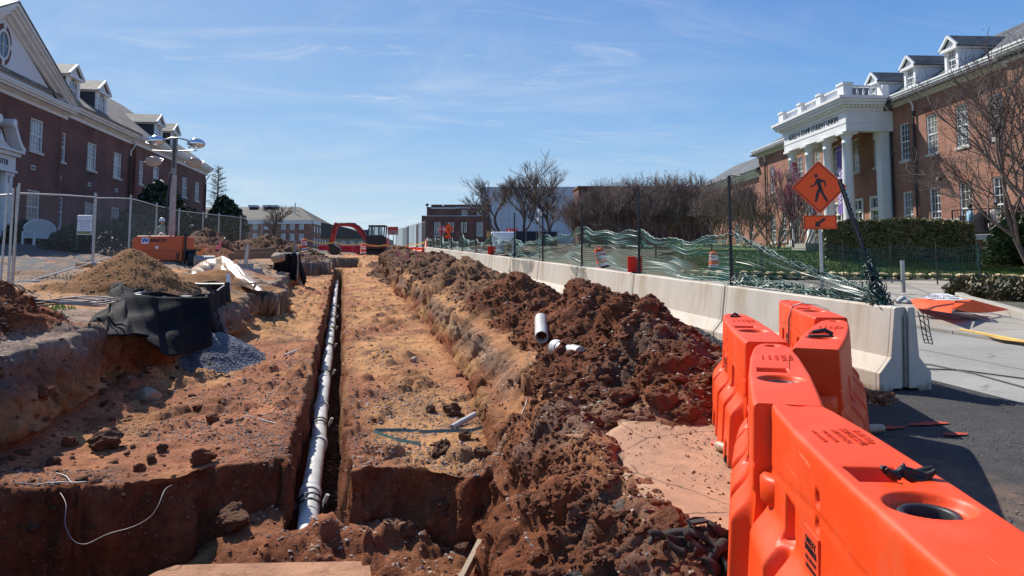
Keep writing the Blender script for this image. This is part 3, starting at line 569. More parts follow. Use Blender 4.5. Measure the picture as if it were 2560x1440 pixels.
def surf_pts(mask,n,lift=.0):
    """random points on the dug sheet, spread evenly over the picture-sized cells where mask is true"""
    A=np.linalg.norm(np.cross(P[1:,:-1]-P[:-1,:-1],P[:-1,1:]-P[:-1,:-1]),axis=-1)*mask[:-1,:-1]/(1+(Y[:-1,:-1]/7)**2)
    pr=(A/A.sum()).ravel(); idx=rs.choice(len(pr),n,p=pr); i,j=np.unravel_index(idx,A.shape); u,v=rs.rand(n,1),rs.rand(n,1)
    q=P[i,j]*(1-u)*(1-v)+P[i+1,j]*u*(1-v)+P[i,j+1]*(1-u)*v+P[i+1,j+1]*u*v; return q
flatm=(steep<.5)
dist=lambda q: np.maximum(q[:,1],4)
q=surf_pts(((kind==0)|(kind==1)|(kind==4))&(pile>.1)|(edge>.3),26000); s=(.007+.030*rs.rand(len(q))**4)*(1+.02*dist(q)); scatter('clay_crumbs',q+[0,0,.005],s,M['clodm'],seed=5)
q=surf_pts((kind==2)&(pile>.1),3500); s=(.02+.05*rs.rand(len(q))**3)*(1+.02*dist(q)); scatter('dark_clay_crumbs',q,s,M['clodb'],seed=6)
q=surf_pts((inpit>.3)|((pile<.2)&flatm&(bank>.3)),15000); s=(.007+.022*rs.rand(len(q))**3)*(1+.03*dist(q)); scatter('bench_crumbs',q,s,M['clodm'],seed=7)
q=surf_pts(flatm&(kind!=5)&((vn2(X*1.2,Y*.9,111)>.5)|(edge>.4))&~((kind==3)|(kind==6)),24000); s=(.006+.020*rs.rand(len(q))**4)*(1+.03*dist(q)); scatter('loose_pebbles',q+[0,0,.003],s,M['pebble'],seed=8)
q=surf_pts((steep>.5)&(Y<16),5200); s=(.005+.022*rs.rand(len(q))**3)*(1+.03*dist(q)); scatter('cut_face_stones',q,s,M['clodm'],seed=14)
q=surf_pts((steep>.5)&(Y<14),1300); s=.005+.013*rs.rand(len(q))**2; scatter('cut_face_pebbles',q,s,M['pebble'],seed=15)
q=surf_pts((Y<12)&(Y>7)&(X<1.6)&(X>-3)&flatm&((vn2(X*.8,Y*1.1,113)>.42)),12000); s=.004+.020*rs.rand(len(q))**4; scatter('bench_gravel',q+[0,0,.003],s,mat('brown_gravel',(.2,.105,.07),.9,col2=(.40,.29,.22),vs=22),seed=8)
q=surf_pts((kind==6)&(pile>.25),6500); s=.012+.012*rs.rand(len(q)); scatter('bluestone_gravel',q+[0,0,.004],s,M['gravel'],seed=9)
q=surf_pts((kind==3)&(pile>.2),1500); s=.012+.02*rs.rand(len(q)); scatter('dark_gravel',q,s,mat('dark_gravel',(.07,.07,.065),.9,col2=(.18,.17,.15),vs=30),seed=10)
q=surf_pts((kind==5)&(pile>.2)&(Y<19),1500); s=.012+.03*rs.rand(len(q))**3; scatter('sand_crumbs',q,s,mat('sand_lumps',(.26,.15,.07),.95,col2=(.42,.26,.13),vs=20),seed=11)
q=surf_pts((X<-2.6)&(bank<.2)&(pile<.2)&(Y<24),4000); s=.010+.03*rs.rand(len(q))**3; scatter('surface_stones',q,s,M['pebble'],seed=12)

r9=np.random.RandomState(17); n=9000; gx9=2.4+3.6*r9.rand(n); gy9=1.5+5.2*r9.rand(n)**.8; scatter('asphalt_grit',np.stack([gx9,gy9,.039*gy9+.014],-1),.003+.007*r9.rand(n)**3,mat('asphalt_grit',(.05,.05,.05),.9,col2=(.26,.24,.22),vs=40),seed=18)
n=1800; gx9=1.9+1.6*r9.rand(n); gy9=2.6+3.2*r9.rand(n); scatter('slab_crumbs',np.stack([gx9,gy9,.039*gy9+.015],-1),.003+.014*r9.rand(n)**5,M['clodm'],seed=19)
# ------------------------------------------------------------------ buildings
# local frame: x along the facade, z up, outward = sg * y
def wall(mb,x0,x1,z0,z1,y,holes,depth,sg,m=0,rm=0):
    """wall sheet in the plane y with real openings; depth = reveal going inwards"""
    xs=sorted({x0,x1}|{h[0] for h in holes}|{h[1] for h in holes}); zs=sorted({z0,z1}|{h[2] for h in holes}|{h[3] for h in holes})
    for i in range(len(xs)-1):
        for j in range(len(zs)-1):
            cx=(xs[i]+xs[i+1])/2; cz=(zs[j]+zs[j+1])/2
            if cx<x0 or cx>x1 or any(h[0]<cx<h[1] and h[2]<cz<h[3] for h in holes): continue
            mb.poly([(xs[i],y,zs[j]),(xs[i+1],y,zs[j]),(xs[i+1],y,zs[j+1]),(xs[i],y,zs[j+1])],m)
    yi=y-sg*depth
    for a,b,c,d in holes:
        for p in ([(a,y,c),(b,y,c),(b,yi,c),(a,yi,c)],[(a,y,d),(b,y,d),(b,yi,d),(a,yi,d)],[(a,y,c),(a,yi,c),(a,yi,d),(a,y,d)],[(b,y,c),(b,yi,c),(b,yi,d),(b,y,d)]): mb.poly(p,rm)
def window(parent,xa,xb,za,zb,y,sg,cols=3,rows=(4,4),inset=.09,glass=None,sill=True,fr=.07,sash=.5,arch=False,mm=None,name='window'):
    m=mm or M['white']; yo=y-sg*inset; mb=MB()
    def bx(a,b,c,d,t0,t1): ya,yb=sorted((yo+sg*t0,yo+sg*t1)); mb.box(a,b,ya,yb,c,d)
    bx(xa,xa+fr,za,zb,-.03,.05); bx(xb-fr,xb,za,zb,-.03,.05); bx(xa+fr,xb-fr,zb-fr,zb,-.03,.05); bx(xa+fr,xb-fr,za,za+fr*.8,-.03,.05)
    ia,ib=xa+fr,xb-fr; zc=za+(zb-za)*sash; bx(ia,ib,zc-.035,zc+.035,-.02,.03)
    for k in range(1,cols): x=ia+(ib-ia)*k/cols; bx(x-.012,x+.012,za+fr*.8,zb-fr,-.02,.012)
    for (lo,hi,n) in ((za+fr*.8,zc-.035,rows[0]),(zc+.035,zb-fr,rows[1])):
        for k in range(1,n): z=lo+(hi-lo)*k/n; bx(ia,ib,z-.012,z+.012,-.02,.014)
    w=mb.build(name,m,parent)
    g=MB(); yg=yo-sg*.012; g.poly([(ia,yg,za),(ib,yg,za),(ib,yg,zb),(ia,yg,zb)]); g.build('pane',glass or M['glass'],w)
    if sill: s_=MB(); ya,yb=sorted((y+sg*.07,y-sg*inset)); s_.box(xa-.08,xb+.08,ya,yb,za-.13,za-.005); s_.build('sill',M['sill'],w)
    return w
def cornice(parent,x0,x1,y,z0,z1,sg,over=.55,name='cornice',dent=True,m=None):
    """stepped eave moulding; y is the wall face, over the overhang"""
    mb=MB(); H_=z1-z0
    def bx(a,b,c,d,t): ya,yb=sorted((y-sg*.1,y+sg*t)); mb.box(a,b,ya,yb,c,d)
    bx(x0,x1,z0,z0+.3*H_,.06); bx(x0,x1,z0+.3*H_+.001,z0+.5*H_,.16); bx(x0,x1,z0+.5*H_+.001,z0+.68*H_,over*.75); bx(x0,x1,z0+.68*H_+.001,z0+.86*H_,over*.92); bx(x0,x1,z0+.86*H_+.001,z1,over)
    if dent:
        n=int((x1-x0)/.22)
        for i in range(n):
            a=x0+(i+.25)*(x1-x0)/n; ya,yb=sorted((y+sg*.16,y+sg*.26)); mb.box(a,a+.11,ya,yb,z0+.36*H_,z0+.5*H_-.002)
    return mb.build(name,m or M['white'],parent)
def dormer(parent,xc,w,y0,z0,ze,zp,back,sg,side,roofm,arched=False,face=None):
    """gabled dormer: front at y0; walls to ze, ridge at zp, runs back by 'back'"""
    mb=MB(); a,b=xc-w/2,xc+w/2; yb=y0-sg*back
    mb.poly([(a,y0-sg*.02,z0-.8),(a,yb,z0-.8),(a,yb,ze),(a,y0-sg*.02,ze)]); mb.poly([(b,y0-sg*.02,z0-.8),(b,yb,z0-.8),(b,yb,ze),(b,y0-sg*.02,ze)])
    if side is M['clap']:
        k=0
        z=z0-.6
        while z<ze-.1:
            for x,s_ in ((a,-1),(b,1)):
                xa,xb=sorted((x,x+s_*.02)); ya,y2=sorted((yb,y0-sg*.03)); mb.box(xa,xb,ya,y2,z,z+.015)
            z+=.14
    d=mb.build('dormer',side,parent)
    f=MB(); fw=.16
    def bx(m_,x0,x1,ya,yb_,z_0,z_1): q0,q1=sorted((ya,yb_)); m_.box(x0,x1,q0,q1,z_0,z_1)
    bx(f,a-.03,a+fw,y0+sg*.02,y0-sg*.10,z0-.25,ze); bx(f,b-fw,b+.03,y0+sg*.02,y0-sg*.10,z0-.25,ze); bx(f,a+fw,b-fw,y0+sg*.03,y0-sg*.1,z0-.25,z0-.02)
    if arched:
        n=10; r=(w-2*fw)/2; zc=ze-r-.12
        for i in range(n):
            t0,t1=math.pi*i/n,math.pi*(i+1)/n; p=[(xc+r*math.cos(t0),y0,zc+r*math.sin(t0)),(xc+r*math.cos(t1),y0,zc+r*math.sin(t1)),(xc+r*math.cos(t1),y0,ze),(xc+r*math.cos(t0),y0,ze)]
            f.prism(p,(0,-sg*.08,0))
    f.prism([(a-.03,y0+sg*.01,ze),(b+.03,y0+sg*.01,ze),(xc,y0+sg*.01,zp-.06)],(0,-sg*.1,0))
    bx(f,a-.16,b+.16,y0+sg*.18,y0-sg*back,ze-.14,ze-.0)
    for s_ in (-1,1):
        e=Vector((xc+s_*(w/2+.2),y0+sg*.16,ze)); t=Vector((xc,y0+sg*.16,zp)); f.beam(e,t,.12,.10,0,(0,1,0))
    f.build('dormer_front',face or M['white'],d)
    rf=MB()
    for s_ in (-1,1):
        e=(xc+s_*(w/2+.24),ze-.03); q=[(e[0],y0+sg*.2,e[1]),(xc,y0+sg*.2,zp+.06),(xc,yb,zp+.06),(e[0],yb,e[1])]; rf.prism(q,(0,0,-.05))
    rf.build('dormer_roof',roofm,d)
    ga,gb=a+fw+.02,b-fw-.02
    g=MB(); q0,q1=sorted((y0-sg*.08,y0-sg*.1)); g.box(ga,gb,q0,q1,z0,ze-.05); g.build('dormer_pane',M['glass'] if side is M['clap'] else M['glassb'],d)
    u=MB()
    def b2(x0,x1,z_0,z_1,t=.05): q0,q1=sorted((y0-sg*.085,y0-sg*.085+sg*t)); u.box(x0,x1,q0,q1,z_0,z_1)
    zt=ze-.05; b2(ga-.03,ga+.05,z0,zt); b2(gb-.05,gb+.03,z0,zt); zm=z0+(zt-z0)*.47; b2(ga,gb,zm-.03,zm+.03); b2(ga,gb,z0,z0+.06)
    for k in (1,2): x=ga+(gb-ga)*k/3; b2(x-.012,x+.012,z0,zt,.03)
    for k in (1,3,4): z=z0+(zt-z0)*k/5; b2(ga,gb,z-.012,z+.012,.03)
    u.build('sash',M['white'],d)
    return d
def downpipe(parent,x,y,sg,z0,z1,m=None,r=.055,out_=.12):
    mb=MB(); yy_=y+sg*out_; mb.tube([(x,y+sg*.45,z1+.25),(x,y+sg*.40,z1+.1),(x,yy_,z1-.35),(x,yy_,z1-.7)],r,8); 
    o1=mb.build('pipe_elbow',M['white'],parent); mb=MB(); mb.tube([(x,yy_,z1-.68),(x,yy_,z0)],r*1.15,8); 
    return mb.build('downpipe',m or M['black'],parent)
# ======================================================= student union (sunlit, portico)
rg=1.9
RB=thing('brick_building','long red brick building with white columned portico, dormers and black downpipes','building',(RP[0],RP[1],0),math.pi/2-RA)
sg=1
def RF(px,py,off=0): return FP(px,py,RP,RA,off,1)
WIN=[]; up=(7.3,9.36); lo=(3.35,5.55)
S0=-10.5; S1=23.2; BZ=.8; BT=10.45
ups=[(-5.82,-4.88),(-3.43,-2.5),(-.98,-.06),(1.50,2.42),(4.38,5.30),(6.95,7.87),(9.5,10.42),(12.1,13.0),(14.9,15.8),(20.05,20.95)]
los=[(-5.85,-4.9),(-3.46,-2.5),(-.98,-.06),(1.46,2.38),(18,18.9),(20.05,20.95)]
drs=[(4.2,5.85),(6.65,8.3),(9.3,10.95)]
holes=[(a,b,*up) for a,b in ups]+[(a,b,*lo) for a,b in los]+[(a,b,2.9,5.62) for a,b in drs]
mb=MB(); wall(mb,-6.72,S1,BZ,BT,0,holes,.16,1); mb.poly([(S1,0,BZ),(S1,-12,BZ),(S1,-12,BT),(S1,0,BT)])
mb.poly([(-6.72,0,BZ),(-6.72,.35,BZ),(-6.72,.35,BT),(-6.72,0,BT)])
wall(mb,-22,-6.72,BZ,BT,.35,[(-9.2,-8.3,*up),(-12,-11.1,*up),(-9.2,-8.3,*lo)],.16,1)
mb.poly([(-22,.35,BZ),(-22,-12,BZ),(-22,-12,BT),(-22,.35,BT)]); mb.build('wall',M['brick'],RB)
RW=random.Random(3)
GL=[M['glass'],M['glass'],M['glass'],glass_mat('half_curtained_glass',(.05,.05,.04)),glass_mat('sheer_curtain_glass',(.10,.105,.09),.1)]
for a,b in ups: window(RB,a,b,*up,0,1,3,(3,3),glass=RW.choice(GL))
for i,(a,b) in enumerate(los): window(RB,a,b,*lo,0,1,3,(3,3),glass=RW.choice(GL),sash=.42)
window(RB,-9.2,-8.3,*up,.35,1); window(RB,-9.2,-8.3,*lo,.35,1); window(RB,-12,-11.1,*up,.35,1)
for a,b in ups[:4]+los[:4]:                                  # flat rubbed-brick arches
    zt=9.36 if (a,b) in ups else 5.55
    mb=MB(); mb.prism([(a-.04,.002,zt+.003),(b+.04,.002,zt+.003),(b+.2,.002,zt+.42),(a-.2,.002,zt+.42)],(0,.015,0)); mb.build('lintel',M['arch'],RB)
for a,b in drs:                                              # glazed doors with transom behind the columns
    mb=MB()
    def bx(x0,x1,z0,z1,t=.1): mb.box(x0,x1,-.15,-.15+t,z0,z1)
    bx(a,a+.12,2.9,5.62,.2); bx(b-.12,b,2.9,5.62,.2); bx(a+.12,b-.12,5.5,5.62,.2); bx(a+.12,b-.12,4.75,4.95,.25)
    c=(a+b)/2; bx(c-.05,c+.05,2.9,5.5)
    for x in (a+.12+(c-a)*.33,c+(b-c)*.45): bx(x-.02,x+.02,2.9,5.5,.06)
    for z in (3.1,3.6,4.1,4.45): bx(a+.12,b-.12,z-.03,z+.03,.06)
    dd=mb.build('door',M['white'],RB); g=MB(); g.box(a+.1,b-.1,-.15,-.14,2.9,5.55); g.build('door_pane',M['glass'],dd)
cornice(RB,-6.4,2.93,0,10.4,11.0,1); cornice(RB,11.65,S1+.35,0,10.4,11.0,1); cornice(RB,-22.2,-6.401,.35,10.4,11.0,1)
mb=MB(); rz=lambda o_: 11.05+.65*(-o_)
a0,a1=-22.3,S1+.4; e=.62; rd=-4.6
mb.prism([(a0,e,rz(e)),(a1,e,rz(e)),(a1-4.9,rd,rz(rd)),(a0,rd,rz(rd))],(0,0,-.08)); mb.prism([(a0,rd,rz(rd)),(a1-4.9,rd,rz(rd)),(a1,-9.8,rz(e)),(a0,-9.8,rz(e))],(0,0,-.08)); mb.prism([(a1,e,rz(e)),(a1,-9.8,rz(e)),(a1-4.9,rd,rz(rd))],(0,0,-.08))
rf=mb.build('roof',M['slate'],RB)
mb=MB(); mb.box(a0,2.9,e-.1,e+.02,rz(e)-.12,rz(e)-.02); mb.box(a0,2.9,-.35,-.28,rz(-.3)+.02,rz(-.3)+.12); mb.build('gutter',M['black'],rf)
for xc in (-2.22,1.42,5.15,8.9,12.6): dormer(RB,xc,1.02,-.12,11.3,12.38,12.98,3.0,1,M['clap'],M['slate'])
for x in (-6.55,.88,3.15,21.6): downpipe(RB,x,0,1,1.5,10.5)
mb=MB(); mb.tube([(-1.45,.02,6.02),(-1.45,.22,6.06),(-1.45,.34,5.95)],.03,6); mb.lathe([(.02,.1),(.12,.05),(.17,-.12)],10,(-1.45,.34,5.9)); mb.build('wall_lamp',M['black'],RB)
# portico
PT_=thing('portico','white classical portico with four round columns and a balustrade on its roof','portico',(RP[0],RP[1],0),math.pi/2-RA)
o=2.75; px0,px1=3.05,11.55
mb=MB()
for yy0,yy1 in ((o-.5,o),): mb.box(px0,px1,yy0,yy1,9.1,10.25)
mb.box(px0,px0+.5,0.01,o-.5,9.1,10.25); mb.box(px1-.5,px1,0.01,o-.5,9.1,10.25); mb.box(px0+.5,px1-.5,.01,o-.5,9.95,10.05)
mb.box(px0-.03,px1+.03,o-.4,o+.03,9.55,9.60); mb.box(px0-.03,px0+.2,.01,o-.4,9.55,9.60)
mb.build('entablature',M['white'],PT_)
mb=MB(); 
for (z0,z1,t) in ((10.25,10.42,.08),(10.42,10.55,.2),(10.55,10.7,.42),(10.7,10.86,.52),(10.86,11.02,.62)): mb.box(px0-t,px1+t,.6,o+t,z0+.001,z1)
n=34
for i in range(n): x=px0-.2+i*(px1-px0+.4)/n; mb.box(x,x+.13,o+.2,o+.3,10.44,10.549)
for i in range(11): y=.65+i*.22; mb.box(px0-.31,px0-.2,y,y+.13,10.44,10.549)
mb.build('portico_cornice',M['white'],PT_,fix=False)
colx=[3.62,5.98,8.42,10.95]; colprof=[(.42,0),(.42,.12),(.36,.2),(.36,.26),(.31,.34),(.315,2.2),(.29,4.4),(.26,5.55),(.29,5.57),(.29,5.62),(.26,5.64),(.26,5.85),(.34,6.0),(.36,6.06)]
for x in colx:
    mb=MB(); mb.lathe(colprof,24,(x,o-.3,2.9)); mb.box(x-.44,x+.44,o-.74,o+.14,8.96,9.1); mb.box(x-.46,x+.46,o-.76,o+.16,2.75,2.9); mb.build('column',M['white'],PT_)
for x in (3.62,):
    mb=MB(); mb.box(x-.28,x+.28,.02,.62,2.9,8.8); mb.box(x-.36,x+.36,.02,.7,8.75,9.1); mb.build('pilaster',M['white'],PT_)
def baluster(mb,x,y,z): mb.lathe([(.05,0),(.05,.05),(.03,.08),(.075,.22),(.06,.32),(.028,.44),(.045,.52),(.045,.56)],8,(x,y,z))
peds=[3.1,5.85,8.5,11.4]; bz=11.02
for x in peds:
    mb=MB(); w_=.26 if 3.2<x<11 else .36; mb.box(x-w_,x+w_,o-.28,o+.24,bz,bz+.68); mb.box(x-w_-.06,x+w_+.06,o-.34,o+.3,bz+.68,bz+.80); mb.build('balustrade_pedestal',M['white'],PT_)
mb=MB(); mb.box(2.75,3.27,.35,.7,bz,bz+.68); mb.build('balustrade_pedestal',M['white'],PT_)
mb=MB()
for a,b in zip(peds[:-1],peds[1:]):
    mb.box(a+.3,b-.3,o-.12,o+.08,bz+.58,bz+.68); mb.box(a+.3,b-.3,o-.1,o+.06,bz,bz+.04)
mb.box(2.93,3.13,.7,o-.28,bz+.58,bz+.68); mb.box(2.95,3.11,.7,o-.28,bz,bz+.04); mb.build('balustrade_rail',M['white'],PT_)
for a,b in zip(peds[:-1],peds[1:]):
    n=8
    for i in range(n): mb=MB(); baluster(mb,a+.45+(b-a-.9)*i/(n-1),o-.02,bz+.03); mb.build('baluster',M['white'],PT_)
for i in range(5): mb=MB(); baluster(mb,3.03,.95+i*.36,bz+.03); mb.build('baluster',M['white'],PT_)
text('ADELE H. STAMP STUDENT UNION',.50,PT_,((px0+px1)/2+.05,o+.012,9.93),(R(90),0,R(180)),M['black'],depth=.012,sx=.87)
# banner
bn=thing('banner','purple banner with white lettering hanging between the columns','banner',(RP[0],RP[1],0),math.pi/2-RA)
s_,z_=RF(2094,440,1.6); s2,_=RF(2112,440,1.6)
mb=MB(); bx0=s_-.95; mb.box(bx0,bx0+1.0,1.58,1.60,4.6,8.75); mb.build('cloth',M['purple'],bn)
for i,t_ in enumerate(("WOMEN'S","HISTORY")): text(t_,.5,bn,(bx0+.72-.42*i,1.605,6.3),(R(90),R(-90),R(180)),M['swhite'],depth=.003)
text('at the University',.14,bn,(bx0+.5,1.605,8.5),(R(90),0,R(180)),M['swhite'],depth=.003)
# lower wing and the shaded cross wing
LW=thing('brick_wing','lower brick wing running on behind the bare trees, slate roof','building',(RP[0],RP[1],0),math.pi/2-RA)
mb=MB(); hl=[(25.6,26.5,6.6,8.2),(29,29.9,6.6,8.2),(32.5,33.4,6.6,8.2),(36,36.9,6.6,8.2),(25.6,26.5,3.4,5.2),(29,29.9,3.4,5.2)]; wall(mb,S1,40,1.2,9.1,-.3,hl,.14,1); mb.build('wall',M['brick'],LW)
for a,b,c,d in hl: window(LW,a,b,c,d,-.3,1,3,(2,2))
cornice(LW,S1+.41,39.6,-.3,8.95,9.5,1,.5,dent=False)
mb=MB(); mb.prism([(S1-.2,.3,9.52),(40.2,.3,9.52),(40.2,-4,12.0),(S1-.2,-4,12.0)],(0,0,-.08)); mb.prism([(S1-.2,-4,12.0),(40.2,-4,12.0),(40.2,-8,9.5),(S1-.2,-8,9.5)],(0,0,-.08)); mb.build('roof',M['slate'],LW)
CW=thing('brick_wing','dark shaded cross wing of brown brick closing the court behind bare trees','building',(RP[0],RP[1],0),math.pi/2-RA)
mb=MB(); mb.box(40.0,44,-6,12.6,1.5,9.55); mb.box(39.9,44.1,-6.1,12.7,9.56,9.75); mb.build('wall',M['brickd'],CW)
mb=MB(); mb.box(41,43,1.2,2.4,9.76,10.1); mb.build('skylight',M['swhite'],CW)
mb=MB(); mb.tube([(39.97,3.4,3.0)]+[(39.97,3.4+2.2*math.cos(t)*-1+2.2,3.0+2.2*math.sin(t)) for t in np.linspace(.05,3.09,14)]+[(39.97,7.8,3.0)],.12,6); mb.build('arch_trim',M['brickd'],CW)
# ======================================================= left building
LB=thing('brick_building','shaded red brick building with pediment, arched dormers and a scrolled white doorway','building',(LP[0],LP[1],0),math.pi/2-LA)
def LFp(px,py,off=0): return FP(px,py,LP,LA,off,-1)
sg=-1; lu=(7.32,9.0); po=.4; pe=1.5; ge=31.2; se=13.2
def mid(px0,px1,w,off): a=LFp(px0,440,off)[0]; b=LFp(px1,440,off)[0]; c=(a+b)/2; return (c-w/2,c+w/2)
pw=[mid(70,103,1.35,.4),(-7.9,-6.55),(-11,-9.65)]; mw=[mid(147,167,.95,0),mid(215,240,1.35,0),mid(282,303,1.35,0)]; ew=[mid(341,350,.8,0),mid(375,391,1.35,0),mid(417,425,.9,0),mid(450,463,1.35,0),mid(483,494,1.35,0)]
mw[0]=(1.95,2.95)
up_l=(7.3,8.95); lo_l=(3.62,5.32)
mb=MB(); wall(mb,-13,pe,1,9.55,-po,[(a,b,*up_l) for a,b in pw]+[(pw[0][0],pw[0][1],*lo_l)],.14,-1); mb.poly([(pe,-po,1),(pe,0,1),(pe,0,9.55),(pe,-po,9.55)])
wall(mb,pe,se,1,9.9,0,[(a,b,*up_l) for a,b in mw]+[(a,b,*lo_l) for a,b in mw],.14,-1); mb.poly([(se,-.2,1),(se,0,1),(se,0,9.9),(se,-.2,9.9)])
wall(mb,se,ge,1,9.9,-.2,[(a,b,*up_l) for a,b in ew]+[(a,b,*lo_l) for a,b in ew],.14,-1); mb.poly([(ge,-.2,1),(ge,12,1),(ge,12,9.9),(ge,-.2,9.9)])
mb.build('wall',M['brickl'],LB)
for a,b in pw[:3]: window(LB,a,b,*up_l,-po,-1,4,(3,3),glass=M['glassb'])
window(LB,pw[0][0],pw[0][1],*lo_l,-po,-1,4,(3,3),glass=M['glasst'])
for i,(a,b) in enumerate(mw): window(LB,a,b,*up_l,0,-1,2 if i==0 else 4,(3,3),glass=M['glassb']); window(LB,a,b,*lo_l,0,-1,2 if i==0 else 4,(3,3),glass=M['glasst'] if i!=0 else M['glass'])
for a,b in ew: window(LB,a,b,*up_l,-.2,-1,4,(3,3),glass=M['glassb']); window(LB,a,b,*lo_l,-.2,-1,4,(3,3))
cornice(LB,pe+.5,se-.3,0,9.9,10.6,-1,.6); cornice(LB,se-.299,ge+.5,-.2,9.9,10.62,-1,.6); cornice(LB,-13,pe+.499,-po,9.55,10.15,-1,.6)
for xq,yq,s_ in ((pe,-po,-1),(se,-.2,1),(ge,-.2,-1)):      # brick quoins on the corners, alternate long and short
    for k in range(22):
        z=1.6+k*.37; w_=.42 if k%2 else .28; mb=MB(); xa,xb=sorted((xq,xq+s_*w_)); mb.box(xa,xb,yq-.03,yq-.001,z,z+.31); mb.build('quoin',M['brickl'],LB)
# pediment
mb=MB(); pc_=-5.0; hw=6.9; zb=10.16; zp=13.75; yf=-po-.02
mb.prism([(pc_-hw+1,yf,zb),(pc_+hw-1,yf,zb),(pc_,yf,zp-.55)],(0,.3,0)); ty=mb.build('tympanum',M['stucco'],LB)
mb=MB()
for s_ in (-1,1):
    for (t0,wd,dz) in ((.62,.18,-.02),(.5,.24,-.2),(.36,.3,-.42),(.14,.2,-.62)):
        p=Vector((pc_+s_*(hw+.05),-po-t0/2,zb+.12+dz*.6+.1)); q=Vector((pc_,-po-t0/2,zp+dz*.9)); mb.beam(p,q,t0,.18,0,(0,0,1))
mb.build('raking_cornice',M['white'],ty)
oc=Vector((-5.0,yf-.02,11.78))
mb=MB(); n=28
ring=lambda r0,r1,y0,y1,m_: [mb.prism([(oc.x+r0*.75*math.cos(t0),y0,oc.z+r0*math.sin(t0)),(oc.x+r0*.75*math.cos(t1),y0,oc.z+r0*math.sin(t1)),(oc.x+r1*.75*math.cos(t1),y0,oc.z+r1*math.sin(t1)),(oc.x+r1*.75*math.cos(t0),y0,oc.z+r1*math.sin(t0))],(0,y1-y0,0),m_) for t0,t1 in [(2*math.pi*i/n,2*math.pi*(i+1)/n) for i in range(n)]]
ring(.62,.74,yf-.07,yf,0); ow=mb.build('oval_window',M['white'],LB)
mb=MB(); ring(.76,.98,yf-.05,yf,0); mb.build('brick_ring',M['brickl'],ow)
mb=MB(); mb.prism([(oc.x+.62*.75*math.cos(t),yf-.02,oc.z+.62*math.sin(t)) for t in np.linspace(0,6.283,25)[:-1]],(0,.01,0)); mb.build('pane',M['glass'],ow)
mb=MB(); mb.box(oc.x-.015,oc.x+.015,yf-.05,yf-.02,oc.z-.62,oc.z+.62); mb.box(oc.x-.45,oc.x+.45,yf-.05,yf-.021,oc.z-.015,oc.z+.015)
for a_ in (0,90,180,270): t=R(a_); x=oc.x+.87*.75*math.cos(t); z=oc.z+.87*math.sin(t); mb.box(x-.09,x+.09,yf-.09,yf,z-.12,z+.12)
mb.build('muntins',M['white'],ow)
# roofs
mb=MB(); e=-.62; zr=10.62; dpt=5.2; rdz=15.1
ea,eb=pe-1,ge+.6
mb.prism([(ea-12,e,zr),(eb,e-.1,zr),(eb-6.3,dpt,rdz),(ea-12,dpt,rdz)],(0,0,-.1)); mb.prism([(eb,e-.1,zr),(eb,12,zr),(eb-6.3,dpt,rdz)],(0,0,-.1)); mb.prism([(ea-12,dpt,rdz),(eb-6.3,dpt,rdz),(eb,12,zr),(ea-12,12,zr)],(0,0,-.1))
mb.prism([(pc_-hw-.1,-po-.66,zb+.2),(pc_,-po-.66,zp+.16),(pc_,6,zp+.16),(pc_-hw-.1,6,zb+.2)],(0,0,-.08)); mb.prism([(pc_+hw+.1,-po-.66,zb+.2),(pc_,-po-.66,zp+.16),(pc_,6,zp+.16),(pc_+hw+.1,6,zb+.2)],(0,0,-.08))
mb.build('roof',M['slatel'],LB)
for px0,px1 in ((165,195),(237,268),(384,412),(430,447)):
    a=LFp(px0,300,-.0)[0]; b=LFp(px1,300,-.0)[0]; c=(a+b)/2
    dormer(LB,c,1.55,.0,10.95,12.35,13.05,3.2,-1,M['dslate'],M['slatel'],arched=True)
for x,yq in ((12.5,0),(30.9,-.2)): downpipe(LB,x,yq,-1,1.6,9.7)
for px,py in ((82,419),(148,444),(223,461),(290,476)):
    yq=-po if px<140 else 0.; s_,z_=LFp(px,py,-yq); mb=MB(); mb.box(s_-.22,s_+.22,yq-.03,yq,z_-.12,z_+.12); v=mb.build('wall_vent',M['sill'],LB); mb=MB(); mb.box(s_-.15,s_+.15,yq-.035,yq-.031,z_-.05,z_+.05); mb.build('vent_slot',M['black'],v)
# scrolled doorway
DW=thing('doorway','white doorway with scrolled broken pediment, only its near half in view','door surround',(LP[0],LP[1],0),math.pi/2-LA)
cx,_=LFp(-6,450,.75); rt=LFp(37,450,.75)[0]; yq=-po
mb=MB(); mb.box(2*cx-rt,rt,yq-.35,yq-.001,6.0,6.62); mb.box(2*cx-rt-.06,rt+.06,yq-.42,yq-.001,5.86,5.98); mb.box(2*cx-rt-.15,rt+.15,yq-.5,yq-.001,6.63,6.8); mb.box(2*cx-rt-.28,rt+.28,yq-.62,yq-.001,6.81,6.93); mb.build('frieze',M['white'],DW)
mb=MB()
for s_ in (-1,1):
    pts=[]; hw_=rt-cx
    for t in np.linspace(0,1,12): pts.append(Vector((cx+s_*(hw_+.28-(hw_-.1)*t*.78),yq-.35,6.98+1.2*(t**1.6))))
    for p,q in zip(pts[:-1],pts[1:]): mb.beam(p,q,.56,.2,0,(0,0,1))
    c=pts[-1]; mb.tube([(c.x-s_*.05,yq-.66,c.z-.06),(c.x-s_*.05,yq-.02,c.z-.06)],.2,14)
    mb.prism([(cx+s_*(hw_+.1),yq-.2,6.94),(cx+s_*.35,yq-.2,6.94),(cx+s_*.35,yq-.2,7.8),(cx+s_*(hw_*.5),yq-.2,7.3)],(0,.19,0))
mb.lathe([(.09,0),(.2,.12),(.24,.3),(.1,.46),(.04,.6)],12,(cx,yq-.3,6.95)); mb.build('scroll_pediment',M['white'],DW)
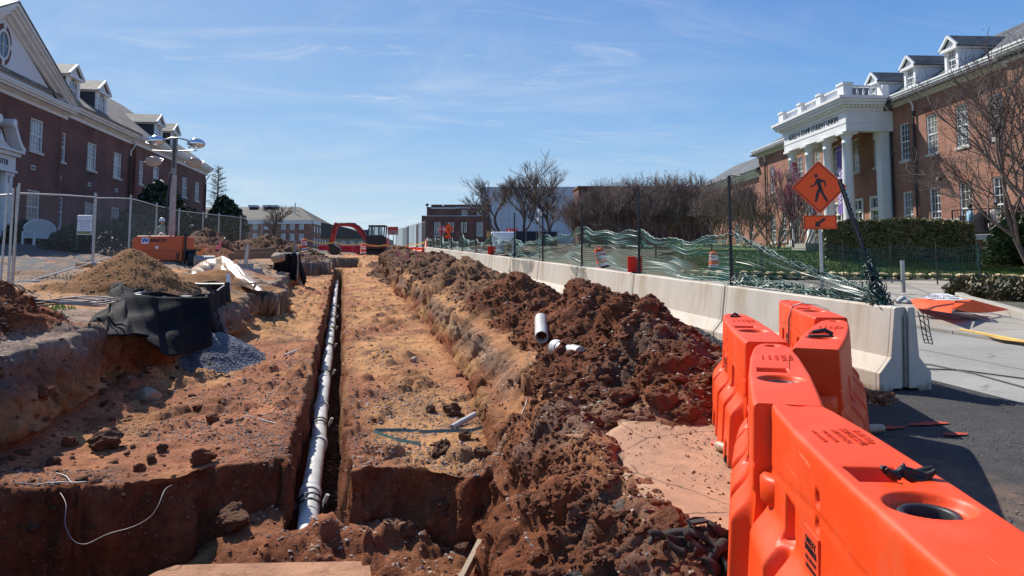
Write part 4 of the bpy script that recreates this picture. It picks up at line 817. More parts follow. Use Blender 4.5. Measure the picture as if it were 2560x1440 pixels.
for x in (rt-.18,rt-.62,2*cx-rt+.18,2*cx-rt+.62):
    mb=MB(); mb.box(x-.14,x+.14,yq-.28,yq-.001,2.6,5.7); mb.box(x-.19,x+.19,yq-.33,yq-.001,5.7,5.85); mb.build('pilaster',M['white'],DW)
mb=MB(); mb.box(2*cx-rt+.8,rt-.8,yq-.1,yq-.002,2.6,5.7); mb.build('door_leaf',M['stucco'],DW)
text('CENTER',.36,DW,(rt-1.35,yq-.36,6.28),(R(90),0,0),M['black'],depth=.01,align='CENTER')
# ======================================================= far buildings
def far_building(name,label,px0,px1,pyt,pyb,Z,depth,m,cat='building'):
    a=W(px0,660,Z); b=W(px1,660,Z); t=thing(name,label,cat,(a.x,a.y,0),math.atan2(b.y-a.y,b.x-a.x)); wd=(b-a).length
    zt=W((px0+px1)/2,pyt,Z).z; zb=W((px0+px1)/2,pyb,Z).z; return t,wd,zt,zb
K=lambda n,Z: n*Z/FPX
Zf=240
FL,wd,zt,zb=far_building('brick_building','distant brick building with white cornice and grey hip roof beyond the dirt mounds',585,779,551,612,Zf,20,M['brick'])
def fx(px): return (px-585)*Zf/FPX
mb=MB(); hl=[]
for px in (600,635,663,706,728,751):
    for (t0,t1) in ((560,573),(584,601)): hl.append((fx(px)-.7,fx(px)+.7,W(px,t1,Zf).z,W(px,t0,Zf).z))
wall(mb,0,wd,0,zt,0,hl,.2,-1); rs_=[(wd,0),(wd+19,60)]
mb.poly([(wd,0,0),(wd-1.7,33,0),(wd-1.7,33,zt),(wd,0,zt)]); mb.build('wall',M['brick'],FL)
for h in hl: window(FL,*h,0,-1,2,(2,2),glass=M['glassb'],fr=.18)
mb=MB(); dv=Vector((-1.7,33,0)).normalized()
for i in range(7):
    for (z0,z1) in ((zt-3.6,zt-1.6),(zt-7.8,zt-5.4)):
        p=Vector((wd,0,0))+dv*(2+i*4.5); q=p+dv*1.6; nn_=Vector((dv.y,-dv.x,0))*.1; mb.add([(p+nn_+Vector((0,0,z0))),(q+nn_+Vector((0,0,z0))),(q+nn_+Vector((0,0,z1))),(p+nn_+Vector((0,0,z1)))],[(0,1,2,3)])
mb.build('side_windows',M['white'],FL)
mb=MB(); mb.box(-.5,wd+.3,-.4,-.001,zt-1.1,zt+.1); mb.prism([(wd,-.4,zt-1.1),(wd+.6,-.4,zt-1.1),(wd-1.1,33,zt-1.1),(wd-1.7,33,zt-1.1)],(0,0,1.2)); mb.build('cornice',M['white'],FL)
rt_=W(718,518,Zf+14).z
mb=MB(); A_=(-30,-.6,zt+.1); B_=(wd+.6,-.6,zt+.1); C_=(wd-1,33,zt+.1); r1=(-30,13,rt_); r2=(fx(716),13,rt_)
mb.poly([A_,B_,r2,r1]); mb.poly([B_,C_,r2]); mb.build('roof',M['roofb'],FL)
mb=MB()
for px in (595,633,648): mb.box(fx(px)-1.2,fx(px)+1.6,11,14,rt_-.2,rt_+.5)
mb.tube([(fx(712),10,zt),(fx(712),10,W(712,500,Zf).z)],.12,6); mb.tube([(fx(720),6,zt-6),(fx(720),6,W(720,506,Zf).z)],.14,6); mb.build('roof_vents',M['tent'],FL)
FL2,wd,zt,zb=far_building('low_building','low tan walled building with dark sloping roof behind the digger arm',815,960,596,622,150,20,M['tan'])
mb=MB(); mb.box(0,wd,0,12,0,zt); mb.build('wall',M['tan'],FL2)
mb=MB(); mb.prism([(-1,-.5,zt),(wd*.86,-.5,zt),(wd*.38,-.5,W(850,570,150).z),(-1,-.5,W(820,556,150).z)],(0,12.5,0)); mb.build('roof',M['roofd'],FL2)
mb=MB(); x=(902-815)*150/FPX; mb.box(x,x+1.6,2,5,zt,W(905,573,150).z); mb.box(x-1,x+3,1.5,6,zt-.2,W(905,586,150).z); mb.build('rooftop_unit',mat('blue_grey_unit',(.06,.075,.12),.6),FL2)
mb=MB()
for i in range(5): mb.box(1.2+i*1.7,2.1+i*1.7,-.06,-.002,zt-1.8,zt-.5)
mb.build('window',M['glassb'],FL2)
DB,wd,zt,zb=far_building('brick_building','flat roofed dark brown brick building with stepped parapet beside the stop sign',1053,1224,539,625,190,20,M['brickd'])
def dx_(px): return (px-1053)*190/FPX
wz=lambda py: W(1130,py,190).z
lows=[(1085,1100),(1119,1133),(1152,1166),(1191,1206)]
mb=MB(); hl=[(dx_(a),dx_(b),wz(590 if i in(0,3) else 580),wz(556)) for i,(a,b) in enumerate(lows)]; wall(mb,0,wd,0,zt,0,hl,.2,-1)
mb.poly([(0,0,0),(0,20,0),(0,20,zt),(0,0,zt)]); mb.poly([(wd,0,0),(wd,20,0),(wd,20,zt),(wd,0,zt)]); mb.poly([(0,0,zt),(wd,0,zt),(wd,20,zt),(0,20,zt)])
h2=[(dx_(1153),dx_(1167),wz(538.8),wz(525)),(dx_(1191),dx_(1204),wz(538.8),wz(525))]
mb.box(dx_(1065),dx_(1076),.6,18,zt,wz(517)); wall(mb,dx_(1076),dx_(1219),zt,wz(511),.5,h2,.2,-1); mb.box(dx_(1076),dx_(1219),.8,18,zt,wz(511.2)); mb.build('wall',M['brickd'],DB)
for i,h in enumerate(hl): window(DB,*h,0,-1,3,(3,3),glass=M['glasst'] if i in (1,2) else M['glass'],fr=.14)
for h in h2: window(DB,*h,.5,-1,3,(2,2),fr=.16)
mb=MB(); mb.box(dx_(1076),dx_(1138),.3,.5,wz(522),wz(518)); mb.box(dx_(1138)+.01,dx_(1219),.2,.5,wz(521),wz(517)); mb.box(dx_(1060),dx_(1219),-.1,-.002,wz(540.5),wz(539)); mb.build('stone_band',M['tent'],DB)
mb=MB(); mb.tube([(dx_(1063),3,wz(517)),(dx_(1063),3,wz(511))],.15,6); mb.lathe([(.1,-.3),(.5,0),(.3,.35),(.02,.4)],10,(dx_(1063),3,wz(510))); mb.build('roof_siren',M['black'],DB)
mb=MB(); mb.lathe([(.28,0),(.2,.25),(.01,.28)],8,(dx_(1107),.3,wz(515))); mb.lathe([(.28,0),(.2,.25),(.01,.28)],8,(dx_(1178),.3,wz(515))); mb.build('flood_lamp',M['swhite'],DB)
mb=MB(); mb.prism([(dx_(1108),10,wz(512)),(dx_(1112),10,wz(508)),(dx_(1122),10,wz(506)),(dx_(1200),10,wz(506)),(dx_(1210),10,wz(512))],(0,3,0)); mb.build('rooftop_dome',M['tent'],DB)
FH,wd,zt,zb=far_building('field_house','huge pale grey field house with rounded gable behind the big bare trees','1202' and 1202,1447,467,625,300,60,M['tent'])
def hx(px): return (px-1202)*300/FPX
wz=lambda py: W(1320,py,300).z
mb=MB(); mb.box(0,wd,0,40,0,wz(520)); 
prof=[(0,wz(520)),(hx(1203.5),wz(480)),(hx(1206),wz(467)),(wd,wz(467)),(wd,wz(520))]; mb.prism([(x,0,z) for x,z in prof],(0,40,0)); mb.build('wall',M['tent'],FH)
mb=MB(); mb.tube([(hx(1201),-.6,wz(506)),(hx(1202.4),-.6,wz(480)),(hx(1205.6),-.6,wz(467))],.35,6); mb.build('eave_edge',mat('cream_trim',(.7,.66,.5),.7),FH)
mb=MB()
for k in range(14): mb.box(k*wd/14,k*wd/14+.12,-.12,-.001,0,wz(467)-.2)
for k in range(4): mb.box(0,wd,-.10,-.002,6+k*4.5,6.12+k*4.5)
mb.build('panel_seams',mat('seam_grey',(.36,.38,.43),.7),FH)
# ------------------------------------------------------------------ concrete barriers
def jx(y): return 5.40-.0085*(y-6.6)
JP=[(-.115,.81),(-.10,.825),(.10,.825),(.115,.81),(.16,.34),(.27,.21),(.295,.19),(.295,.0),(.16,.0),(.14,.035),(-.14,.035),(-.16,0),(-.295,0),(-.295,.19),(-.27,.21),(-.16,.34)]
LJ=3.38
def jersey():
    mb=MB(); g=.018
    mb.prism([(x,.07,z) for x,z in JP],(0,LJ-.14,0))
    for y0,y1 in ((g,.07),(LJ-.07,LJ-g)):
        for s_ in (-1,1):
            h=[(x,z) for x,z in JP if x*s_>0]
            if s_>0: pts=[(.04,.825)]+h+[(.04,.035)]
            else: pts=[(-.04,.035)]+h[::1]+[(-.04,.825)]
            if s_<0: pts=[(-.04,.825),(-.10,.825),(-.115,.81),(-.16,.34),(-.27,.21),(-.295,.19),(-.295,0),(-.16,0),(-.14,.035),(-.04,.035)]
            mb.prism([(x,y0,z) for x,z in pts],(0,y1-y0,0))
    o=mb.build('concrete_barrier',M['conc'],None,bevel=.008,fix=True)
    sl=MB(); sl.tube([(0,.03,.05),(0,.03,.74)],.014,6); sl.build('connecting_pin',M['galvd'],o)
    return o
J0=jersey(); nth=['nearest, with its flared end face in shade','second','third','fourth','fifth','sixth','seventh','eighth','ninth','tenth','eleventh','farthest']
for k in range(12):
    o=J0 if k==0 else copy_tree(J0)
    y=6.6+LJ*k; o.location=(jx(y),y,.039*y-.005); o.rotation_euler=(math.atan(.039),0,math.atan(.0085))
    tag(o,('pale concrete traffic barrier, '+nth[k]) if k in (0,11) else f'pale concrete traffic barrier, {nth[k]} from the flared near end of the row','barrier','row of concrete barriers')
# patches left by form ties, lifting-slot stains are part of the material; red reflective markers on top
for i,(px,py0,py1,k) in enumerate([(1614,643,684,2.06),(1240,615,637,6.05)]):
    y=6.6+LJ*k; z=.039*y+.82; t=thing('reflector_marker',['red reflector panel upright on the barrier top beside the third green net post','smaller red reflector panel standing far along the barrier top'][i],'marker',(jx(y),y,z),R(8),'red reflector panels on the barriers')
    mb=MB(); mb.box(-.15,.15,-.01,.01,.02,.31); mb.build('panel',M['mark'],t,bevel=.006); mb=MB(); mb.box(-.05,.05,-.03,.03,-.01,.02); mb.build('foot',M['black'],t)
# ------------------------------------------------------------------ plastic netting
def ribbons(paths,w,axis):
    """paths (n,m,3) -> verts, quads; axis (3,) or array: width direction"""
    p=np.asarray(paths,float); n,m=p.shape[:2]; ax=np.broadcast_to(np.asarray(axis,float),p.shape); a=p-ax*w/2; b=p+ax*w/2
    V=np.stack([a,b],2).reshape(-1,3); i=np.arange(n*m*2).reshape(n,m,2)
    F=np.stack([i[:,:-1,0],i[:,1:,0],i[:,1:,1],i[:,:-1,1]],-1).reshape(-1,4); return V,F
def net_mesh(name,S,wh,wv,m,parent=None,twist=.0,seed=0):
    """S: (nv,nu,3) surface points; rows run along, columns run up"""
    rnd=np.random.RandomState(seed); nv,nu=S.shape[:2]; du=np.gradient(S,axis=1); dv=np.gradient(S,axis=0)
    du/=np.linalg.norm(du,axis=-1,keepdims=True)+1e-9; dv/=np.linalg.norm(dv,axis=-1,keepdims=True)+1e-9; nn=np.cross(du,dv); nn/=np.linalg.norm(nn,axis=-1,keepdims=True)+1e-9
    th=(twist*(np.sin(np.linspace(0,1,nu)*9+rnd.rand(nv,1)*6)+.6*rnd.randn(nv,1)))[...,None]
    V1,F1=ribbons(S,wh,dv*np.cos(th)+nn*np.sin(th)); V2,F2=ribbons(S.transpose(1,0,2),wv,du.transpose(1,0,2))
    return tri_mesh(name,np.concatenate([V1,V2]),np.concatenate([F1,F2+len(V1)]),m,parent)
NF=thing('net_fence','torn green plastic net sagging between black posts along the barrier tops','fence',(jx(6.6),6.6,.26),0)
OFF=Vector(NF.location); off=np.array(OFF[:])
tops={1:.76,2:.80,3:.89,4:.74,5:.62,6:.77,7:.55,8:.72,9:.6,10:.7,11:.62,12:.6}
def jtop(y): return .039*y+.82
for k in range(1,12):
    y0=6.6+LJ*k; y1=y0+LJ; near_=k<4; p=.042 if near_ else .075
    nu=int(LJ/p); nv=int(.95/(p*1.0)); u=np.linspace(0,1,nu)[None,:]; v=np.linspace(0,1,nv)[:,None]
    sag={1:.26,2:.12,3:.22,4:.34,5:.3,6:.42,7:.3,8:.45,9:.5,10:.3,11:.3}[k]
    top=tops[k]*(1-u)+tops[k+1]*u-sag*4*u*(1-u)*.62-.03*np.sin(u*17+k)
    bot=.02+.10*np.sin(u*7+k*2)*u*(1-u)*2+ (0.05 if k<3 else .1)*np.sin(u*3.1)
    vv=v**(1.0+.3*np.sin(u*3+k)*.5)
    yy2=y0+LJ*u+.10*np.sin(v*4+k)*u*(1-u)*2; zz=bot+(top-bot)*vv
    xx=jx(y0)+.05*np.sin(u*8+v*3+k)*np.sin(u*3.14)+.06*np.sin(v*6)*np.sin(u*3.14)
    S=np.stack([xx+0*zz,yy2+0*zz,jtop(yy2)+zz],-1)-off
    net_mesh('net_panel',S,.015 if near_ else .028,.008 if near_ else .013,M['netg'],NF,twist=.55,seed=k)
    # gathered top and bottom edges catch the light
    for q,(e,r) in enumerate(((-1,.010),(0,.008))):
        mb=MB(); mb.tube([Vector(S[e,i]+np.array([0,0,.012*math.sin(i*1.3+q)])) for i in range(0,nu,2)],r if near_ else r*1.6,5); mb.build('net_edge',M['netg'],NF)
# nearest bay: torn, its top edge twisted into a rope falling to the barrier end
n_=70; pa=Vector((jx(9.98)+.02,9.98,jtop(9.98)+.74)); pb=Vector((jx(6.8),6.85,jtop(6.85)+.10))
def rope(p,q,sag,r,n=90,seed=0,nst=7,name='twisted_edge'):
    rnd=random.Random(seed); mb=MB()
    for s_ in range(nst):
        a=rnd.random()*6.28; fr=rnd.uniform(3,7)*3; pts=[]
        for i in range(n):
            t=i/(n-1); c=p.lerp(q,t)+Vector((0,0,-sag*4*t*(1-t))); rr=r*(.5+.7*abs(math.sin(i*.37+s_)))*(1 if 0<i<n-1 else .3)
            pts.append(c+Vector((math.cos(a+fr*t)*rr,0,math.sin(a+fr*t)*rr))-OFF)
        mb.tube(pts,.0045,4)
    for i in range(n*2):
        t=rnd.random(); c=p.lerp(q,t)+Vector((0,0,-sag*4*t*(1-t)))-OFF; d=Vector((rnd.uniform(-1,1),rnd.uniform(-1,1),rnd.uniform(-1,1)))*r*1.5; mb.beam(c-d,c+d,.009,.002)
    return mb.build(name,M['netg'],NF)
rope(pa,pb,.06,.035,seed=1); rope(Vector((jx(9.9),9.9,jtop(9.9)+.14)),pb+Vector((0,0,-.04)),.03,.045,seed=2,n=110,nst=9)
u=np.linspace(0,1,78)[None,:]; v=np.linspace(0,1,20)[:,None]; topz=.74*(1-u)+.10*u-.24*u*(1-u); botz=.05+.10*(1-u)*0+.03*np.sin(u*12)
yy2=9.98-3.13*u+.06*np.sin(v*3+u*4)*u*(1-u)*4; zz=botz+(topz-botz)*v; xx=jx(8)+.10*np.sin(u*5+v*2)*np.sin(u*3.1)
S=np.stack([xx+0*zz,yy2+0*zz,jtop(yy2)+zz],-1)-off; net_mesh('net_panel',S,.007,.004,M['netd'],NF,.5,seed=33)
# torn flaps hanging over the barrier face
def flap(y0,y1,drop0,drop1,p,skew,seed,m='netd'):
    nu=int((y1-y0)/p); nv=int(max(drop0,drop1)/p)+2; u=np.linspace(0,1,nu)[None,:]; v=np.linspace(0,1,nv)[:,None]
    yy=y0+(y1-y0)*u+skew*v*v; dr=(drop0*(1-u)+drop1*u)*v; z=jtop(yy)+.03-dr; x=jx(y0)-.135-.05*np.clip(dr/.5,0,1)-.02*np.sin(u*9+v*5)
    x=np.where(dr<.04,x+.10*(1-dr/.04),x); return net_mesh('net_flap',np.stack([x+0*z,yy+0*z,z],-1)-off,.008,.008,M[m],NF,.2,seed=seed)
flap(20.6,22.0,.32,.62,.055,.1,41); flap(22.0,23.3,.6,.45,.055,.35,42); flap(16.1,17.2,.28,.42,.05,-.25,43)
# strip of black mesh dangling off the near end
mb=MB(); bp=Vector((jx(6.6)+.17,6.58,jtop(6.6)-.02)); cols_=3; rows_=6
def dp(i,j): t=j/rows_; return bp+Vector((-.05+.05*t+.055*i*(1-.2*t),-.02-.02*t,-.02-.30*t-.02*i+.02*math.sin(i+j)))
for i in range(cols_):
    for j in range(rows_): mb.tube([dp(i,j)-OFF,dp(i,j+1)-OFF],.005,4)
for j in range(1,rows_+1):
    for i in range(cols_-1): mb.tube([dp(i,j)-OFF,dp(i+1,j)-OFF],.005,4)
mb.build('dangling_mesh',M['black'],NF)
# posts: studded black uprights
def post_geo(h,tee=False):
    mb=MB(); mb.box(-.012,.012,-.014,.014,0,h); mb.box(-.02,.02,-.018,-.012,.0,h)
    for i in range(int(h/.06)): mb.box(-.016,.016,.014,.022,.03+i*.06,.05+i*.06)
    if tee: mb.tube([(0,0,h),(0,.0,h+.01),(.02,-.16,h-.005),(.03,-.3,h-.03)],.01,5)
    for a in (0,2.1,4.2): mb.tube([(.03*math.cos(a),.03*math.sin(a),.03),(.09*math.cos(a),.09*math.sin(a),.0),(.12*math.cos(a),.12*math.sin(a),.04)],.006,4)
    return mb
for k in range(1,12):
    y=6.6+LJ*k; p_=post_geo({1:1.56,2:1.5,3:1.46,4:1.5}.get(k,1.42),k==1).build('post',M['black'],NF); p_.location=Vector((jx(y)+.0,y,jtop(y)-.01))-OFF
    if k in (6,8): p_.rotation_euler=(R(0),R(-7 if k==6 else 3),0)
lp=post_geo(1.5).build('post',M['black'],NF); q0=Vector((jx(6.8),6.9,jtop(6.9)-.03)); q1=W(2130,540,8.3); lp.location=q0-OFF; lp.rotation_euler=(q1-q0).to_track_quat('Z','Y').to_euler(); lp['label']='black post leaning at the near end'
mb=MB(); rnd=random.Random(5)
for i in range(420):                                           # net bunched round the leaning post
    t=rnd.random()**1.7*.62; c=q0.lerp(q1,t)-OFF; r=.10*(1-t)**1.5+.022; d=Vector((rnd.uniform(-1,1),rnd.uniform(-1,1),rnd.uniform(-1,.7)))*r; e_=c+d; mb.tube([e_,e_+Vector((rnd.uniform(-.04,.04),rnd.uniform(-.03,.03),rnd.uniform(-.04,.04)))],.006,3,caps=False)
for i in range(9):
    t=i/9*.45; c=q0.lerp(q1,t)-OFF; mb.tube([c+Vector((.10*math.cos(a)*(1-t),.10*math.sin(a)*(1-t),.05*math.sin(a*2+i))) for a in np.linspace(0,6.28,9)],.007,4)
mb.build('bunched_net',M['netd'],NF)
u=np.linspace(0,1,22)[None,:]; v=np.linspace(0,1,12)[:,None]; A0=np.array(q0); 
pt=lambda a,b,t: np.array(a)*(1-t)[...,None]+np.array(b)*t[...,None]
T0=pt(q0+Vector((0,.9,.02)),q0+Vector((0,0,.02)),u+0*v); T1=pt(q0+Vector((0,.75,.12)),q0.lerp(q1,.42),u+0*v); S=T0*(1-v[...,None])+T1*v[...,None]-off
net_mesh('net_panel',S,.006,.005,M['netd'],NF,.3,seed=50)
# clear plastic bundled on the barrier top (wet looking film)
mb=MB(); 
for i in range(26):
    y=7.2+i*.10; mb.tube([(jx(y)+rnd.uniform(-.05,.06)-OFF.x,y+dd_-OFF.y,jtop(y)+.03+rnd.uniform(0,.05)-OFF.z) for dd_ in (0,.07,.15,.22)],.018,5)
mb.build('bundled_net',M['netg'],NF)
# ------------------------------------------------------------------ orange water filled barriers
def water_barrier():
    L_=1.83; NT=300; H_=.81
    t=np.linspace(0,1,NT); y=t*L_
    hw=np.interp(t,[0,.015,.05,.12,.3,.6,.9,.985,1],[.045,.07,.095,.112,.132,.145,.140,.136,.128])
    prof=[]                                                   # (fraction of half width, extra, z)
    for a in np.linspace(0,1,27)[:-1]: prof.append((a*.86,0,H_))
    for a in np.linspace(0,1,6): th=a*math.pi/2; prof.append((.86+.14*math.sin(th),0,H_-.022*(1-math.cos(th))))
    zz=np.concatenate([np.linspace(H_-.03,.47,26),np.linspace(.462,.30,18),np.linspace(.29,.02,24),[0.]])
    for z in zz:
        e=.010*(H_-z)/.34 if z>.47 else .010+ .085*float(ss(.46,.31,z))+.02*(.3-z if z<.3 else 0)/.3
        prof.append((1,e,z))
    fr=np.array([p[0] for p in prof]); ex=np.array([p[1] for p in prof]); pz=np.array([p[2] for p in prof]); n=len(prof)
    half=[]
    for sd_ in (1,-1):
        X=hw[:,None]*fr[None,:]+ex[None,:]*ss(0,.03,t)[:,None]; Yg=np.repeat(y[:,None],n,1); Zg=np.repeat(pz[None,:],NT,0).copy(); inn=np.zeros_like(X)
        sidem=(fr[None,:]>=1)
        def rect(y0,y1,z0,z1,d,e=.012): return d*ss(y0,y0+e,Yg)*ss(y1,y1-e,Yg)*ss(z0,z0+e,Zg)*ss(z1,z1-e,Zg)*sidem
        for yc in (.50,1.28): inn+=rect(yc-.075,yc+.075,.40,.56,.05)           # through pockets
        inn+=rect(.80,.85,.66,.70,.03,.01)+rect(.80,.85,.585,.62,.03,.01)
        zl=.655-.0*Yg; inn+=.006*np.exp(-((Zg-(.60-.03*np.cos(Yg*3.4)))/.006)**2)*sidem
        # foot lobes: the flare is cut back between them, with fork slots at the bottom
        lob=np.zeros_like(t)
        for a_,b_ in ((.10,.47),(.56,1.0),(1.10,1.42),(1.50,1.79)): lob=np.maximum(lob,ss(a_-.02,a_+.03,y)*ss(b_+.02,b_-.03,y))
        inn+=(1-lob)[:,None]*(ex[None,:]*.85)*(Zg<.47)
        for a_,b_ in ((.22,.38),(.66,.9),(1.58,1.7)): inn+=rect(a_,b_,-.1,.14,.05,.03)
        X=X-inn
        topm=(fr[None,:]<.99)
        xs_=X*sd_
        dep=.07*ss(.044,.036,np.hypot(xs_,(Yg-.10)))+.030*ss(.105,.080,np.hypot(xs_*.95,(Yg-1.245)))+.05*ss(.064,.060,np.hypot(xs_,(Yg-1.245)))
        pr=ss(-.102,-.096,-xs_)*ss(-.030,-.022,xs_)*0
        pk=ss(-.045,-.037,xs_)*ss(.104,.096,xs_)*ss(.935,.943,Yg)*ss(1.075,1.06,Yg); dep+=.055*pk
        Zg=Zg-dep*topm
        half.append(np.stack([X*sd_,Yg,Zg],-1))
    G_=np.concatenate([half[1][:,::-1],half[0][:,1:]],1)
    o=grid_mesh('body',G_,M['orange'],smooth=True)
    import bmesh
    bm=bmesh.new(); bm.from_mesh(o.data); bm.verts.ensure_lookup_table(); nc=G_.shape[1]
    for r_ in (0,NT-1): bm.faces.new([bm.verts[r_*nc+c] for c in range(nc)][::(1 if r_ else -1)])
    bm.to_mesh(o.data); bm.free(); return o
WB=thing('water_barrier','nearest orange plastic water barrier with a black glove in its top pocket','barrier',group='orange water filled barriers')
body=water_barrier(); body.parent=WB
mb=MB()
for z0,z1 in ((.22,.34),(.44,.55)):                            # interlocking lugs, wide end
    mb=MB(); mb.lathe([(.035,z0),(.10,z0),(.115,z0+.015),(.115,z1-.015),(.10,z1),(.035,z1),(.033,z1-.03),(.033,z0)],20,(0,1.87,0)); mb.build('lug',M['orange'],WB)
for z0,z1 in ((.10,.2),(.35,.43)):
    mb=MB(); mb.lathe([(.03,z0),(.075,z0),(.085,z0+.012),(.085,z1-.012),(.075,z1),(.03,z1),(.028,z1-.03)],18,(0,-.03,0)); mb.build('lug',M['orange'],WB)
mb=MB(); mb.lathe([(.054,.72),(.054,.784),(.058,.790),(.070,.790),(.075,.783),(.075,.77)],30,(0,1.245,0)); mb.build('filler_ring',M['black'],WB); mb=MB(); mb.lathe([(.0535,.745),(0,.745)],30,(0,1.245,0)); mb.build('filler_bottom',M['red'],WB)
yy3=.60
for i,(t_,s_) in enumerate((('Traffic Safety',.036),('WATER WALL',.038),('PAT. PENDING',.028),('FILL WITH WATER',.019),('ONLY WHEN IN USE',.017))):
    text(t_,s_,WB,(-.078+.036*i,yy3,.8118),(0,0,R(90)),M['orangel'],'embossed_lettering',depth=.0014,sx=.9)
mb=MB(); mb.box(.147,.1545,.72,.86,.40,.57); st_=mb.build('sticker',M['orangel'],WB); st_.hide_render=False
for s_ in (1,):
    for i,(t_,z) in enumerate((('SAFETY',.535),('BARRIER',.51),('FILL TO TOP',.48),('BEFORE USE',.455))): text(t_,.03 if i<2 else .018,WB,(.1560,.79,z),(R(90),0,R(90)),M['black'],'sticker_lettering',depth=.0008)
def put_barrier(o,pf,zf,pn,zn,label,turn=False):
    F_=W(*pf,zf); N_=W(*pn,zn); d=Vector((N_.x-F_.x,N_.y-F_.y,0)); a=math.atan2(-d.x,d.y); dz=.039*d.y/d.length
    o.location=(F_.x,F_.y,.039*F_.y+.018); o.rotation_euler=(math.atan(dz),0,a); o['label']=label
put_barrier(WB,(1968,1000),3.22,(2332,1270),1.93,WB['label'])
specs=[((1928,857),4.86,(1966,990),3.2,'orange water barrier standing end to end behind the nearest one'),
       ((1833,783),6.75,(1895,836),5.3,'orange water barrier beside the red spoil heap, black clip near its narrow end'),
       ((1965,741),8.3,(2075,790),6.5,'orange water barrier close to the concrete wall with a wire looped over it'),
       ((2088,795),6.3,(2050,851),4.95,'orange water barrier with black rubber on its filler hole, in front of the concrete end')]
for s_ in specs: c=copy_tree(WB); put_barrier(c,*s_)
BAR=[o for o in COL.objects if o.name.startswith('water_barrier')]
def on_top(b,x,y,z=.811): return b.matrix_basis@Vector((x,y,z))
def hit(px,py,z0=2.,z1=60.,st=.05):
    """first point of the dug ground behind a pixel"""
    for Zt in np.arange(z0,z1,st):
        q=W(px,py,Zt)
        if q.x<5.0 and q.z<=hz(q.x,q.y)+.01: return q
    return W(px,py,z1)
# ------------------------------------------------------------------ small things on and by the barriers
def cloth(name,pts_fn,nu,nv,m,parent=None,thick=.004,cols=None):
    Pm=np.array([[pts_fn(i/(nu-1),j/(nv-1)) for i in range(nu)] for j in range(nv)],float); o=grid_mesh(name,Pm,m,parent)
    s_=o.modifiers.new('thick','SOLIDIFY'); s_.thickness=thick; return o
b0=BAR[0]
gl=thing('glove','crumpled black work glove lying in the top pocket of the nearest barrier','glove',on_top(b0,-.035,1.035,.806),b0.rotation_euler.z); gl.scale=(.62,.62,.85)
def roll(cx,cy,L_,r,a,bend,seed,lift):
    def f(u,v):
        th=v*6.283; x=(u-.5)*L_; rr=r*(1+.25*math.sin(3*th+seed+u*4)+.15*math.sin(5*th-u*6))*(1-.25*abs(2*u-1)**3); z=r*.8+lift+bend*(2*u-1)**2+.75*rr*math.sin(th); w=rr*math.cos(th)
        return (cx+x*math.cos(a)-w*math.sin(a),cy+x*math.sin(a)+w*math.cos(a),z)
    return f
cloth('cuff',roll(-.045,.0,.14,.024,.05,.018,1,-.008),30,26,M['glove'],gl,.002); cloth('fingers',roll(.055,.012,.11,.018,.5,.02,4,.002),26,22,M['glove'],gl,.002)
c1_=MB()
for s_,(x,y) in enumerate(((.09,.035),(.105,.02),(.10,.0))): c1_.tube([(x-.05,y-.01,.012),(x-.02,y,.02),(x,y+.004,.03),(x+.012,y+.006,.042)],[.011,.0105,.0095,.007],8)
c1_.build('finger_tips',M['glove'],gl)
b4=BAR[4]; rb_=thing('rubber_cap','black rubber cap lying across the filler hole of the back barrier','cap',on_top(b4,.01,1.22),b4.rotation_euler.z+.3)
mb=MB(); mb.prism([(-.07,-.03,0),(.08,-.03,0),(.08,.03,0),(-.07,.03,0)],(0,0,.012)); mb.tube([(-.07,0,.02),(-.02,.01,.045),(.06,.0,.03)],[.012,.016,.012],8); mb.build('cap',M['rubber'],rb_)
b2=BAR[2]; cp=thing('clip','small black clip by the narrow end of the barrier beside the spoil','clip',on_top(b2,.02,.28)); mb=MB(); mb.prism([(-.05,-.02,0),(.04,-.03,0),(.05,.02,0),(-.03,.03,0)],(0,0,.01)); mb.tube([(-.03,0,.01),(0,0,.03),(.03,0,.012)],.008,6); mb.build('clip_body',M['rubber'],cp)
b3=BAR[3]; wl=[b3.matrix_basis@Vector(p) for p in [(.165,.9,.30),(.17,.92,.5),(.165,.93,.7),(.13,.95,.83),(.05,1.0,.86),(-.06,1.08,.85),(-.13,1.2,.82),(-.16,1.3,.7)]]
mb=MB(); mb.tube(wl,.006,6); mb.tube([p+Vector((.02,.02,0)) for p in wl[:5]],.004,5); tag(mb.build('wire_loop',M['wire']),'thin pale wire looped over the barrier near the concrete wall','wire')
b1=BAR[1]; mb=MB(); q=on_top(b1,-.05,.95,.78); mb.tube([q,q+Vector((.005,0,.06)),q+Vector((.012,0,.10))],.002,4); tag(mb.build('wire_stub',M['black']),'short black wire sticking out of the second barrier pocket','wire')
# crushed bottles by the barrier feet
for i,(px,py,lab) in enumerate(((1838,1158,'crushed clear bottle with dark neck lying against the orange barrier foot'),(1806,1128,'crushed bottle with red cap at the foot of the orange barrier'),(2186,1081,'clear plastic cup on its side in the barrier shadow'))):
    p=G(px,py,.02); t=thing('plastic_cup' if i==2 else 'crushed_bottle',lab,'cup' if i==2 else 'bottle',p,.4+i*1.3)
    mb=MB(); mb.tube([(-.07,0,.03),(-.03,.005,.032),(.03,-.004,.026),(.06,0,.03),(.085,.004,.03)],[.032,.027,.034,.026,.013] if i<2 else [.028,.03,.033,.036,.038],12,caps=i<2); mb.build('shell',M['glove'] if i==0 else M['film'],t)
    if i<2: mb=MB(); mb.tube([(.083,.004,.03),(.105,.005,.03)],.016,10); mb.build('cap',M['galv'] if i==0 else M['redp'],t)
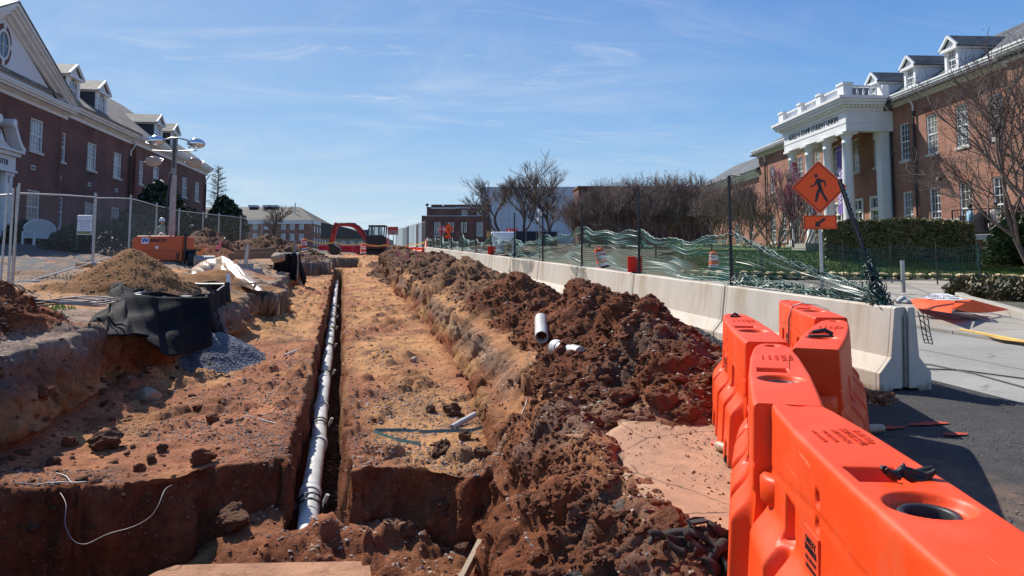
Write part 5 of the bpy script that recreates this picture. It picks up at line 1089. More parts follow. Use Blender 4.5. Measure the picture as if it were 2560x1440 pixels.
# orange spray paint on the dark asphalt: thin sheets of paint
rnd=random.Random(8)
for i,(px,py,w_,h_) in enumerate(((2225,1068,.28,.06),(2320,1058,.34,.06),(2385,1084,.22,.05))):
    p=G(px,py,.022); P_=[]; n=26
    for k in range(n): a=6.283*k/n; r=1+.25*rnd.uniform(-1,1); P_.append((p.x+w_*.5*math.cos(a)*r,p.y+h_*.8*math.sin(a)*r,.039*(p.y+h_*.8*math.sin(a)*r)+.022))
    mb=MB(); mb.poly(P_); tag(mb.build('paint_mark',M['paint']),['orange spray paint mark nearest the barrier feet on dark asphalt','long orange spray paint mark further out on dark asphalt','faint red spray paint patch closest to the camera on asphalt'][i],'paint mark','spray paint marks on the asphalt')
# dark fabric piles at the slab edge
def rag(name,c,s,label,seed,m=M['fabricb'],h=.12,turns=3.):
    rn=random.Random(seed); ph=[rn.random()*6 for _ in range(8)]
    def f(u,v):
        x=(u-.5)*2*s[0]; y=(v-.5)*2*s[1]; e=max(0,1-(2*u-1)**2)*max(0,1-(2*v-1)**2)
        z=h*(abs(math.sin(u*turns*2.3+ph[0]+2*math.sin(v*3+ph[1])))+.6*abs(math.sin(v*turns*2+ph[2]+u*4)))*e**.5
        x+=.05*math.sin(v*9+ph[3]); y+=.05*math.sin(u*8+ph[4]); return (x,y,z+.01)
    o=cloth(name,f,64,54,m,None,.006); o.location=c; o.rotation_euler=(0,0,rn.random()*2); return tag(o,label,'fabric')
p=G(1762,1378,.05); wb=thing('webbing','tangle of dusty black webbing straps heaped beside the orange barrier','webbing',p); rn=random.Random(11)
for k in range(9):
    cx,cy=rn.uniform(-.12,.13),rn.uniform(-.05,.07); ra,rb_=rn.uniform(.07,.16),rn.uniform(.03,.07); a0=rn.random()*6.28; ex_=rn.uniform(2.6,5.5); tl2=rn.uniform(-.6,.6); P_=[]
    for t in np.linspace(0,1,34): a=a0+ex_*t; P_.append((cx+ra*math.cos(a)*math.cos(tl2)-rb_*math.sin(a)*math.sin(tl2),cy+ra*math.cos(a)*math.sin(tl2)+rb_*math.sin(a)*math.cos(tl2),.03+.012*k*.6+.022*math.sin(a*2+k)))
    V_,F_=ribbons(np.array([P_]),.045,(rn.uniform(-.5,.5),rn.uniform(.2,.6),rn.uniform(.5,.9))); o=tri_mesh('strap',V_,F_,M['fabricb'],wb,True); s_=o.modifiers.new('t','SOLIDIFY'); s_.thickness=.004
t=thing('buckle','black plastic buckle on the crumpled webbing','buckle',p+Vector((-.02,.02,.12)),.2); mb=MB(); mb.box(-.045,.045,-.02,.02,0,.012); mb.tube([(-.05,.02,.01),(0,.03,.015),(.05,.02,.01)],.006,5); mb.build('buckle_plate',M['rubber'],t)
p=G(1480,1385,-.25); q_=surf(p.x,p.y); rag('crumpled_fabric',Vector((p.x,p.y,q_+.02)),(.12,.10),'small scrap of dark grey cloth in the red rubble',5,h=.05)
p=G(1800,1415,.0); rag('crumpled_fabric',p,(.10,.08),'torn end of dark cloth under the nearest barrier edge',9,h=.07)
# broken crust of asphalt at the slab edge
for i,(px,py,s_,lab) in enumerate(((1470,1098,.17,'pale flat piece of asphalt crust hanging over the cut edge'),(1403,1262,.055,'small pale stone on the rubble slope'))):
    p=G(px,py,-.0 if i==0 else -.2); z=surf(p.x,p.y) if i else .039*p.y
    o=chunk('crust_piece' if i==0 else 'pale_stone',(p.x,p.y,z+.02),(s_,s_*.4,.02) if i==0 else (s_,s_*.7,s_*.6),M['ply'] if i==0 else M['rockw'],None,seed=20+i,rz=-.5); tag(o,lab,'stone')
for i,(px,py) in enumerate(((1500,1120),(1510,1180),(1530,1225),(1560,1270),(1590,1300))):
    p=G(px,py,-.08); o=chunk('asphalt_lump',(p.x,p.y,.039*p.y-.10),(.07,.11,.05),M['lumpa'],None,seed=40+i,rz=.2+i,sub=3,rough=.5); tag(o,['dark asphalt lump broken from the slab edge below the pale crust','dark asphalt lump, second down the broken slab edge','dark asphalt lump, third down the broken slab edge','dark asphalt lump, fourth down the broken slab edge','dark asphalt lump, lowest on the broken slab edge'][i],'rubble','asphalt lumps along the slab edge')
# ------------------------------------------------------------------ clods and rocks one can pick out
CL=[(258,1125,.17,'clodb','big dark clod sitting on the nearer bench'),(372,1007,.15,'rock','pale angular boulder lying on the shaded bench'),(533,1057,.085,'clodm','round red clod casting a shadow right of centre bench'),(495,1027,.07,'clodm','small red clod behind the round one on the bench'),(407,1136,.06,'clodb','fist sized clod between the big dark clod and the trench'),
 (506,1160,.11,'clodm','flat red clod on the lip of the front pit'),(378,1162,.07,'clodb','block shaped clod near the front pit lip'),(350,1178,.06,'clodm','flat brown clod at the front pit lip'),(100,1118,.09,'clodm','orange clod at the foot of the near bank'),(170,1128,.08,'clodm','orange lump beside the big dark clod'),(135,1165,.06,'clodb','dark clod by the coiled wire'),
 (580,1325,.16,'clodb','tall knobbly clod standing in the front pit by the trench mouth'),(1105,1142,.12,'clodb','large brown clod pair on the front lip of the middle bench'),(1205,1150,.13,'clodb','slab shaped brown clod right of the large pair'),(1160,1108,.08,'clodb','dark clod perched behind the slab shaped one'),(1034,903,.085,'rock','lone square stone in the middle of the middle bench'),
 (1078,1027,.08,'clodb','pointed dark clod left of the clod ridge'),(1128,1036,.13,'clodb','long low clod beside the short pipe'),(1150,945,.06,'clodm','small clod against the middle bank'),(1100,1330,.10,'clodb','brown clod at the foot of the bench face'),(1015,1360,.09,'clodb','dark clod on the pit floor'),(1155,1385,.10,'clodb','red clod beside the leaning board'),
 (1370,1375,.16,'clodm','big smooth red clod on the near rubble'),(1500,1350,.14,'clodm','red clod behind the scrap of cloth'),(1590,1400,.16,'clodm','orange clod at the bottom by the slab'),(1690,1425,.20,'clodm','largest orange clod below the crumpled webbing'),(1290,1290,.13,'clodm','red clod on the rubble slope'),(1355,1310,.12,'clodm','upright red clod on the rubble slope'),(1530,1420,.12,'clodm','orange clod at the lower frame edge'),
 (1325,1092,.0,'clodb','')]
for i,(px,py,s_,m_,lab) in enumerate(CL):
    if not s_: continue
    if px>1240: s_*=.58
    p=G(px,py,-.67)
    if px>1240: p=G(px,py,-.30)
    if py>1300 and px<1230: p=W(px,py,7.0); p=hit(px,py,5.5,8.)
    if px>1480 and py>1330: p=G(px,py,-.12)
    z=surf(p.x,p.y); o=chunk('boulder' if m_=='rock' else 'clod',(p.x,p.y,z+s_*.38),s_,M[m_],None,seed=100+i,sub=4,rough=.6 if m_!='rock' else .1); tag(o,lab,'boulder' if m_=='rock' else 'clod')
# bigger lumps on the spoil heaps
rn=random.Random(12); k=0
CLP=[(1690,915,.24,3.2),(1765,870,.2,3.2),(1655,1010,.2,0),(1325,775,.0,0),(1600,1085,.15,0),(1545,1060,.17,0),(1690,1080,.16,0),(1480,1055,.15,0),(1745,960,.22,0),(1350,770,.27,1),(1190,700,.22,2),(1130,705,.3,2),(1560,990,.14,0),(1720,1040,.17,0),(1620,1060,.13,0)]
nm=['huge red lump on the sunless side of the nearest heap','red lump near the crest beside the orange barrier','red lump low on the nearest heap','','rounded clod at the foot of the nearest heap','cracked clod at the toe of the nearest heap','paired clod at the toe of the heap near the barrier','clod at the toe where heap meets slab edge','big red lump half way up beside the barrier','broad slab of clay leaning above the open pipe end','brown block at the foot of the far heap','long brown block at the foot of the far heap','grey crusted clod on the heap flank','red clod low beside the barrier','pale stone at the heap toe']
for (px,py,s_,zz_),lab in zip(CLP,nm):
    if not s_: continue
    a=ray(px,py); best=None
    for Zt in np.arange(4.5,30,.08):
        q=W(px,py,Zt)
        if q.x<5 and q.z<=hz(q.x,q.y)+.03: best=q; break
    if best is None: continue
    o=chunk('clod',best+Vector((0,0,s_*.05)),s_*.8,M['clodm'] if px>1300 else M['clodb'],None,seed=200+int(px),sub=4,rough=.42); tag(o,lab,'clod')
# medium clods in bulk on the heaps: uneven lumps (uncountable)
q=surf_pts(((kind==0)|(kind==4)|(kind==1))&(pile>.25)&(Y<19),900); s=.025+.055*rs.rand(len(q))**3; scatter('heap_lumps',q,s,M['clodm'],sub=2,seed=31,flat=.8,variants=8)
q=surf_pts((edge>.4),320); s=.015+.035*rs.rand(len(q))**3; scatter('slope_lumps',q,s,M['clodm'],sub=2,seed=32,flat=.8,variants=8)
q=surf_pts((inpit>.4),220); s=.02+.05*rs.rand(len(q))**2; scatter('pit_lumps',q,s,M['clodm'],sub=2,seed=33,flat=.8)
q=surf_pts(((X<-1.9)&(X>-3.0)&(Y<13)&(bank>.6)),260); s=.02+.05*rs.rand(len(q))**2; scatter('bank_foot_rubble',q,s,M['clodb'],sub=2,seed=34)
# ------------------------------------------------------------------ sewer pipe in the trench
SP=thing('sewer_pipe','long white plastic pipe laid along the bottom of the narrow trench','pipe',(-.265,7.05,-1.17+.039*7.05))
def pz_(y): return .039*(y-7.05)
jy=[6.95,8.25,10.2,12.3,14.6,17.2,20.2,23.4,26.6,29.8,33,36.2,39.4,42.6,45.6]
for a,b in zip(jy[:-1],jy[1:]):
    mb=MB(); sx_=.015*math.sin(a*2); mb.tube([(sx_,a-7.05,pz_(a)-(.06 if a<7 else 0)),(-sx_*.5,b-7.05+.0,pz_(b))],.098,24); pc2=mb.build('pipe_section',M['pvc'],SP)
    if a<7: continue
    mb=MB(); mb.tube([(sx_,a-7.05-.02,pz_(a)),(sx_,a-7.05+.14,pz_(a+.14)),(sx_,a-7.05+.17,pz_(a+.17))],[.112,.112,.100],24); mb.tube([(sx_,a-7.05+.105,pz_(a+.1)),(sx_,a-7.05+.13,pz_(a+.13))],.115,24); mb.build('bell_end',M['pvc'],pc2)
for i,y in enumerate((7.9,11.1,15.0,18.6,22.0,25,28.5)):           # harness with red clamps round some joints
    mb=MB()
    for dy_ in (-.10,.10): mb.tube([(.125*math.cos(t),y-7.05+dy_,pz_(y)+.125*math.sin(t)) for t in np.linspace(0,6.283,20)],.010,6)
    for t in (.2,2.94,1.2,1.94): mb.tube([(.13*math.cos(t),y-7.05-.14,pz_(y)+.13*math.sin(t)),(.13*math.cos(t),y-7.05+.14,pz_(y)+.13*math.sin(t))],.008,5)
    h_=mb.build('pipe_harness',M['black'],SP)
    mb=MB(); mb.tube([(-.15,y-7.05,pz_(y)+.05),(-.19,y-7.05,pz_(y)+.16)],.018,8); mb.build('red_handle',M['redp'],h_)
    mb=MB(); mb.tube([(.14,y-7.05,pz_(y)+.05),(.17,y-7.05-.02,pz_(y)+.13)],.02,8); mb.build('clamp_bolt',M['sill'],h_)
def loose_pipe(name,lab,p,q,r,hollow=True,n=20,m='pvc'):
    t=thing(name,lab,'pipe',p); mb=MB(); d=Vector(q)-Vector(p); mb.tube([(0,0,0),d],r,n,caps=not hollow)
    if hollow:
        e=d.normalized()*.002; mb.tube([e,d-e],r*.88,n,caps=False)
        a=d.orthogonal().normalized(); b=d.cross(a).normalized()
        for c in (Vector((0,0,0)),d):
            vs=[c+(a*math.cos(2*math.pi*k/n)+b*math.sin(2*math.pi*k/n))*rr for rr in (r,r*.88) for k in range(n)]; mb.add(vs,[(k,(k+1)%n,n+(k+1)%n,n+k) for k in range(n)])
    mb.build('tube',M[m],t); return t
h1=hit(1353,862,6,14); f1=W(1354,852,h1.dot(Vector((math.sin(YAW),math.cos(YAW),0)))-.0); f1.z=max(f1.z,hz(f1.x,f1.y)+.09)
z1_=f1.dot(Vector((math.sin(YAW),math.cos(YAW),0))); b1_=W(1352,797,z1_+.55); loose_pipe('pipe_offcut','open ended grey pipe lying at the foot of the heap, pointing at the camera',f1,b1_,.085)
h2=hit(1385,893,5,14); za=h2.dot(Vector((math.sin(YAW),math.cos(YAW),0))); pa_=W(1388,886,za); pa_.z=max(pa_.z,hz(pa_.x,pa_.y)+.10); pb_=W(1452,908,za-.45); pb_.z=max(pb_.z,pa_.z-.02); t=loose_pipe('pipe_wye','short grey pipe with branch sticking out of the nearest heap',pa_,pb_,.08,False)
mb=MB(); d=pb_-pa_; mb.tube([d*.45,d*.62+Vector((.12,.16,.03)),d*.7+Vector((.2,.3,.04))],.06,16); mb.build('branch',M['pvc'],t); mb=MB(); mb.tube([d*.0,d*.22],.088,20); mb.build('bell_end',M['pvc'],t)
pa_=G(1130,1068,-.62); pb_=G(1188,1036,-.55); loose_pipe('pipe_offcut','short thin pipe offcut lying by the clods on the middle bench',pa_,pb_,.03)
pa_=G(711,888,-.60); pb_=G(743,875,-.60); loose_pipe('pipe_offcut','tiny white stick like offcut on the bench near the trench',pa_,pb_,.016,False)
pa_=G(738,798,-.62); pb_=G(682,808,-.62); mb=MB(); mb.beam(pa_,pb_,.03,.03); tag(mb.build('survey_stake',M['wood']),'wooden stake lying flat on the bench beyond the gravel','stake')
# strap, wires
pts=[G(px,py,-.63)+Vector((0,0,.03)) for px,py in ((1052,1108),(990,1095),(935,1076),(945,1071),(1000,1072),(1060,1077),(1120,1079),(1180,1077),(1230,1074))]
pts=[Vector((p.x,p.y,surf(p.x,p.y)+.02)) for p in pts]; Pp=[]; 
for i in range(len(pts)-1):
    for t in (0,.25,.5,.75): Pp.append(pts[i].lerp(pts[i+1],t))
V_,F_=ribbons(np.array([[p[:] for p in Pp]]),.035,(0,.5,.86)); o=tri_mesh('strap',V_,F_,M['strap']); s_=o.modifiers.new('t','SOLIDIFY'); s_.thickness=.003; tag(o,'flat green strap lying in a bend on the middle bench','strap')
def wire(pxs,r,lab,m='wire',z0=-.6,face=None):
    pts=[]
    for px,py,zz in pxs:
        if zz is None: p=G(px,py,z0); p.y=max(p.y,float(yF(np.array([p.x]))[0])+.14); p.z=surf(p.x,p.y)+.012
        else: p=W(px,py,zz)
        pts.append(p)
    sm=[]
    for i in range(len(pts)-1):
        p0=pts[max(i-1,0)];p1=pts[i];p2=pts[i+1];p3=pts[min(i+2,len(pts)-1)]
        for t in (0,.2,.4,.6,.8): sm.append(.5*((2*p1)+(p2-p0)*t+(2*p0-5*p1+4*p2-p3)*t*t+(3*p1-p0-3*p2+p3)*t**3))
    sm.append(pts[-1]); mb=MB(); mb.tube(sm,r,6); return tag(mb.build('wire',M[m]),lab,'wire')
wire([(430,1213,6.75),(412,1225,6.55),(395,1265,6.4),(372,1295,6.35),(330,1318,6.3),(270,1335,6.25),(215,1360,6.2),(182,1350,6.2),(163,1310,6.25),(165,1262,6.35),(150,1232,6.5),(130,1218,6.75)],.0035,'long wire looping down over the shaded face of the front pit','galvd')
wire([(130,1216,None),(112,1205,None),(118,1222,None),(160,1216,None),(195,1215,None),(170,1205,None),(165,1185,None),(140,1180,None)],.006,'tangled wire end on the bench above the pit')
wire([(0,1232,None),(40,1225,None),(80,1210,None),(115,1208,None)],.006,'pale wire running off along the pit lip')
wire([(590,1038,None),(620,1030,None),(660,1035,None),(690,1040,None)],.008,'wire half buried in the near bench by the trench')
for i,(px,py) in enumerate(((1345,960),(1325,985),(1318,1010),(1300,1050))): pass
wh=[hit(px,py,5,12) for px,py in ((1390,952),(1345,962),(1325,985),(1318,1012),(1302,1050))]
mb=MB(); mb.tube([p+Vector((-.02,-.04,.02)) for p in wh],.008,6); tag(mb.build('cable',M['galvd']),'grey cable poking out of the middle bank and hanging down','cable')
# leaning board, dusty plank sheets, stick in the heap
a_=G(1160,1440,-1.0); b_=W(1200,1362,a_.dot(Vector((math.sin(YAW),math.cos(YAW),0)))+.35); mb=MB(); mb.beam(a_+(a_-b_)*.3,b_,.10,.04,0,(0,1,.3)); tag(mb.build('board',M['wood'],bevel=.003),'pale wooden board leaning in the slot beside the front rubble','board')
zf_=-1.02; a_=G(440,1412,-1.10); b_=G(905,1402,-1.10)
mb=MB(); mb.prism([a_,a_.lerp(b_,.35)+Vector((0,.01,0)),b_,b_+Vector((.0,-.09,0)),b_+Vector((.06,-.1,0)),b_+Vector((.07,-.6,-.02)),a_+Vector((-.4,-.6,-.02)),a_+Vector((-.12,-.1,0))],(0,0,-.04)); tag(mb.build('wooden_sheet',M['ply'],bevel=.006),'dirt covered wooden sheet at the bottom of the front pit','board')
hs=hit(1600,1056,4,9); mb=MB(); mb.tube([hs+Vector((-.05,-.04,.04)),hs+Vector((.1,-.08,.02)),hs+Vector((.3,-.12,.0))],[.022,.024,.018],9); tag(mb.build('tree_root',M['woodd']),'broken brown root sticking out of the foot of the nearest heap','root')
# ------------------------------------------------------------------ roads and walks right of the barriers
RD=bpy.data.objects.new('road',None); COL.objects.link(RD); RD['kind']='structure'
def panel(name,x0,x1,y0,y1,dz,m,parent,th=.12):
    mb=MB(); n=max(1,int((y1-y0)/2)); 
    for i in range(n):
        a=y0+(y1-y0)*i/n; b=y0+(y1-y0)*(i+1)/n
        z=[gz1(x0,a)*0+.039*a if x0<12 else gz1(x0,a),.039*a if x1<12 else gz1(x1,a),.039*b if x1<12 else gz1(x1,b),.039*b if x0<12 else gz1(x0,b)]
        c=[(x0,a),(x1,a),(x1,b),(x0,b)]; mb.add([(x,y,zz+dz) for (x,y),zz in zip(c,z)]+[(x,y,zz+dz-th) for (x,y),zz in zip(c,z)],[(0,1,2,3),(0,4,5,1),(1,5,6,2),(2,6,7,3),(3,7,4,0)])
    return mb.build(name,m,parent)
yj=[-6,1.5,6.0,10.5,15,19.5,24,28.5,33,37.5,42,46.5,51,55.5,60,66,72,80]
for a,b in zip(yj[:-1],yj[1:]):
    for x0,x1 in ((6.085,7.66),(7.70,9.42)): panel('road_slab',x0,x1,a+.008,b-.008,.0,M['road'],RD)
under=MB(); under.add([(6.0,-6,-.234-.05),(9.6,-6,-.234-.05),(9.6,80,3.12-.05),(6.0,80,3.12-.05)],[(0,1,2,3)]); under.build('road_bed',M['asph'],RD)
SW=bpy.data.objects.new('sidewalk',None); COL.objects.link(SW); SW['kind']='structure'
for i,(a,b) in enumerate(zip(yj[:-1],yj[1:])):
    for x0,x1 in ((9.46,11.4),(11.42,14.4),(14.42,17.4),(17.42,21.0)):
        if b>30 and x0>11: continue
        panel('paving_slab',x0,x1,a+.01,(min(b,24) if x0>11 else b)-.01,.05 if x0<11.4 else .052,M['walk'],SW,.2)
for (x,y,rz_) in ((11.3,9.2,0),): 
    mb=MB(); z0=.039*y
    tp=thing('tactile_strip','yellow bumpy warning strip at the kerb ramp, right edge','paving',(0,0,0))
    A_=G(2432,830,.05); B_=G(2600,862,.05); d=(B_-A_); mb.add([A_+Vector((0,0,.006)),B_+Vector((0,0,.006)),B_+Vector((-.12,.55,.006+.021)),A_+Vector((.10,.3,.006+.012))],[(0,1,2,3)]); mb.build('strip',M['tact'],tp)
    mb=MB()
    for i in range(22): 
        c=A_.lerp(B_,(i+.5)/22); mb.tube([c+Vector((.0,.03,.012)),c+Vector((-.02,.26,.022))],.018,6)
    o=mb.build('ridge',M['tact'],tp); o['kind']='stuff'
# kerb and planted bed at the right
kb=thing('kerb','pale concrete kerb curving round the shrub bed at the right','kerb')
kp=[G(2398,742,.10),G(2420,752,.10),G(2470,765,.10),G(2530,782,.10),G(2640,815,.10),G(2760,850,.1)]
for p,q in zip(kp[:-1],kp[1:]): mb=MB(); mb.beam(p,q,.18,.22); mb.build('kerb_stone',M['kerbm'],kb,bevel=.02)
# ------------------------------------------------------------------ temporary mesh fence, left
def fence_panel(name,p,q,h,label,group,scr=False,mesh=True,pitch=.075,lean=0,sleeve=True):
    p=Vector(p); q=Vector(q); d=q-p; Lh=math.hypot(d.x,d.y); t=thing(name,label,'fence panel',p,math.atan2(d.y,d.x),group); sl_=d.z/Lh
    Q=lambda x,z: (x,0,x*sl_+z)
    if lean: t.rotation_euler=(lean,0,t.rotation_euler[2])
    for nm_,pts,r in (('post',[Q(.02,-.05),Q(.02,h+.12)],.024),('post',[Q(Lh-.02,-.05),Q(Lh-.02,h+.12)],.024),('rail',[Q(.02,h),Q(Lh*.5,h+.01),Q(Lh-.02,h)],.019),('rail',[Q(.02,.12),Q(Lh-.02,.12)],.019)):
        mb=MB(); mb.tube(pts,r,7); mb.build(nm_,M['galv'],t)
    if mesh:
        P_=[]; n=int((Lh+h)/pitch); z0,z1=.14,h-.01; H2=z1-z0; tr=[]
        for i in range(-int(H2/pitch),int(Lh/pitch)):
            for s_ in (1,-1):
                xa=i*pitch; xb=xa+H2; za,zb_=(z0,z1) if s_>0 else (z1,z0)
                f0=max(0,(0.03-xa)/H2); f1=min(1,(Lh-.03-xa)/H2)
                if f1-f0<.02: continue
                tr.append([Q(xa+H2*f0,za+(zb_-za)*f0),Q(xa+H2*f1,za+(zb_-za)*f1)])
        if tr:
            V1,F1=ribbons(np.array(tr),.0024 if p.length<22 else .0034,(.5,.6,.5)); tri_mesh('chain_link_mesh',V1,F1,M['wire'],t)
    if scr:
        mb=MB(); mb.add([Q(.04,.12),Q(Lh-.04,.12),Q(Lh-.04,h),Q(.04,h)],[(0,1,2,3)]); mb.build('screen',M['fabric'],t)
    return t
def block(p,rz,label,orange_=True,g='fence feet'):
    t=thing('ballast_block',label,'base block',p,rz,g); mb=MB(); mb.prism([(-.38,-.1,0),(.38,-.1,0),(.42,0,0),(.38,.1,0),(-.38,.1,0),(-.42,0,0)],(0,0,.12)); mb.build('foot_block',M['concd'],t,bevel=.02)
    if orange_: mb=MB(); mb.prism([(-.39,-.105,.01),(.02,-.105,.01),(.02,-.105,.11),(-.39,-.105,.11)],(0,-.004,0)); mb.build('orange_face',mat('faded_orange',(.55,.22,.05),.7),t)
fpts=[(-330,800,12.2),(30,732,14.3),(232,668,20.3),(322,640,24.5),(388,634,29.5),(445,632,33.5),(505,628,37.5),(545,626,40),(600,626,43),(655,626,46.5)]
FW=[W(*f) for f in fpts]
labs=['fence panel at the left frame edge','long mesh fence panel in front of the white garden bench','mesh fence panel in front of the small white sign and shrubs','short fence panel left of the light tower mast','fence panel behind the worker','fence panel right of the mast leaning toward the evergreen','fence panel in front of the evergreen tree','fence panel between evergreen and far brick building','last fence panel above the dirt mound']
for i in range(len(FW)-1):
    fence_panel('mesh_fence',FW[i],FW[i+1]-(FW[i+1]-FW[i]).normalized()*.06,1.83 if i!=1 else 1.85,'galvanised chain link '+labs[i],'temporary chain link fence panels',pitch=.075 if i<4 else .11)
for i,(px,py,Z_) in enumerate(((35,745,14.0),(45,716,15.0),(232,669,20.2),(328,643,24.3))):
    p=W(px,py,Z_); block(p,-.1 if i else .2,['white concrete fence foot nearest the camera','fence foot with orange end beside the left posts','fence foot with orange end under the middle fence post','fence foot with orange end nearest the light tower'][i],i>0)
s0=thing('fence_post_pair','pair of upright steel fence stakes clamped together at the left','post',W(8,735,14.2)); 
for x in (-.06,.12): mb=MB(); mb.tube([(x,0,-.02),(x+.05,0,2.05)],.022,7); mb.build('stake_tube',M['galv'],s0)
# garden bench
gb=W(112,622,33); BN=thing('garden_bench','white slatted garden bench with an arched back under the left windows','bench',(gb.x,gb.y,gb.z),math.pi/2-LA-.15)
mb=MB(); mb.box(-1.15,1.15,-.25,.25,.42,.47); mb.build('seat',M['white'],BN)
for x in (-1.1,1.1): 
    for y in (-.24,.24): mb=MB(); mb.box(x-.04,x+.04,y-.04,y+.04,0,.66 if y<0 else .68); mb.build('leg',M['white'],BN)
    mb=MB(); mb.box(x-.05,x+.05,-.28,.28,.66,.70); mb.build('armrest',M['white'],BN)
n=26
for i in range(n):
    x=-1.05+2.1*i/(n-1); zt=.72+.5*math.sqrt(max(0,1-(x/1.12)**2)); mb=MB(); mb.box(x-.013,x+.013,.22,.25,.47,zt); mb.build('slat',M['white'],BN)
mb=MB(); mb.tube([(x,.24,.74+.5*math.sqrt(max(0,1-(x/1.12)**2))) for x in np.linspace(-1.1,1.1,24)],.035,6); mb.build('top_rail',M['white'],BN)
# white sign on the lawn
sgp=W(209,625,26); SGN=thing('lawn_sign','white notice board with blurred blue lettering and green foot band','sign',sgp,R(-8))
mb=MB(); hh=W(209,538,26).z-sgp.z; hb=W(209,587,26).z-sgp.z; w2=.25
mb.box(-w2,w2,-.012,.012,hb,hh); mb.build('sign_panel',M['swhite'],SGN,bevel=.01); mb=MB(); mb.box(-w2+.02,w2-.02,-.016,-.0125,hb+.03,hb+.12); mb.build('foot_band',mat('olive_band',(.2,.24,.04),.6),SGN)
for x in (-w2,w2): mb=MB(); mb.box(x-.02,x+.02,.013,.04,0,hh); mb.build('post',M['black'],SGN)
for i,(t_,s_) in enumerate((('Health Center',.085),('Appointments',.05),('Monday - Friday',.045),('Please use side',.045),('entrance',.045))): text(t_,s_,SGN,(0,-.0135,hh-.2-.09*i),(R(90),0,0),M['blue'],depth=.001)
# ------------------------------------------------------------------ light tower
tp=W(408,662,25.5); tp.z=W(404,674,25.5).z; LT=thing('light_tower','orange towable light tower with four lamps on a raised mast','light tower',tp,R(-12))
s_=25.5/FPX
bw=122*s_/2; bh=60*s_; z0=.30
mb=MB(); mb.prism([(-bw,-.5,z0),(bw,-.5,z0),(bw,-.5,z0+bh-.02),(bw-.04,-.5,z0+bh),(-bw+.16,-.5,z0+bh),(-bw+.04,-.5,z0+bh-.08),(-bw,-.5,z0+bh-.22)],(0,1.0,0)); mb.build('housing',M['wanco'],LT,bevel=.02)
mb=MB(); mb.box(-bw+.02,bw-.02,-.506,-.5005,z0+.30,z0+.31); mb.box(bw-.19,bw-.08,-.51,-.5005,z0+.05,z0+.25); mb.build('panel_seam',M['black'],LT)
mb=MB(); mb.box(bw-.16,bw-.11,-.515,-.511,z0+.09,z0+.21); mb.build('lamp_slot',M['red'],LT)
lx=-bw+.42
mb=MB(); mb.prism([(lx-.14,-.505,z0+bh-.06),(lx+.14,-.505,z0+bh-.06),(lx+.11,-.505,z0+bh-.26),(lx-.11,-.505,z0+bh-.26)],(0,-.006,0)); lg=mb.build('logo_plate',M['swhite'],LT)
text('W',.19,LT,(lx,-.514,z0+bh-.16),(R(90),0,0),M['blue'],depth=.002,sx=1.15,bold=.008); text('ANCO',.145,LT,(lx+.42,-.506,z0+bh-.15),(R(90),0,0),M['black'],depth=.002,sx=1.25,bold=.007)
mb=MB(); mb.box(-.05,.05,-.508,-.5005,z0+bh-.42,z0+bh-.33); mb.build('decal',M['swhite'],LT)
mb=MB(); mb.tube([(.1*math.cos(t)-.05,-.1,z0+bh+.0+.1*math.sin(t)) for t in np.linspace(0,3.14,9)],.02,6); mb.build('lifting_eye',M['swhite'],LT)
mb=MB(); mb.tube([(bw+.05,-.35,.1),(bw+.05,-.35,z0+bh-.02)],.035,8); mb.tube([(bw+.05,-.35,z0+bh-.02),(bw+.05,-.35,z0+bh+.07)],.07,10); mb.build('exhaust',M['black'],LT)
mb=MB(); mb.lathe([(.0,-.1),(.17,-.1),(.30,-.09),(.31,-.05),(.31,.05),(.30,.09),(.17,.1),(0,.1)],24); wh=mb.build('wheel',M['rubber'],LT); wh.location=(bw+.28,-.35,.31); wh.rotation_euler=(0,R(90),R(12))
mb=MB(); mb.box(bw+.1,bw+.46,-.55,-.1,.60,.66); mb.box(bw+.1,bw+.14,-.55,-.1,.3,.6); mb.build('mudguard',M['black'],LT)
mb=MB(); mb.box(-bw+.1,bw-.05,-.3,.3,.12,z0); mb.build('chassis',M['galvd'],LT)
mz=W(423,345,25.5).z-tp.z; mx_=18*s_
mb=MB(); mb.box(mx_-.075,mx_+.075,-.08,.08,z0+bh,z0+bh+.62*(mz-z0-bh)); mb.build('mast_base',M['mastp'],LT)
mb=MB(); mb.box(mx_-.06,mx_+.06,-.06,.06,z0+bh+.6*(mz-z0-bh),mz); mb.build('mast',M['galvd'],LT)
mb=MB(); mb.tube([(mx_-.12,-.12,z0+bh+.1),(mx_-.14,-.14,z0+bh+1.2),(mx_-.08,-.12,z0+bh+1.7),(mx_-.05,-.1,z0+bh+2.1)],.035,6); mb.tube([(mx_+.02+.045*math.cos(t),-.09+.02*math.sin(t),mz-.05-t*.012) for t in np.arange(0,80,.6)],.012,4); mb.build('coiled_cable',M['black'],LT)
mb=MB(); mb.tube([(mx_-.5,0,mz-.35),(mx_-.42,0,mz-.08),(mx_-.15,0,mz),(mx_+.15,0,mz),(mx_+.42,0,mz-.08),(mx_+.5,0,mz-.35)],.03,7); mb.tube([(mx_-.75,0,mz-.42),(mx_-.2,0,mz-.45),(mx_+.75,0,mz-.42)],.02,6); mb.build('lamp_bar',M['galv'],LT)
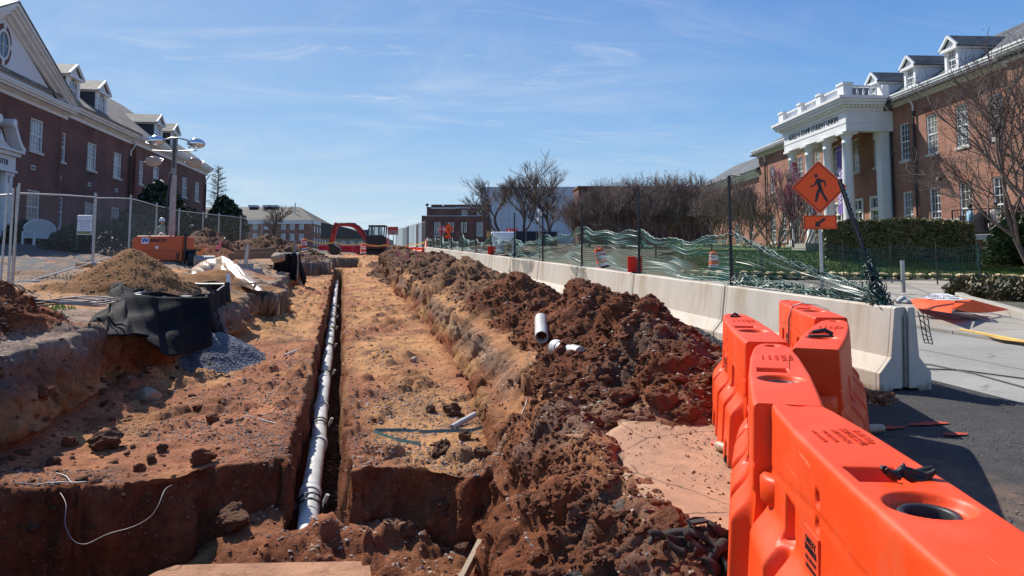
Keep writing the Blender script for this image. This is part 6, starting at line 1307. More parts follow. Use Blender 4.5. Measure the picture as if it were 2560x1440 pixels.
for i,(px,py,tl_,wd) in enumerate(((374,351,1,.30),(477,358,1,.33),(369,404,0,.29),(471,407,0,.31))):
    c=W(px,py,25.5); dx_x=(px-404)*s_; cz=c.z-tp.z
    mb=MB(); mb.lathe([(.02,-.17),(.16,-.15),(.25,-.08),(.285,0),(.275,.008)],28); l_=mb.build('flood_lamp',M['mirror'],LT); l_.location=(dx_x,0,cz); l_.scale=(1,.66,1); l_.rotation_euler=(R(-58) if tl_ else R(122),R(4 if i%2 else -4),0)
    mb=MB(); mb.lathe([(.0,.02),(.2,.016),(.28,.004)],28); mb.build('lens',M['lamp'],l_)
    mb=MB(); mb.tube([(-.29,0,0),(-.31,.0,-.12),(-.15,0,-.26),(.15,0,-.26),(.31,0,-.12),(.29,0,0)],.012,5); mb.build('yoke',M['galv'],l_)
# worker behind the trailer
def person(name,label,loc,rz,joints,edges,radii,top,parts=(),hat=False,hairm=None):
    t=thing(name,label,'person',loc,rz)
    me=bpy.data.meshes.new('body'); me.from_pydata(joints,edges,[]); o=bpy.data.objects.new('body',me); COL.objects.link(o); o.parent=t
    sk=o.modifiers.new('skin','SKIN'); 
    for i,r in enumerate(radii): me.skin_vertices[0].data[i].radius=(r,r*.85) if hasattr(me,'skin_vertices') and len(me.skin_vertices) else (r,r)
    sb=o.modifiers.new('sub','SUBSURF'); sb.levels=1; sb.render_levels=2; me.materials.append(top); return t,o
def figure(label,loc,rz,pose,top,legs,hat=False,hair=True,parts=None):
    if pose=='sit': J=[(0,0,.50),(0,0,.75),(0,-.02,1.0),(0,-.03,1.12),(0,-.05,1.2),(.18,-.02,1.02),(.26,-.12,.78),(.20,-.36,.72),(-.18,-.02,1.02),(-.26,-.12,.78),(-.2,-.36,.72),(.1,-.02,.48),(.13,-.45,.5),(.13,-.46,.08),(.13,-.6,.04),(-.1,-.02,.48),(-.13,-.45,.5),(-.13,-.46,.08),(-.13,-.6,.04)]
    else: J=[(0,0,.95),(0,-.01,1.2),(0,-.04,1.42),(0,-.06,1.5),(0,-.08,1.57),(.19,-.04,1.42),(.27,-.06,1.14),(.22,-.28,1.02),(-.19,-.04,1.42),(-.27,-.06,1.14),(-.22,-.28,1.02),(.1,0,.92),(.12,.02,.5),(.12,.05,.08),(.12,-.12,.03),(-.1,0,.92),(-.12,.02,.5),(-.12,.05,.08),(-.12,-.12,.03)]
    E_=[(0,1),(1,2),(2,3),(3,4),(2,5),(5,6),(6,7),(2,8),(8,9),(9,10),(0,11),(11,12),(12,13),(13,14),(0,15),(15,16),(16,17),(17,18)]
    Rr=[.15,.155,.14,.06,.055,.075,.052,.035,.075,.052,.035,.09,.065,.045,.04,.09,.065,.045,.04]
    t=thing('person',label,'person',loc,rz)
    me=bpy.data.meshes.new('body'); me.from_pydata(J,E_,[]); o=bpy.data.objects.new('body',me); COL.objects.link(o); o.parent=t
    bpy.context.view_layer.objects.active=o
    sk=o.modifiers.new('skin','SKIN'); sb=o.modifiers.new('sub','SUBSURF'); sb.levels=1; sb.render_levels=1
    if not len(me.skin_vertices):
        import bmesh
        bm=bmesh.new(); bm.from_mesh(me); bm.verts.layers.skin.verify(); bm.to_mesh(me); bm.free()
    for i,r in enumerate(Rr): me.skin_vertices[0].data[i].radius=(r,r*.8)
    me.skin_vertices[0].data[0].use_root=True; me.materials.append(top)
    hz_=J[4]; c=Vector(hz_)+Vector((0,-.02,.09))
    mb=MB(); mb.lathe([(.0,-.13),(.05,-.12),(.075,-.07),(.085,0),(.088,.05),(.07,.1),(.03,.125),(0,.13)],16,c); mb.lathe([(.012,-.02),(.014,.0),(.004,.03)],6,c+Vector((0,-.095,-.01)))
    for s_ in (-1,1): mb.tube([c+Vector((s_*.086,0,-.03)),c+Vector((s_*.095,.01,.02))],[.012,.016],6)
    mb.build('head',M['skin'],t)
    if hat: mb=MB(); mb.lathe([(.13,.02),(.115,.03),(.11,.06),(.09,.13),(.05,.165),(0,.175)],18,c); mb.box(c.x-.02,c.x+.02,c.y-.11,c.y+.11,c.z+.13,c.z+.17); mb.build('hard_hat',M['hat'],t)
    elif hair: mb=MB(); mb.lathe([(.09,-.04),(.1,.02),(.1,.07),(.08,.12),(.03,.145),(0,.15)],16,c+Vector((0,.015,0))); mb.build('hair',M['hair'],t)
    return t
wp=W(403,640,30.5); figure('worker in white hard hat and pale green shirt, back turned, behind the orange trailer',(wp.x,wp.y,W(403,549,30.5).z-1.74),R(200),'stand',M['hiviz'],M['black'],hat=True)
# ------------------------------------------------------------------ fabric lined pits
def pit(label,C4,z_,drop,seed,front=True):
    """C4: corners (x,y,ztop) in order left-front, right-front, right-back, left-back"""
    c=[Vector(p) for p in C4]; t=thing('lined_pit',label,'pit guard',c[0]); o0=c[0]
    for i in range(4):
        a,b=c[i]-o0,c[(i+1)%4]-o0; mb=MB(); mb.tube([a,(a+b)/2+Vector((0,0,-.02)),b],.02,6); mb.build('rail',M['galv'],t); mb=MB(); mb.tube([a+Vector((0,0,.03)),a-Vector((0,0,drop*.9))],.022,6); mb.build('post',M['galv'],t)
        L_=(b-a).length; tr=[]
        for k in range(int(L_/.07)):
            for s_ in (1,-1):
                x0=k*.07; x1=min(L_,x0+.8); tr.append([a.lerp(b,x0/L_)+Vector((0,0,-.02 if s_>0 else -.82)),a.lerp(b,x1/L_)+Vector((0,0,(-.82 if s_>0 else -.02)))])
        V1,F1=ribbons(np.array([[q[:] for q in r_] for r_ in tr]),.005,(.3,.3,.8)); tri_mesh('chain_link_mesh',V1,F1,M['wire'],t)
    rn=random.Random(seed)
    for i in range(4):
        a,b=c[i]-o0,c[(i+1)%4]-o0; d=(b-a); nrm=Vector((d.y,-d.x,0)).normalized(); ph=rn.random()*6
        def f(u,v,a=a,b=b,nrm=nrm,ph=ph,i=i):
            p=a.lerp(b,u)+Vector((0,0,.03)); dr=drop*(1.0+.12*math.sin(u*7+ph))*v; bul=(.05+.10*v)*abs(math.sin(u*11+ph+v*1.2))+.04*math.sin(u*31+ph*2)*v+.16*v*v*(1 if i in (0,1) else .0)
            p=p+nrm*bul; p.z-=dr+.03*math.sin(u*9+ph)*(1-v); return p[:]
        cloth('fabric_side',f,70,30,M['fabric'],t,.004)
    return t
pA=W(440,706,18.3); pB=W(567,710,16.4); pC=W(330,737,12.9); pD=W(515,742,13.2)
PT1=pit('black fabric lined guard frame sunk by the left bank, fabric slumped over its front',[pC,pD,pB,pA],0,1.05,3)
# slumped fabric heap at its left front
def heap(u,v):
    x=-1.0+1.35*u; y=-.75+1.15*v; e=math.sin(math.pi*min(1,max(0,u)))**.6; z=-.55+.62*e*(1-.55*v*0)*math.exp(-((u-.55)/.42)**2)+.12*math.sin(u*13+v*5)*e+.10*abs(math.sin(v*9+u*6))*e
    z=max(z,-1.3); return (x,y,z-.42*(1-v)*0)
def drape(pts,name,parent,seed,nv=26,amp=.05):
    """pts: list of (top point, bottom point) world pairs"""
    n=len(pts)
    def f(u,v):
        s_=u*(n-1); i=min(n-2,int(s_)); w=s_-i; w=w*w*(3-2*w); a=Vector(pts[i][0]).lerp(Vector(pts[i+1][0]),w); b=Vector(pts[i][1]).lerp(Vector(pts[i+1][1]),w); p=a.lerp(b,v)
        p+=Vector((amp*math.sin(u*37+seed+v*2),-amp*abs(math.sin(u*23+seed*2))*1.5-amp*v*math.sin(v*8+u*9),amp*.8*math.sin(v*14+u*19+seed)*v*(1-v)*3)); return p[:]
    return cloth(name,f,110,nv,M['fabric'],parent,.005)
ft=thing('fabric_sheet','loose black geotextile sheet slumped over the left bank beside the lined pit','fabric',(0,0,0))
Q=lambda px,py,Z_:W(px,py,Z_-.32)
drape([(Q(222,818,10.4),Q(236,834,10.0)),(Q(262,772,10.9),Q(262,836,10.1)),(Q(285,725,11.4),Q(300,840,10.2)),(Q(300,704,11.6),Q(345,836,10.4)),(Q(320,722,11.6),Q(372,842,10.7)),(Q(352,738,11.8),Q(395,872,11.1)),(Q(400,742,12.2),Q(430,888,11.5)),(Q(455,743,12.6),Q(475,884,12.0)),(Q(515,742,12.9),Q(530,862,12.5))],'front_drape',ft,2.,34,.05)
drape([(Q(280,728,12.9),Q(283,770,12.5)),(Q(292,706,13.1),Q(300,760,12.6)),(Q(310,716,13.1),Q(322,755,12.6)),(Q(335,738,13.0),Q(345,752,12.7))],'crumpled_top',ft,5.,16,.04)
drape([(Q(130,768,11.4),Q(150,790,10.9)),(Q(165,790,11.1),Q(185,812,10.7)),(Q(205,806,11.0),Q(222,828,10.6)),(Q(240,815,10.9),Q(250,834,10.6))],'trailing_end',ft,7.,12,.03)
c2=[W(690,637,29.5),W(745,636,29.5),W(747,632,32),W(692,633,32)]
pit('small black fabric box guard on the left bank near the striped drum',[c2[0],c2[1],c2[2],c2[3]],0,1.15,6)
# plastic sheeting over sand
def sheet(u,v):
    a=u*2-1; b=v*2-1
    px_=478+178*u; top=np.interp(px_,[478,500,520,540,556,575,600,625,645,656],[672,658,650,648,640,650,668,690,708,722]); bot=np.interp(px_,[478,500,530,560,590,610,630,645,656],[690,706,716,720,716,717,724,727,726])
    py_=top+(bot-top)*v; Zb=np.interp(px_,[478,560,620,656],[20.8,20.0,18.9,18.3]); Z_=Zb+1.0*(1-v)**1.3-.3*math.sin(u*math.pi)*0
    p=W(px_,py_,Z_); s_=math.sin(math.pi*u)**.5; n_=.075*(1.5*abs(math.sin(u*7+v*3))+.6*math.sin(v*7+u*5)+.22*abs(math.sin(u*21-v*9)))*s_*(.3+math.sin(math.pi*v)); return (p.x,p.y-n_,p.z+n_*.45)
tag(cloth('plastic_sheeting',sheet,90,44,M['film'],None,.004),'clear plastic sheeting stained orange draped over a sand heap at the bank edge','sheeting')
pst=W(572,726,18.6); mb=MB(); mb.beam(pst,W(570,684,18.7),.09,.05,0,(0,1,0)); tag(mb.build('wooden_stake',M['swhite']),'pale stake standing inside the plastic sheeting','stake')
mb=MB(); mb.beam(W(575,711,18.6),W(668,707,18.9),.03,.04); tag(mb.build('lumber_strip',M['wood']),'thin board sticking out behind the plastic sheeting over the bank','board')
# anchor base with upright tube
ap=W(615,672,26.5); AN=thing('anchor_post','short steel tube post on bolted plate over a pale concrete footing','post',ap,.1)
mb=MB(); mb.box(-.55,.55,-.4,.4,-.25,.02); mb.build('footing',M['concd'],AN,bevel=.02); mb=MB(); mb.box(-.28,.24,-.2,.2,.02,.18); mb.build('plate',M['galvd'],AN,bevel=.01)
for x in (-.2,-.08,.04,.16): mb=MB(); mb.tube([(x,-.21,.1),(x,-.23,.1)],.03,8); mb.build('bolt',M['galv'],AN)
mb=MB(); mb.tube([(-.02,0,.18),(.04,0,.80)],.07,12); mb.tube([(.04,0,.80),(.04,0,.86)],.03,8); mb.build('tube',M['galv'],AN)
g_=[]
for i,(pa_,pb_,Z_,w_,lab) in enumerate((((588,632),(688,626),32,.22,'upper weathered timber beam lying before the left dirt mounds'),((572,641),(690,638),30.5,.25,'lower weathered timber beam behind the anchor post'))):
    mb=MB(); mb.beam(W(*pa_,Z_),W(*pb_,Z_),.2,w_); tag(mb.build('timber_beam',M['woodd'],bevel=.01),lab,'timber','timber beams')
for i,(pa_,pb_,Z_,lab) in enumerate((((752,631),(770,627),33,'short pale board on the mound below the striped drum'),((758,636),(778,632),32,'second short pale board just below the first'),((722,655),(787,641),30,'long pale pole sloping across the small fabric box'),((968,665),(1036,668),29,'thin board lying by the pink flagged stake'))):
    mb=MB(); mb.beam(W(*pa_,Z_),W(*pb_,Z_+.5),.07,.05); tag(mb.build('lumber_strip',M['wood']),lab,'board')
mb=MB(); mb.beam(W(738,632,31),W(738,602,31),.1,.1); tag(mb.build('wooden_stake',M['galvd']),'grey stake on the mound left of the striped drum','stake')
# boulder on left bank
p=W(695,645,28.5); o=chunk('boulder',p,.3,M['rock'],None,seed=71,sub=3,rough=.15); tag(o,'brown boulder on the left bank in front of the small fabric box','boulder')
# coil of pale conduit
cc=G(180,764,.55); CO=thing('conduit_coil','loose oval coil of grey conduit on the gravelly left ground','conduit',(cc.x,cc.y,cc.z))
for k in range(4):
    mb=MB(); rn=random.Random(k); mb.tube([((.47+.03*k)*math.cos(t)+.03*k,.40*math.sin(t+.1*k),.02+.02*k+.02*math.sin(3*t+k)) for t in np.linspace(.3*k,5.9+.2*k,30)],.010,6); mb.build('coil_turn',M['galvd'],CO)
# stakes with flags
FL_=[(140+0,0,0)]
def stake(px,py0,py1,Z_,col,lab,fx_=0):
    a=W(px,py1,Z_); b=W(px,py0,Z_); t=thing('flagged_stake',lab,'stake',a,0,'survey stakes with ribbons'); mb=MB(); mb.beam((0,0,-.05),b-a,.035,.02,0,(0,1,0)); mb.build('stake',M['wood'],t)
    if col:
        mb=MB(); hh=(b-a).z; L_=.30; mb.prism([(0,-.02,hh-.05),(-fx_*.04,-.03,hh-L_*.5),(-fx_*.16-.03,-.03,hh-L_-.1),(-fx_*.10+.05,-.03,hh-L_-.12),(.04,-.02,hh-.12)],(0,.004,0)); mb.build('ribbon',M[col],t)
M['rpink']=mat('pink_ribbon',(.85,.12,.22),.5); M['rorange']=mat('orange_ribbon',(.9,.2,.05),.5)
stake(552,598,636,31,'rpink','stake with pink ribbon leaning before the evergreen tree',1.2); stake(509,612,636,31,'rorange','stake with orange ribbon left of the pink one',1.3)
stake(995,620,641,34,'rpink','stake with bright pink ribbon on the dark spoil, leftmost of three',-.1); stake(1018,625,640,34,'rpink','stake with pink ribbon on the dark spoil, middle of three',-.2); stake(1039,628,670,29,'rpink','tall bare stake with pink ribbon by the thin board',-.6)
# ------------------------------------------------------------------ drums
def drum(lab,p,h,tilt=0,rz=0,mt='sorange',bands=True):
    t=thing('traffic_drum',lab,'traffic drum',p,rz,'striped traffic drums'); k=h/1.0; t.rotation_euler=(0,tilt,rz)
    prof=[(.30,0),(.30,.06),(.27,.07),(.27,.27),(.262,.28),(.262,.45),(.252,.46),(.252,.63),(.242,.64),(.242,.81),(.23,.82),(.23,.93),(.21,.95),(0,.96)]
    mb=MB(); mb.lathe([(r*k,z*k) for r,z in prof],24); mb.tube([(-.08*k,0,.95*k),(-.08*k,0,1.02*k),(.08*k,0,1.02*k),(.08*k,0,.95*k)],.02*k,6); mb.build('shell',M[mt],t)
    if bands:
        for a,b,r in ((.10,.24,.274),(.47,.60,.256),(.30,.43,.266)):
            if (a,b)==(.30,.43): continue
            mb=MB(); mb.lathe([(r*k,a*k),(r*k,b*k)],24); mb.build('white_band',M['swhite'],t)
        mb=MB(); mb.lathe([(.246*k,.67*k),(.246*k,.78*k)],24); mb.build('white_band',M['swhite'],t)
    mb=MB(); mb.lathe([(.38*k,0),(.38*k,.05*k),(.3*k,.07*k)],20); mb.build('rubber_base',M['rubber'],t); return t
def drumpx(lab,px,py0,py1,Z_,tilt=0,**k): a=W(px,py1,Z_); b=W(px,py0,Z_); return drum(lab,a,(b-a).z,tilt,**k)
drumpx('orange and white striped drum on the mound left of the digger arm',760,597,627,46)
drumpx('orange and white striped drum standing beside the digger cab',908,609,636,57)
drumpx('tilted orange and white striped drum behind the green net in mid street',1508,617,669,20,R(-14))
drumpx('upright orange and white drum on the sidewalk seen through the net',1785,627,672,21.5)
drumpx('striped drum far down the street beside the net posts',1197,613,634,33)
drumpx('pale tan drum behind the net left of the first big sag',1272,606,640,27,mt='ply',bands=False)
# ------------------------------------------------------------------ signs
def diamond(mb,c,r,y,th,m=0,rc=.06):
    P_=[]
    for k in range(4):
        a=k*math.pi/2; 
        for s_ in (-1,0,1): P_.append((c[0]+(r-rc*.4*(0 if s_==0 else 0)-(.0 if s_==0 else .035*r*1.2))*math.cos(a+s_*.045),y,c[1]+(r-(.0 if s_==0 else .01))*math.sin(a+s_*.045)))
    mb.prism(P_,(0,th,0),m)
def walker(mb,c,s_,y,th):
    """walking figure pictogram, facing left; s_ = size"""
    T=lambda pts: mb.prism([(c[0]+x*s_,y,c[1]+z*s_) for x,z in pts],(0,th,0))
    mb.prism([(c[0]+s_*(-.10+.085*math.cos(a)),y,c[1]+s_*(.52+.085*math.sin(a))) for a in np.linspace(0,6.283,15)[:-1]],(0,th,0))
    T([(-.09,.38),(.02,.40),(.10,.33),(.13,-.02),(-.01,-.08),(-.07,.10)]); T([(-.09,.36),(-.04,.25),(-.15,.07),(-.36,-.04),(-.38,.01),(-.20,.12)])
    T([(.02,.40),(.32,.26),(.34,-.02),(.28,-.02),(.26,.20),(.08,.24)]); T([(-.01,-.05),(.13,-.02),(.02,-.34),(-.10,-.72),(-.20,-.72),(-.12,-.30)]); T([(.02,-.05),(.14,-.02),(.22,-.30),(.42,-.68),(.33,-.74),(.10,-.32)])
def arrow(mb,c,s_,y,th):
    mb.prism([(c[0]+x*s_,y,c[1]+z*s_) for x,z in ((-.5,-.45),(-.42,.12),(-.28,-.02),(.38,.45),(.52,.25),(-.10,-.22),(.02,-.42))],(0,th,0))
def ped_sign(label,px,py,half,pr,Z_,zfoot,rz,arr=True,full=True,group='crossing signs'):
    c=W(px,py,Z_); t=thing('pedestrian_sign',label,'road sign',(c.x,c.y,zfoot),rz,group); zc=c.z-zfoot; r=half*Z_/FPX
    mb=MB(); mb.box(-.028,.028,.012,.05,-.1,zc+r*.8); mb.build('post',M['galv'],t)
    mb=MB(); diamond(mb,(0,zc),r,0,.010); d=mb.build('sign_panel',M['sorange'],t)
    mb=MB(); mb2=[]
    for rr,w in ((r*.945,.014),):
        for k in range(4):
            a0=k*math.pi/2; a1=a0+math.pi/2; mb.beam((rr*math.cos(a0),-.003,zc+rr*math.sin(a0)),(rr*math.cos(a1),-.003,zc+rr*math.sin(a1)),.004,w,0,(0,1,0)) if False else mb.prism([(rr*math.cos(a0),-.001,zc+rr*math.sin(a0)),((rr-w*1.4)*math.cos(a0),-.001,zc+(rr-w*1.4)*math.sin(a0)),((rr-w*1.4)*math.cos(a1),-.001,zc+(rr-w*1.4)*math.sin(a1)),(rr*math.cos(a1),-.001,zc+rr*math.sin(a1))],(0,-.003,0))
    mb.build('border',M['black'],t); mb=MB(); walker(mb,(0-.02*r,zc+.02*r),r*.80,-.001,-.003); mb.build('pictogram',M['black'],t)
    if arr:
        z2=zc-pr*Z_/FPX; w=.6*r; h=.26*r; mb=MB(); mb.box(-w,w,0,.008,z2-h,z2+h); mb.build('arrow_panel',M['sorange'],t,bevel=.006)
        mb=MB(); 
        for a,b,c_,d_ in ((-w*.95,w*.95,z2+h*.86,z2+h*.93),(-w*.95,w*.95,z2-h*.93,z2-h*.86),(-w*.95,-w*.92,z2-h*.93,z2+h*.93),(w*.92,w*.95,z2-h*.93,z2+h*.93)): mb.box(a,b,-.004,-.001,c_,d_)
        mb.build('border',M['black'],t); mb=MB(); arrow(mb,(0,z2),h*1.5,-.001,-.003); mb.build('arrow',M['black'],t)
    return t
ped_sign('large orange diamond sign with walking figure and arrow plate above the barriers',2048,468,66,88,15.9,.6,-YAW-.15)
ped_sign('small distant orange walking figure sign next to the stop sign',1121,573,14.5,19,62,2.2,-YAW-.35)
c=W(1104,574,61); ST=thing('stop_sign','red octagonal STOP sign with small plate below, far down the street','road sign',(c.x,c.y,2.2),-YAW-.1); zc=c.z-2.2; r=10.3*61/FPX
mb=MB(); mb.prism([(r*math.cos(a),0,zc+r*math.sin(a)) for a in np.arange(8)*math.pi/4+math.pi/8],(0,.01,0)); mb.build('rim',M['swhite'],ST); mb=MB(); mb.prism([(.93*r*math.cos(a),-.004,zc+.93*r*math.sin(a)) for a in np.arange(8)*math.pi/4+math.pi/8],(0,.003,0)); mb.build('sign_panel',M['sred'],ST)
text('STOP',.30,ST,(0,-.006,zc),(R(90),0,0),M['swhite'],depth=.001,sx=.85,bold=.006); mb=MB(); mb.box(-.18,.18,0,.01,zc-.58,zc-.38); mb.build('lower_plate',M['sred'],ST); text('ALL WAY',.09,ST,(0,-.003,zc-.48),(R(90),0,0),M['swhite'],depth=.001); mb=MB(); mb.box(-.03,.03,.011,.05,-.2,zc); mb.build('post',M['galv'],ST)
c=W(982,577,66); HS=thing('hard_hat_sign','square warning sign reading hard hat area on three legs by the digger','sign',(c.x,c.y,2.2),-YAW-.05); zc=c.z-2.2; w=13.5*66/FPX; h=10*66/FPX
mb=MB(); mb.box(-w,w,0,.02,zc-h,zc+h); mb.build('sign_panel',mat('faded_pink_sign',(.62,.36,.30),.5),HS); mb=MB(); mb.box(-w*.97,w*.97,-.006,-.001,zc+h*.25,zc+h*.95); mb.build('header',M['red'],HS)
text('WARNING',.2,HS,(0,-.009,zc+h*.6),(R(90),0,0),M['sorange'],depth=.001); text('HARD HAT',.19,HS,(0,-.003,zc-h*.12),(R(90),0,0),M['red'],depth=.002); text('AREA',.19,HS,(0,-.003,zc-h*.62),(R(90),0,0),M['black'],depth=.002)
for x in (-w*.8,0.05,w*.62): mb=MB(); mb.box(x-.03,x+.03,.021,.06,-.5,zc); mb.build('leg',M['galvd'],HS)
# red signs, crate, vehicle tops and screens beyond the net
c=W(1283,577,60)
for i,(px,lab) in enumerate(((1272,'small red square sign behind the net, nearer the white van roof'),(1287,'small red square sign behind the net beside the bare tree'))):
    c=W(px,577,60); t=thing('red_sign',lab,'sign',(c.x,c.y,2.4),-YAW,'red square signs'); mb=MB(); mb.box(-.22,.22,0,.01,c.z-2.4-.18,c.z-2.4+.18); mb.build('sign_panel',M['sred'],t); mb=MB(); mb.box(-.02,.02,.011,.04,0,c.z-2.4); mb.build('post',M['galvd'],t); mb=MB(); mb.box(-.03,.03,-.003,-.001,c.z-2.4-.1,c.z-2.4+.1); mb.build('mark',M['swhite'],t)
c=W(1262,604,58); VN=thing('white_van','roof and upper side of a white van parked beyond the green net','van',(c.x,c.y,c.z-1.3),R(75))
mb=MB(); mb.prism([(-2.2,-.9,.4),(2.2,-.9,.4),(2.2,-.9,1.1),(1.5,-.9,1.25),(.9,-.9,1.95),(-2.1,-.9,1.95),(-2.2,-.9,1.8)],(0,1.8,0)); mb.build('van_body',M['swhite'],VN,bevel=.08)
mb=MB(); mb.box(-1.9,-.8,-.91,-.9,1.3,1.75); mb.box(-.6,.5,-.91,-.9,1.3,1.75); mb.prism([(1.5,-.75,1.27),(1.5,.75,1.27),(.95,.75,1.9),(.95,-.75,1.9)],(.03,0,.03)); mb.build('van_window',M['glass'],VN)
for x in (-1.4,1.4):
    for y in (-.85,.7): mb=MB(); mb.tube([(x,y,.33),(x,y+.2,.33)],.33,16); mb.build('wheel',M['rubber'],VN)
c=W(1330,600,55); a_=W(1288,604,55); b_=W(1392,600,56); sc=thing('site_screen','dark blue screened fence run under the bare trees','fence',a_,math.atan2(b_.y-a_.y,b_.x-a_.x)); L_=(b_-a_).length
mb=MB(); mb.box(0,L_,0,.02,-.3,.75); mb.build('screen',mat('navy_screen',(.02,.025,.045),.8),sc)
for i in range(5): mb=MB(); mb.tube([(L_*i/4,-.03,-.4),(L_*i/4,-.03,.8)],.03,6); mb.build('post',M['galvd'],sc)
c=W(1227,586,58); mb=MB(); mb.box(-.3,.3,0,.05,-.25,.25); o=mb.build('plywood_board',mat('ochre_board',(.32,.2,.06),.7)); o.location=c; tag(o,'ochre board standing beside the dark brick building','board')
# utility pole with lamps
c=W(1349,640,48); UP=thing('utility_pole','grey steel pole with small white fittings rising behind the net','pole',c)
mb=MB(); hh=W(1349,528,48).z-c.z; mb.tube([(0,0,-.5),(0,0,hh)],.06,8); mb.build('pole',M['galvd'],UP)
for z,x in ((hh,-.05),(hh-.2,.12),(hh-.55,-.1)): mb=MB(); mb.lathe([(.02,-.12),(.09,-.06),(.1,.06),(.03,.12)],10,(x,-.08,z)); mb.build('fitting',M['swhite'],UP)
# panel fence far right of digger
a_=W(992,622,72); prev=a_
fpx=[(990,616,590,78),(1006,616,585,74),(1016,615,584,71),(1022,615,576,68),(1040,616,573,63),(1046,616,570,60),(1062,617,563,55)]
for i in range(len(fpx)-1):
    (x0,b0_,t0,Z0),(x1,b1__,t1,Z1)=fpx[i],fpx[i+1]; fence_panel('mesh_fence',W(x0,b0_+6,Z0),W(x1,b1__+6,Z1),1.95,['farthest tall fence panel on the street crest','tall fence panel on the street crest, second from the far end','tall fence panel on the crest, third from the far end','tall fence panel on the crest, fourth from the far end','tall fence panel on the crest, fifth from the far end','tall fence panel nearest the dark brick building'][i],'tall site fence panels on the crest',mesh=False)
    t=[o for o in COL.objects if o.name.startswith('mesh_fence')][-1]; L_=(W(x1,b1__,Z1)-W(x0,b0_,Z0)).length
    for k in range(1,6): mb=MB(); mb.box(L_*k/6-.04,L_*k/6+.04,-.02,.02,.1,1.95); mb.build('picket',M['galvd'],t)
# red water barriers beyond the dig and at the crest
for i,(x0,x1,py0,py1,Z_,lab) in enumerate(((797,822,613,626,70,'red plastic barrier beyond the dig, left of the bucket'),(824,858,614,632,69,'red plastic barrier right behind the digger bucket'),(858,884,614,632,69,'red plastic barrier beyond the dig, right of the bucket'),(884,918,614,632,68,'red plastic barrier beside the digger track'))):
    a=W(x0,py1,Z_); b=W(x1-1,py1,Z_); t=thing('red_barrier',lab,'barrier',a,math.atan2(b.y-a.y,b.x-a.x),'red plastic barriers beyond the dig'); L_=(b-a).length; hh=(W(x0,py0,Z_)-a).z
    mb=MB(); mb.prism([(0,-.22,0),(0,-.22,.15*hh),(0,-.12,.4*hh),(0,-.09,hh),(0,.09,hh),(0,.12,.4*hh),(0,.22,.15*hh),(0,.22,0)],(L_,0,0)); mb.build('shell',M['redp'],t,bevel=.02)
    mb=MB(); mb.box(L_*.3,L_*.36,-.14,-.09,.45*hh,.7*hh); mb.box(L_*.64,L_*.7,-.14,-.09,.45*hh,.7*hh); mb.build('recess',M['red'],t)
for i,(x0,x1,py0,py1,Z_,lab) in enumerate(((984,1000,619,628,60,'orange plastic barrier on the crest nearest the digger'),(1000,1021,616,628,58,'middle orange plastic barrier on the crest'),(1021,1043,618,629,56,'orange plastic barrier on the crest below the tall fence'),(1043,1060,619,630,54,'orange plastic barrier on the crest by the net end'))):
    a=W(x0,py1+2,Z_); b=W(x1,py1+2,Z_-1); t=thing('orange_barrier',lab,'barrier',a,math.atan2(b.y-a.y,b.x-a.x),'orange plastic barriers on the crest'); L_=(b-a).length; hh=(W(x0,py0,Z_)-a).z
    mb=MB(); mb.prism([(0,-.22,0),(0,-.2,.3*hh),(0,-.1,.5*hh),(0,-.09,hh),(0,.09,hh),(0,.1,.5*hh),(0,.2,.3*hh),(0,.22,0)],(L_*.94,0,0)); mb.build('shell',M['orange'],t,bevel=.02); mb=MB(); mb.box(L_*.4,L_*.5,-.13,-.09,.55*hh,.75*hh); mb.build('recess',M['red'],t)
c=W(1066,622,52); TC=thing('traffic_cone','small orange cone at the far end of the barrier row','cone',W(1066,620,50)); mb=MB(); mb.lathe([(.18,-.02),(.17,0),(.12,.02),(.02,.62),(0,.62)],14); mb.build('cone',M['sorange'],TC); mb=MB(); mb.box(-.2,.2,-.2,.2,-.05,-.02); mb.build('base',M['rubber'],TC)
# caution tape
def tape(pts,lab,m='yellow'):
    P_=[]
    for p,q in zip(pts[:-1],pts[1:]):
        for t in np.linspace(0,1,10)[:-1]: c=p.lerp(q,t); c.z-=.25*4*t*(1-t)*.6; P_.append(c[:])
    P_.append(pts[-1][:]); V_,F_=ribbons(np.array([P_]),.075,(0,.2,.97)); tag(tri_mesh('caution_tape',V_,F_,M[m]),lab,'tape')
tape([W(762,597,45.8),W(836,606,50),W(907,607,56.5)],'yellow caution tape strung between the two striped drums'); tape([W(908,607,56.5),W(962,612,57),W(990,609,58)],'white and yellow tape from the drum past the digger cab'); tape([W(990,613,60),W(1030,608,58),W(1062,604,52)],'yellow tape strung under the tall crest fence')
# ------------------------------------------------------------------ excavator
ep=W(935,643,60); EX=thing('excavator','red mini excavator with black cab working at the far end of the dig, bucket lowered','excavator',(ep.x,ep.y,ep.z+.05),-YAW)
s_=60/FPX; X=lambda px:(px-935)*s_; Zz=lambda py:(643-py)*s_
for y in (-.85,.45):
    mb=MB(); P_=[(X(901),y,.25),(X(905),y,.05),(X(915),y,0),(X(958),y,0),(X(968),y,.08),(X(970),y,.28),(X(962),y,.45),(X(908),y,.45)]; mb.prism(P_,(0,.4,0)); tk=mb.build('track',M['rubber'],EX,bevel=.03)
    for k in range(7): mb=MB(); mb.tube([(X(908+k*9.2),y-.02,.2),(X(908+k*9.2),y+.42,.2)],.12,10); mb.build('track_roller',M['steeld'],tk)
mb=MB(); mb.box(X(912),X(962),-.45,.45,.4,.6); mb.build('undercarriage',M['steeld'],EX)
mb=MB(); mb.prism([(X(896),-1.0,.02),(X(900),-1.0,.02),(X(902),-1.0,.5),(X(897),-1.0,.5)],(0,2.0,0)); mb.beam((X(898),0,.25),(X(915),0,.4),.3,.15); mb.build('dozer_blade',M['red'],EX)
